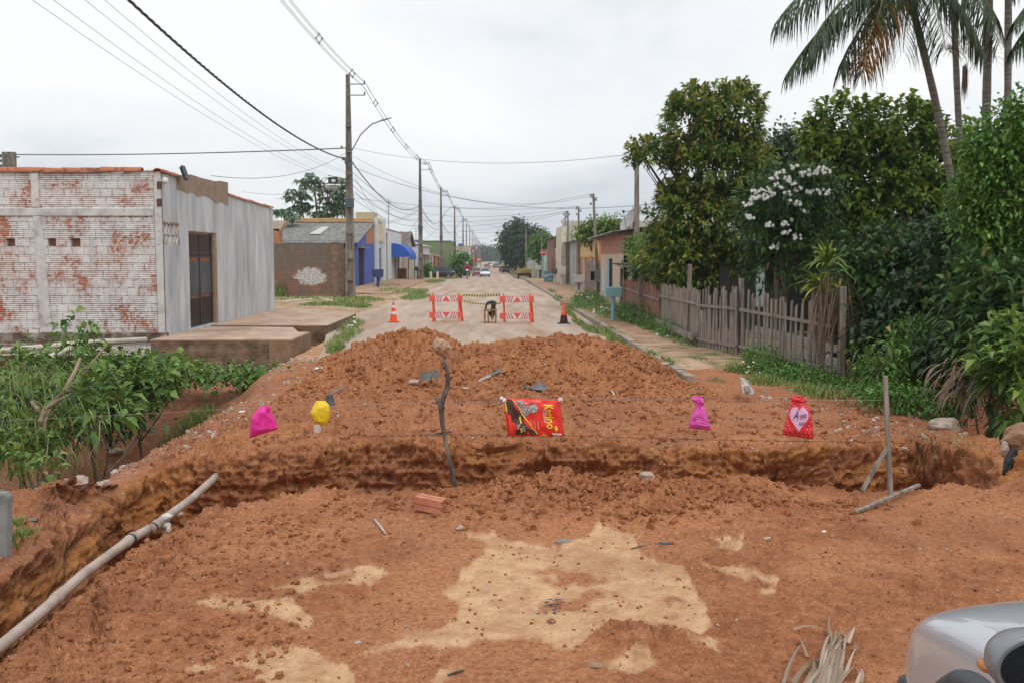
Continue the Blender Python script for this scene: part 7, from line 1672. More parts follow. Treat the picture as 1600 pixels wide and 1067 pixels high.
for k in range(5): a = g_[0].lerp(g_[1], k/4)+Vector((0, -.013, 0)); c = g_[3].lerp(g_[2], (k+.5)/5)+Vector((0, -.013, 0)); mb.bar(a, c, .008)
for k in range(5): a = g_[0].lerp(g_[3], k/4)+Vector((0, -.013, 0)); c = g_[1].lerp(g_[2], k/4)+Vector((0, -.013, 0)); mb.bar(a, c, .008)
q = mb.build('mesh', M_stone, None, base=Vector(t.location)); q.parent = gr_; q.location = (0, 0, 0)
t = thing('metal_strap', 'bent dark metal strap sticking up behind the yellow bag', 'scrap', at(520, 625, 12.5)); mb = MB()
mb.bar(at(518, 634, 12.5), at(514, 617, 12.5), .10, .01, up=(0, 1, 0)); mb.bar(at(514, 617, 12.5), at(540, 603, 12.8), .04, .01, up=(0, .3, 1)); wpart('strap', mb, mk('dull_black_plastic', []), t)
for (a, b_, r, m_, lab) in (((385, 731), (420, 708), .022, M_dwood, 'dark stick lying on the ochre bank beside the pipe end'), ((585, 813), (603, 836), .011, plain('pale_stick', (.48, .38, .29), .8), 'short pale stick on the dirt left of the clay block'),
      ((1038, 700), (1045, 700), .01, M_dwood, 'tiny dark twig under the wire'), ((330, 612), (410, 605), .012, plain('pale_stick', ()), 'thin pale stick at the foot of the platform'), ((955, 612), (970, 634), .02, plain('pale_stick', ()), 'splintered pale wood chip sticking up on the heap'), ((1195, 716), (1196, 738), .008, plain('pale_stick', ()), 'thin dangling root on the trench wall'),
      ((1460, 690), (1462, 745), .012, plain('pale_stick', ()), 'long pale root hanging down the trench wall on the right'), ((700, 1056), (725, 1048), .006, M_dwood, 'tiny grey twig near the bottom of the picture'), ((985, 858), (1010, 852), .004, M_dwood, 'thin dark twig on the sand edge')):
    A_, B_ = GP(*a), GP(*b_); 
    if (A_-B_).length > 1.2: B_ = A_+(B_-A_).normalized()*.6
    mb = MB(); mb.tube([A_+Vector((0, 0, r)), A_.lerp(B_, .5)+Vector((0, 0, r*1.4)), B_+Vector((0, 0, r))], [r, r*1.05, r*.7], 6); tag(mb.build('stick', m_, None, base=A_, smooth=True), lab, 'stick')
# ink stain on the sand = spilt dark residue flakes
mb = MB()
for i in range(60):
    p = GP(866+rj.gauss(0, 9), 945+rj.gauss(0, 7)); r = rj.uniform(.002, .009); mb.ball(p+Vector((0, 0, .001)), (r*2, r, .002), 5, 3, .3, rj)
tag(mb.build('ash_flakes', plain('ink_black', (.04, .035, .07), .8)), 'scattered dark purple flakes on the pale sand', 'debris', kind='stuff')
# concrete post left edge
t = thing('concrete_post', 'thick grey concrete post end standing on the bank at the left edge', 'post', at(5, 880, 7))
mb = MB(); q = [at(-60, 900, 7), at(9, 886, 7), at(11, 778, 7), at(6, 771, 7), at(-60, 768, 7)]; mb.prism(q, (0, .10, 0)); wpart('post', mb, mk('grey_post_concrete', [(.15, .155, .15), (.26, .265, .26), (.33, .33, .32)], scale=3, bump=.006, detail=9), t, bevel=.012)
mb = MB()
for i, (x, y) in enumerate(((4, 905), (12, 935))):
    mb.obox(at(x, y, 6.95), (.07, 0, .01), (0, .05, 0), (0, 0, .045))
tag(mb.build('broken_bricks', M_clay, None, base=at(8, 905, 6.95), bevel=.008), 'broken orange bricks buried below the concrete post', 'brick')
# right embankment plastic bags and rocks
M_bp = mk('black_plastic', [(.012, .013, .016), (.035, .037, .045)], scale=9, rough=.25, bump=.02, bscale=18)
for (px, py, d, r, lab) in ((1578, 722, 8.9, (.05, .05, .14), 'narrow folded black plastic bag in the right bank'), (1597, 745, 8.8, (.10, .08, .09), 'shiny black plastic bag bulging from the bank at the right edge')):
    o = lump('plastic_bag', lab, 'bag', at(px, py, d), r, M_bp, px, .2); o.rotation_euler = (0, .4 if px < 1590 else 0, 0)
lump('rock', 'large tan boulder on the right bank above the black bags', 'rock', at(1612, 690, 9.1), (.28, .22, .20), mk('tan_boulder', [(.22, .12, .065), (.36, .23, .14)], scale=5, bump=.02), 7, .12)
lump('rock', 'pinkish grey rock between the two black bags', 'rock', at(1600, 722, 8.9), (.14, .12, .06), M_stone, 8, .15)
lump('rock', 'pale stone sticking out above the folded black bag', 'rock', at(1570, 702, 9.0), (.04, .04, .08), M_stone, 9, .15)
# dry palm debris in the foreground
t = thing('dry_palm_frond', 'bundle of dried split palm leaf strips lying on the dirt by the car', 'dead leaves', GP(1300, 1030)); rg2 = random.Random(12); VV, FF, AA = [], [], []
def gstrip(p0, p1, w, lift, curl=0):
    A_, B_ = GP(*p0), GP(*p1); sd = (B_-A_).cross(Vector((0, 0, 1))).normalized(); b0 = len(VV)
    n = 8; sh, sh2 = rg2.random(), rg2.random()
    for i in range(n+1):
        q = i/n; p = A_.lerp(B_, q)+Vector((0, 0, .012+lift*math.sin(math.pi*q*.9)+rg2.uniform(0, .004)))+sd*curl*math.sin(q*3.1); ww = w*(1-.75*q)*.5; VV.extend([p+sd*ww, p-sd*ww+Vector((0, 0, ww*.6))]); AA.extend([(sh, 0, sh2, 1)]*2)
    for i in range(n): FF.append((b0+2*i, b0+2*i+1, b0+2*i+3, b0+2*i+2))
for i in range(55): gstrip((1288+rg2.uniform(-14, 22), 1085), (1308+rg2.uniform(-13, 13), 1000+rg2.uniform(-8, 22)), .024, rg2.uniform(.01, .07), rg2.uniform(-.02, .02))
for a, b_ in (((1305, 1015), (1297, 968)), ((1312, 1015), (1290, 985)), ((1308, 1025), (1289, 1008)), ((1318, 1012), (1339, 986)), ((1325, 1008), (1335, 984)), ((1320, 1060), (1336, 1020)), ((1336, 1020), (1328, 1015)), ((1300, 1085), (1336, 1045)), ((1238, 1070), (1262, 1040)), ((1240, 1072), (1275, 1038)), ((1222, 1080), (1260, 1003)), ((1240, 986), (1287, 988)), ((1262, 1030), (1248, 1002)), ((1338, 1075), (1348, 1052)), ((1345, 1070), (1340, 1050))): gstrip(a, b_, .02, .025, rg2.uniform(-.02, .02))
for i in range(44): gstrip((1250+rg2.uniform(0, 60), 1085), (1266+rg2.uniform(0, 38), 1032+rg2.uniform(-3, 16)), .024, rg2.uniform(.0, .05), rg2.uniform(-.01, .01))
flush('strips', leafmat('dry_frond', (.3, .2, .13), (.5, .38, .28), (.5, .4, .3), dead=(.21, .15, .10), trans=.1), t, Vector(t.location))
# ------------------------------------------------------------ cones, barricades
M_or = plain('safety_orange', (.85, .10, .025), .5); M_wh = plain('reflective_white', (.75, .75, .75), .45); M_blk = plain('rubber_black', (.03, .028, .028), .7)
def cone(lab, px, py, h, dirty=False):
    g = G(px, py, 0.0); g.z = .02; t = thing('traffic_cone', lab, 'cone', g); k = h/.7
    M_low = mk('sooty_cone', [(.10, .03, .02), (.04, .02, .02)], scale=9) if dirty else M_or
    mb = MB(); mb.box((g.x-.19*k, g.y-.19*k, g.z), (g.x+.19*k, g.y+.19*k, g.z+.03*k)); wpart('base', mb, M_blk if dirty else M_or, t, bevel=.01)
    def r(z): return (.135-.105*z/.70)*k
    for (z0, z1, m_, nm) in ((.03, .27, M_low, 'lower_body'), (.27, .36, M_or if dirty else M_wh, 'stripe' if not dirty else 'middle_body'), (.36, .50, M_or, 'middle_body'), (.50, .58, M_wh if not dirty else M_or, 'stripe' if not dirty else 'upper_body'), (.58, .70, M_or, 'tip')):
        mb = MB(); mb.tube([(g.x, g.y, g.z+z0*k), (g.x, g.y, g.z+z1*k)], [r(z0), r(z1)], 18); wpart(nm, mb, m_, t, smooth=False)
    if dirty:
        for z0 in (.38, .52):
            mb = MB(); mb.tube([(g.x, g.y, g.z+z0*k), (g.x, g.y, g.z+(z0+.04)*k)], [r(z0)+.003, r(z0+.04)+.003], 18); wpart('stripe', mb, plain('dirty_stripe', (.5, .3, .25), .6), t)
cone('orange and white traffic cone on the left of the road', 615, 504, .66)
cone('dirty orange traffic cone with sooty base at the right kerb', 881, 507, .72, True)
M_bo = plain('barrier_orange', (.82, .12, .06), .6)
M_redst = plain('barrier_red', (.62, .03, .05), .5)
def barricade(lab, x0, x1, ytop, ybot, flip):
    yb = (ybot[0]+ybot[1])/2; g = G((x0+x1)/2, yb, 0); d = g.y; t = thing('barricade', lab, 'barrier', (g.x, d, .01)); s = F/d
    u0, u1 = at(x0, yb, d).x, at(x1, yb, d).x; H = 1.0
    zt0 = at(x0, ytop, d).z
    for (u, dd) in ((u0+.12, -.0), (u1-.12, .0)):
        mb = MB(); mb.bar((u, d-.12, 0), (u, d+.02, zt0), .045, .035); wpart('leg', mb, M_bo, t)
    mb = MB(); mb.bar((u1-.02, d+.35, 0), (u1-.1, d+.04, zt0-.1), .075, .05); wpart('leg', mb, M_bo, t); mb = MB(); mb.bar((u0+.16, d+.35, 0), (u0+.12, d+.04, zt0-.1), .06, .05); wpart('leg', mb, M_bo, t)
    for zc, up in ((zt0-.18, True), (zt0-.62*zt0/1.0+.0-.10, False)):
        if not up: zc = zt0-.72*1.0 if zt0 > .95 else zt0*.36
        zh = .095; mb = MB(); mb.box((u0, d-.115, zc-zh), (u1, d-.085, zc+zh)); bd = wpart('board', mb, M_bo, t)
        def sub(nm, mb_, m_): q = mb_.build(nm, m_, None, base=Vector(t.location)); q.parent = bd; q.location = (0, 0, 0)
        a, b_ = u0+.19, u1-.17
        mb = MB(); mb.box((a, d-.120, zc-zh+.012), (b_, d-.1165, zc+zh-.012)); sub('white_face', mb, M_wh)
        mb = MB(); c = (a+b_)/2; n = 4; w = (c-a)/n
        for sd in (-1, 1):
            for i in range(n-1 if n < 4 else 3):
                st_ = (c-a-.13)/3; x = c+sd*(.135+(i+.5)*st_); sl_ = st_*.40*(-sd)*(1 if up else -1); ww = st_*.42
                pts = [(x-ww/2-sl_, zc-zh+.012), (x+ww/2-sl_, zc-zh+.012), (x+ww/2+sl_, zc+zh-.012), (x-ww/2+sl_, zc+zh-.012)]
                pts = [(min(max(p[0], a), b_), p[1]) for p in pts]; mb.add([(p[0], d-.1225, p[1]) for p in pts], [(0, 1, 2, 3)])
        sub('red_stripes', mb, M_redst)
        mb = MB(); k = 1 if up else -1; mb.add([(c-.13, d-.124, zc-k*zh*.9), (c+.13, d-.124, zc-k*zh*.9), (c, d-.124, zc+k*zh*.9)], [(0, 1, 2)]); sub('arrow', mb, M_bo)
    return u0, u1, d, zt0
bl = barricade('orange and white striped road barricade on the left of the gap', 671, 723, 458, (504, 504), 0)
br_ = barricade('orange and white striped road barricade on the right of the gap', 781, 834, 459, (504, 507), 1)
def tape(lab, a, b_, sag, w=.06):
    t = thing('warning_tape', lab, 'tape', a); a, b_ = Vector(a), Vector(b_); n = 28
    cols = [plain('tape_yellow', (.85, .72, .25), .5), plain('tape_black', (.04, .04, .04), .5)]
    for ci, nm in ((0, 'yellow_stripes'), (1, 'black_stripes')):
        mb = MB()
        for i in range(n):
            if i % 2 != ci: continue
            q = []
            for (k, e) in ((i/n-.012, -1), ((i+1)/n-.012, -1), ((i+1)/n+.012, 1), (i/n+.012, 1)):
                p = a.lerp(b_, k); p.z -= 4*sag*k*(1-k); p.z += e*w/2; q.append(p)
            mb.prism(q, (0, .003, 0))
        wpart(nm, mb, cols[ci], t)
tape('yellow and black warning tape, upper strand between the barricades', at(722, 461, bl[2]-.1), at(781, 461, br_[2]-.1), .03, .075); tape('yellow and black warning tape, lower twisted strand between the barricades', at(723, 470, bl[2]-.1), at(782, 474, br_[2]-.1), .07, .05)
# burnt stool with black rag
g = G(766, 506, 0); d = g.y; t = thing('wooden_stool', 'rough wooden crate stool standing on the road between the barricades', 'stool', (g.x, d, 0)); s = F/d
M_bw = mk('stool_wood', [(.12, .06, .03), (.30, .16, .07), (.38, .24, .12)], scale=5, bump=.006)
xs = at(757.5, 500, d).x, at(774.5, 500, d).x; zt_ = at(766, 485, d).z
for x in xs:
    for y_ in (d-.15, d+.15): mb = MB(); mb.bar((x, y_, 0), (x, y_, zt_), .055); wpart('leg', mb, M_bw, t)
mb = MB(); mb.box((xs[0]-.04, d-.19, zt_), (xs[1]+.04, d+.19, zt_+.035)); wpart('seat', mb, M_bw, t)
mb = MB(); mb.bar((xs[0], d-.17, .06), (xs[1], d-.17, .06), .04); mb.bar((xs[0]+.12, d-.17, .06), (xs[0]+.1, d-.17, zt_), .04); mb.bar((xs[1]-.12, d-.17, .05), (xs[1]-.1, d-.17, zt_), .035); wpart('slat', mb, M_bw, t)
t = thing('black_rag', 'black sagging rag or burnt plastic draped on the wooden stool', 'rag', (g.x, d, zt_+.04))
def A3(px, py): return at(px, py, d-.02)
mb = MB(); mb.tube([A3(760, 486), A3(759, 480), A3(761, 474), A3(766, 472.5), A3(772, 472)], [.028, .03, .04, .05, .06], 7); mb.tube([A3(772, 471), A3(771, 478), A3(770, 486), A3(769, 493), A3(769, 500)], [.075, .075, .085, .07, .02], 7); mb.tube([A3(763, 487), A3(767, 491), A3(769, 496)], [.03, .07, .03], 7)
wpart('rag', mb, M_blk, t, smooth=True)
# dirt crumbs on road behind
# ------------------------------------------------------------ raised waste bins
def bin_(lab, px, py, d, w, h, zt_, mat, post=None, legs=1, tw=1.15):
    p = at(px, py, d); x = p.x; z0 = rz(d)*.9+.08; t = thing('waste_bin', lab, 'bin', (x, d, z0)); zb = zt_-h
    def ring(z, ww, dd): return [(x-ww/2, d-dd/2, z), (x+ww/2, d-dd/2, z), (x+ww/2, d+dd/2, z), (x-ww/2, d+dd/2, z)]
    dp = w*.7; mb = MB(); o0, o1 = ring(zb, w/tw, dp/tw), ring(zt_, w, dp); i0, i1 = ring(zb+.05, w/tw-.08, dp/tw-.08), ring(zt_, w-.08, dp-.08)
    mb.add(o0+o1+i0+i1, [(3, 2, 1, 0)]+[(k, (k+1) % 4, 4+(k+1) % 4, 4+k) for k in range(4)]+[(4+k, 4+(k+1) % 4, 12+(k+1) % 4, 12+k) for k in range(4)]+[(12+k, 12+(k+1) % 4, 8+(k+1) % 4, 8+k) for k in range(4)]+[(8, 9, 10, 11)]); wpart('basin', mb, mat, t, bevel=.015)
    if legs == 1: mb = MB(); mb.cyl((x, d, z0-.1), w*.13, zb-z0+.1, 12, w*.13); wpart('post', mb, post or mat, t)
    else:
        for k in (-1, 1): mb = MB(); mb.bar((x+k*w*.22+.03, d, z0-.1), (x+k*w*.22, d, zb), .14, .1, up=(0, 1, 0)); wpart('leg', mb, post or mat, t)
    return t
bm = paint('bin_pale_blue', (.28, .48, .54), amt=.6)
d = 32.3; bin_('pale blue concrete waste bin on a post, nearest on the right verge', 958, 470, d, 27/(F/d), 15/(F/d), at(958, 449, d).z, bm)
d = 59; bin_('grey concrete waste bin on two legs in front of the orange house', 904, 440, d, .72, .44, at(904, 430, d).z, paint('bin_grey', (.40, .40, .38)), legs=2)
d = 70; bin_('whitish concrete waste bin on a white post before the grey house', 877.5, 440, d, .62, .58, at(877, 417, d).z, paint('bin_white', (.55, .53, .49)))
d = 76; bin_('small dark waste bin behind the whitish one on the right', 867, 440, d, .55, .4, at(867, 420, d).z, plain('bin_dark', (.10, .10, .10), .7), post=paint('bin_white', ()))
d = 108; bin_('mint white waste bin farthest away near the stop sign', 841, 430, d, .75, .5, at(841, 415, d).z, paint('bin_mint', (.55, .65, .60)))
d = 67; bin_('navy blue waste bin on a post in front of the blue house', 590.5, 440, d, .76, .55, at(590, 421, d).z, plain('bin_navy', (.035, .05, .16), .6))
d = 96; bin_('dark grey waste bin beside the second street pole', 652.5, 430, d, .5, .4, at(652, 417, d).z, plain('bin_charcoal', (.10, .10, .10), .7))
# rubbish box/brown crate near blue awning, bollards
t = thing('brown_crate', 'square brown box standing under the end of the blue awning', 'box', at(629, 435, 97)); p = at(629, 436, 97); mb = MB(); mb.box((p.x-.4, 96.6, 0), (p.x+.4, 97.4, 1.0)); mb.box((p.x-.43, 96.57, .98), (p.x+.43, 97.43, 1.05)); wpart('case', mb, M_bw, t)
for px, lab in ((673, 'short white bollard left of the parked pickup'), (683.5, 'short white bollard in front of the parked pickup')):
    d = 105; p = at(px, 430, d); mb = MB(); mb.tube([(p.x, d, -.3), (p.x, d, .55), (p.x, d, .62)], [.15, .14, .06], 10); tag(mb.build('bollard', plain('bollard_cream', (.6, .56, .42), .7), None, base=(p.x, d, -.2)), lab, 'bollard')
# ------------------------------------------------------------ signs
d = 108; s = F/d; p = at(849, 395, d); t = thing('stop_sign', 'round looking red stop sign on a thin pole before the brown house', 'sign', (p.x, d, -.2))
mb = MB(); mb.tube([(p.x, d, -.3), (p.x, d, p.z+.3)], .035, 8); wpart('pole', mb, M_galv, t)
def octo(r, y0, th, nm, m_):
    mb = MB(); mb.prism([(p.x+r*math.cos(math.pi/8+k*math.pi/4), y0, p.z+r*math.sin(math.pi/8+k*math.pi/4)) for k in range(8)], (0, th, 0)); return wpart(nm, mb, m_, t)
octo(.37, d-.06, .02, 'border', plain('sign_pale_red', (.65, .25, .28), .5)); octo(.33, d-.064, .003, 'face', plain('sign_red', (.55, .02, .05), .5))
v, f = text_mesh('PARE', .24, 0, .01); mb = MB(); mb.v = [(p.x+a, d-.07, p.z+b_) for a, b_, c in v]; mb.f = f; mb.m = [0]*len(f); wpart('lettering', mb, M_wh, t)
d = 80; p = at(857, 441, d); tp = at(857, 424, d); w = 14/(F/d); t = thing('street_board', 'teal hand lettered board leaning on the right pavement', 'sign', (p.x, d, p.z)); zc = (p.z+tp.z)/2
mb = MB(); mb.prism([(p.x-w/2, d, p.z), (p.x+w/2, d, p.z), (p.x+w/2, d+.12, tp.z), (p.x-w/2, d+.12, tp.z)], (0, .03, 0)); wpart('panel', mb, plain('teal_board', (.09, .20, .23), .7), t)
mb = MB(); mb.box((p.x-w/2-.2, d-.3, p.z-.12), (p.x+w/2+.1, d+.3, p.z)); tag(mb.build('pink_step', PK, None, base=(p.x, d, p.z)), 'low pink step under the teal board', 'step')
v, f = text_mesh('Churros', .23, .3, .006); mb = MB(); a_ = .3; mb.v = [(p.x+a*math.cos(a_)-b_*math.sin(a_), d+.035+.0*a, zc+.12+a*math.sin(a_)+b_*math.cos(a_)) for a, b_, c in v]; mb.f = f; mb.m = [0]*len(f); wpart('lettering', mb, M_wh, t)
mb = MB(); mb.ball((p.x+.12, d+.02, zc-.2), (.05, .01, .05), 8, 5); wpart('emblem', mb, M_wh, t)
# meter boxes by slim pole
p = at(932, 430, 48.2); t = thing('meter_box', 'grey electricity meter box on the slim leaning pole', 'box', (p.x, 48.1, p.z)); mb = MB(); mb.box((p.x-.12, 47.9, p.z-.35), (p.x+.25, 48.1, p.z+.25)); wpart('case', mb, plain('meter_grey', (.25, .27, .29), .6), t, bevel=.01)
mb = MB(); mb.box((p.x-.30, 47.92, p.z-.25), (p.x-.13, 48.08, p.z+.18)); wpart('window', mb, M_dark, t)
# yellow trailer
d = 140; p = at(819, 430, d); z = rz(d); t = thing('trailer', 'rusty yellow box trailer with dark underside parked on the right', 'trailer', (p.x, d, z))
mb = MB(); mb.box((p.x-1.0, d-1.3, z+.75), (p.x+1.0, d+1.8, z+1.35)); wpart('tray', mb, mk('rusty_yellow', [(.30, .18, .05), (.50, .36, .12)], scale=3), t, bevel=.03)
mb = MB(); mb.box((p.x-.9, d-1.2, z+.45), (p.x+.9, d+1.7, z+.74)); wpart('chassis', mb, M_blk, t)
for k in (-1, 1): mb = MB(); mb.cyl((p.x+k*.8-.1, d, z+.35), .35, .2, 14, axis='x'); wpart('wheel', mb, M_blk, t)
# ------------------------------------------------------------ vehicles
def smooth_loft(sections, closed=True):
    mb = MB(); n = len(sections[0])
    for s_ in sections: mb.v += [tuple(q) for q in s_]
    for i in range(len(sections)-1):
        for k in range(n): a, b_ = i*n+k, i*n+(k+1) % n; mb.f.append((a, b_, b_+n, a+n)); mb.m.append(0)
    mb.f.append(tuple(range(n))[::-1]); mb.m.append(0); mb.f.append(tuple((len(sections)-1)*n+k for k in range(n))); mb.m.append(0); return mb
def car(name, lab, cat, loc, rot, col, detail=1, hatch=True, L=4.0, Wd=1.68, H=1.46):
    """front toward local +y; loc is ground centre of the front axle region"""
    t = thing(name, lab, cat, loc, rot); w = Wd/2
    paintm = mk('car_paint_'+lab.split()[0], [tuple(x*.92 for x in col), col], scale=2, rough=.26, metal=.3, coat=.8, spots=((.30, .17, .11), 9, .63, .80) if detail else None) if 'car_paint_'+lab.split()[0] not in MATS else MATS['car_paint_'+lab.split()[0]]
    # body stations y: nose at +L/2
    st = [(-L/2, .82, .50, .88), (-L/2+.06, .95, .30, .93), (-L/2+.5, .98, .22, .95), (-.9, 1.0, .2, .94), (.3, 1.0, .2, .95), (L/2-1.25, 1.0, .2, .97), (L/2-.85, .985, .2, .94), (L/2-.45, .99, .22, .89), (L/2-.20, .985, .26, .83), (L/2-.05, .95, .30, .76), (L/2, .88, .36, .68), (L/2+.01, .7, .40, .62)]
    secs = []
    for (y, kw, zb, zt_) in st:
        ww = w*kw; zs = zt_-.10; secs.append([(-ww*.88, y, zb), (-ww*.985, y, zb+.10), (-ww, y, zb+(zs-zb)*.5), (-ww*.99, y, zs-.02), (-ww*.93, y, zs+.055), (-ww*.70, y, zt_-.005), (-ww*.35, y, zt_+.02), (ww*.35, y, zt_+.02), (ww*.70, y, zt_-.005), (ww*.93, y, zs+.055), (ww*.99, y, zs-.02), (ww, y, zb+(zs-zb)*.5), (ww*.985, y, zb+.10), (ww*.88, y, zb)])
    smooth_loft(secs).build('body', paintm, t, smooth=True, subsurf=2 if detail else 1)
    # cabin
    cb = [(-L/2+.18, .80, 1.0, .70), (-L/2+.55, .86, H-.06, .74), (-.4, .88, H, .76), (.25, .87, H-.03, .75), (L/2-1.15, .90, 1.0, .88)]
    def cab(inset, z0): 
        s2 = []
        for (y, k0, zt_, k1) in cb: s2.append([(-w*k0-inset, y, z0), (-w*k1-inset, y, zt_+inset), (w*k1+inset, y, zt_+inset), (w*k0+inset, y, z0)])
        return s2
    smooth_loft(cab(0, .9)).build('windows', M_glass, t)
    mb = MB(); 
    rf = [[(-w*k1-.012, y, zt_-.02), (-w*k1*.9, y, zt_+.02), (w*k1*.9, y, zt_+.02), (w*k1+.012, y, zt_-.02)] for (y, k0, zt_, k1) in cb[1:4]]
    smooth_loft(rf).build('roof', paintm, t)
    for sd in (-1, 1):
        for (i, j) in ((0, 1), (3, 4), (2, 2)):
            y0, k0, z0, k1 = cb[i]; y1, q0, z1, q1 = cb[j]; mb = MB()
            if i == j: mb.bar((sd*(w*k0), y0, .95), (sd*(w*k1+.004), y0, z0), .09, .03, up=(1, 0, 0))
            else:
                a = (sd*(w*k1+.005), y0, z0) if z0 > 1.05 else (sd*(w*k0+.005), y0, .97); c = (sd*(w*q1+.005), y1, z1) if z1 > 1.05 else (sd*(w*q0+.005), y1, .97); mb.bar(a, c, .07, .04)
            mb.build('pillar', paintm, t)
        for y in (L/2-.78, -L/2+.72):
            mb = MB(); mb.cyl((sd*(w+.0)-(.2 if sd > 0 else 0), y, .30), .30, .2, 20, axis='x'); wh = mb.build('wheel', M_blk, t, bevel=.03)
            mb = MB(); mb.cyl((sd*(w+.012)-(.02 if sd > 0 else 0), y, .30), .19, .02, 16, axis='x'); q = mb.build('rim', M_galv, t); q.parent = wh
            if detail:
                mb = MB(); mb.tube([(sd*(w-.025), y+.40*math.cos(a), .31+.40*math.sin(a)) for a in np.linspace(-.3, math.pi+.3, 34)], .055, 10); mb.build('arch_trim', mk('grey_cladding', [(.05, .052, .058), (.10, .10, .105)], scale=4, rough=.55, spots=((.25, .13, .08), 7, .56, .72)), t, smooth=True)
                mb = MB(); mb.tube([(sd*(w+.002), L/2-1.42, .95), (sd*(w+.004), L/2-1.40, .6), (sd*(w+.0), L/2-1.32, .3)], .004, 4); mb.build('panel_gap', M_blk, t)
        mb = MB(); mb.ball((sd*(w*.878), L/2-.285, .702), (.055, .175, .050), 18, 12); mb.build('headlight', plain('headlight_glass', (.46, .47, .38), .12) if detail else plain('lamp_pale', (.7, .7, .68), .2), t, smooth=True)
        mb = MB(); mb.box((sd*w*.72-.1, -L/2-.015, .68), (sd*w*.72+.1, -L/2+.06, .86)); mb.build('tail_light', plain('tail_red', (.4, .01, .01), .3), t)
        # mirror
        mx_ = sd*(w+.165); my, mz = L/2-1.33, 1.075
        rings = []
        for (dy_, a_, b_) in ((-.083, .118, .082), (-.085, .126, .089), (-.06, .130, .092), (-.01, .122, .088), (.035, .098, .070), (.06, .055, .040)):
            rings.append([(mx_+a_*math.cos(q_), my+dy_, mz+b_*math.sin(q_)) for q_ in np.linspace(0, 2*math.pi, 36, endpoint=False)])
        mb = smooth_loft(rings); mm_ = mb.build('mirror', plain('mirror_grey', (.22, .22, .24), .35, .2), t, smooth=True)
        mb = MB(); mb.bar((sd*(w-.05), my+.02, mz-.06), (mx_, my, mz-.04), .06, .04); q = mb.build('mirror_arm', M_blk, t); q.parent = mm_
        if detail:
            mb = MB(); vs = [(mx_+.112*math.cos(a), my-.087, mz+.076*math.sin(a)) for a in np.linspace(0, 2*math.pi, 44, endpoint=False)]; mb.prism(vs, (0, .0035, 0)); q = mb.build('mirror_glass', plain('mirror_black', (.012, .013, .015), .12, .0, .2), t); q.parent = mm_
            mb = MB(); mb.ball((mx_+sd*.112, my+.0, mz-.025), (.018, .035, .017), 10, 8); q = mb.build('turn_lamp', plain('amber', (.5, .22, .08), .3), t, smooth=True); q.parent = mm_
    mb = MB(); mb.box((-w*.99, L/2-.42, .24), (w*.99, L/2+.045, .49)); mb.build('bumper', mk('grey_cladding', [(.05, .052, .058), (.10, .10, .105)]), t, bevel=.11)
    mb = MB(); mb.box((-w*.5, L/2-.06, .52), (w*.5, L/2+.005, .64)); mb.build('grille', M_blk, t, bevel=.01)
    mb = MB(); mb.box((-.2, L/2+.021, .34), (.2, L/2+.03, .44)); mb.build('number_plate', M_wh, t)
    return t
car('parked_car', 'silver hatchback parked at the lower right corner, only its front corner and mirror showing', 'car', (2.50, 1.91, -.02), 0, (.50, .51, .55), 1, L=4.1, Wd=1.72)
def fcar(lab, px, d, rot, col, cat='car'):
    p = at(px, 420, d); return car('parked_car' if 'parked' in lab else 'car', lab, cat, (p.x, d, rz(d)), rot, col, 0)
fcar('white hatchback driving toward the camera in the left lane', 758, 166, math.pi, (.72, .76, .78))
fcar('maroon car close behind beside the white hatchback', 746, 172, math.pi, (.30, .03, .05))
fcar('black parked car on the right side of the road far down', 790, 205, 0, (.03, .03, .035))
fcar('crimson car partly behind the black one', 785.5, 222, 0, (.35, .03, .04))
fcar('brown pickup coming far down the road', 775, 290, math.pi, (.10, .06, .06))
fcar('pale car far down near the left kerb', 765, 330, math.pi, (.6, .58, .55))
fcar('ruby car far away by the left kerb', 761, 260, math.pi, (.35, .05, .05))
fcar('grey car very far off on the road', 779, 420, math.pi, (.2, .2, .22))
fcar('dark parked pickup under the carport on the left with its back to the road', 684, 118, math.pi*.5, (.03, .032, .04))
# carport for it
t = thing('carport', 'low sheet metal carport roof on posts over the dark pickup', 'carport', (-9.5, 125, -.3))
mb = corrugated((-6.6, 116, 2.3), (-6.6, 133, 2.2), (-11.5, 133, 2.9), (-11.5, 116, 3.0), 10, .03); wpart('roof', mb, mk('carport_sheet', [(.25, .19, .15), (.4, .33, .27)], scale=2), t)
for y_ in (116.3, 124, 132.7): mb = MB(); mb.bar((-6.8, y_, -.4), (-6.8, y_, 2.25), .1); wpart('post', mb, M_iron, t)
# motorcyclist
d = 106; gp = at(730, 430, d); zz = rz(d)-.0
t = thing('motorcycle', 'motorcycle with a pale headlamp fairing, ridden toward the camera', 'motorcycle', (gp.x, d, zz))
for y_ in (-.62, .62):
    mb = MB(); n = 18
    for k in range(n): a, b_ = 2*math.pi*k/n, 2*math.pi*(k+1)/n; mb.bar((0, y_+.27*math.cos(a), .30+.27*math.sin(a)), (0, y_+.27*math.cos(b_), .30+.27*math.sin(b_)), .09, .08, up=(1, 0, 0))
    wh = mb.build('wheel', M_blk, t); mb = MB()
    for k in range(6): a = math.pi*k/6; mb.bar((0, y_-.25*math.cos(a), .30-.25*math.sin(a)), (0, y_+.25*math.cos(a), .30+.25*math.sin(a)), .02)
    q = mb.build('spokes', M_galv, t); q.parent = wh
mb = MB(); mb.ball((0, .05, .85), (.16, .32, .14), 10, 7); mb.ball((0, -.05, .5), (.14, .24, .2), 10, 7, .1); mb.bar((0, .6, .35), (0, .25, 1.0), .06); mb.bar((0, .1, .45), (0, -.62, .32), .07); mb.build('frame', M_blk, t)
mb = MB(); mb.ball((0, -.42, .82), (.14, .38, .07), 10, 6); mb.build('saddle', M_blk, t, smooth=True)
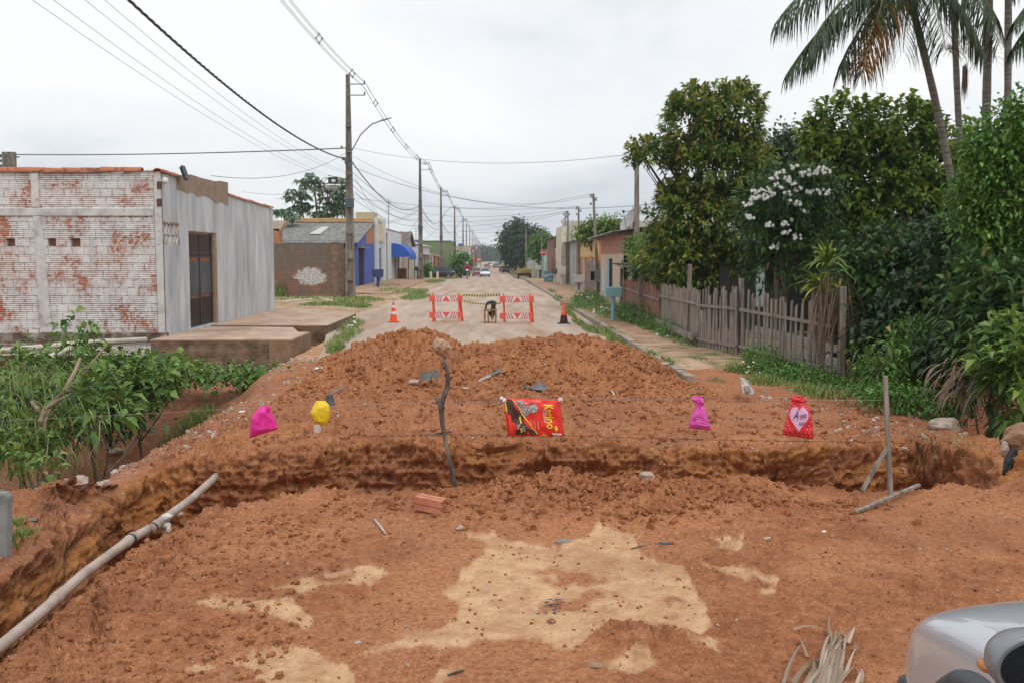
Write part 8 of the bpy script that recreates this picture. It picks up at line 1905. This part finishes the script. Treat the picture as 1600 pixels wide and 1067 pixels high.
mb = MB(); mb.bar((-.36, -.28, 1.06), (.36, -.28, 1.06), .03); mb.build('handlebar', M_galv, t)
# front points to -y (camera)
mb = MB(); mb.ball((0, -.42, .92), (.14, .12, .17), 12, 8); hl = mb.build('fairing', plain('fairing_white', (.70, .72, .66), .3), t, smooth=True)
mb = MB(); mb.ball((0, -.52, .93), (.08, .04, .07), 10, 6); q = mb.build('headlight', plain('lamp_pale', (.7, .7, .68), .2), t); q.parent = hl
mb = MB(); mb.bar((-.07, -.6, .33), (-.07, -.36, .95), .04); mb.bar((.07, -.6, .33), (.07, -.36, .95), .04); mb.build('fork', M_galv, t)
def person(lab, loc, joints, edges, mats):
    me = bpy.data.meshes.new('person'); bm_ = bmesh.new(); sk = bm_.verts.layers.skin.verify(); vs = []
    for i, (x, y, z, r) in enumerate(joints): v = bm_.verts.new((x, y, z)); v[sk].radius = (r, r); v[sk].use_root = (i == 0); vs.append(v)
    for a, b_ in edges: bm_.edges.new((vs[a], vs[b_]))
    bm_.to_mesh(me); bm_.free(); me.materials.append(mats); o = bpy.data.objects.new('person', me); COL.objects.link(o); o.location = loc
    m1 = o.modifiers.new('skin', 'SKIN'); m1.use_smooth_shade = True; m2 = o.modifiers.new('sub', 'SUBSURF'); m2.levels = 1; m2.render_levels = 1
    return tag(o, lab, 'person')
J = [(0, .12, .95, .15), (0, .10, 1.18, .15), (0, .04, 1.38, .17), (0, .0, 1.50, .07), (0, -.03, 1.64, .11), (-.2, .04, 1.42, .075), (-.34, -.05, 1.22, .055), (-.34, -.26, 1.09, .045), (.2, .04, 1.42, .075), (.34, -.05, 1.22, .055), (.34, -.26, 1.09, .045),
     (-.14, .08, .92, .11), (-.22, -.24, .82, .085), (-.2, -.1, .42, .06), (-.2, -.22, .36, .05), (.14, .08, .92, .11), (.22, -.24, .82, .085), (.2, -.1, .42, .06), (.2, -.22, .36, .05)]
Ed = [(0, 1), (1, 2), (2, 3), (3, 4), (2, 5), (5, 6), (6, 7), (2, 8), (8, 9), (9, 10), (0, 11), (11, 12), (12, 13), (13, 14), (0, 15), (15, 16), (16, 17), (17, 18)]
rdr = person('person in a crimson top and helmet riding the motorcycle toward the camera', (gp.x, d, zz), J, Ed, plain('dark_trousers', (.05, .05, .07), .8))
mb = MB()
for k, (a, b_, r0, r1) in enumerate(((1, 2, .19, .22), (2, 3, .22, .10), (5, 6, .11, .085), (8, 9, .11, .085), (6, 7, .08, .07), (9, 10, .08, .07), (0, 1, .19, .19), (2, 5, .15, .115), (2, 8, .15, .115))):
    mb.tube([J[a][:3], J[b_][:3]], [r0, r1], 10)
mb.build('crimson_shirt', plain('crimson_cloth', (.35, .02, .09), .8), rdr, smooth=True)
mb = MB(); mb.ball((0, -.03, 1.68), (.14, .16, .155), 14, 10); hm = mb.build('helmet', plain('helmet_pale', (.55, .53, .5), .25), rdr, smooth=True)
mb = MB(); mb.ball((0, -.07, 1.64), (.12, .135, .06), 12, 8); q = mb.build('visor', M_glass, rdr); q.parent = hm
# ------------------------------------------------------------ haze
mb = MB(); mb.box((-420, -70, -4.5), (420, 1000, 30)); hz = bpy.data.materials.new('haze'); hz.use_nodes = True; n_ = hz.node_tree; n_.nodes.clear()
ho = N(n_, 'ShaderNodeOutputMaterial'); pv = N(n_, 'ShaderNodeVolumePrincipled'); pv.inputs['Color'].default_value = (.86, .90, .95, 1); pv.inputs['Density'].default_value = .00040; pv.inputs['Anisotropy'].default_value = .2
n_.links.new(pv.outputs[0], ho.inputs['Volume']); tag(mb.build('haze', hz), kind='stuff')
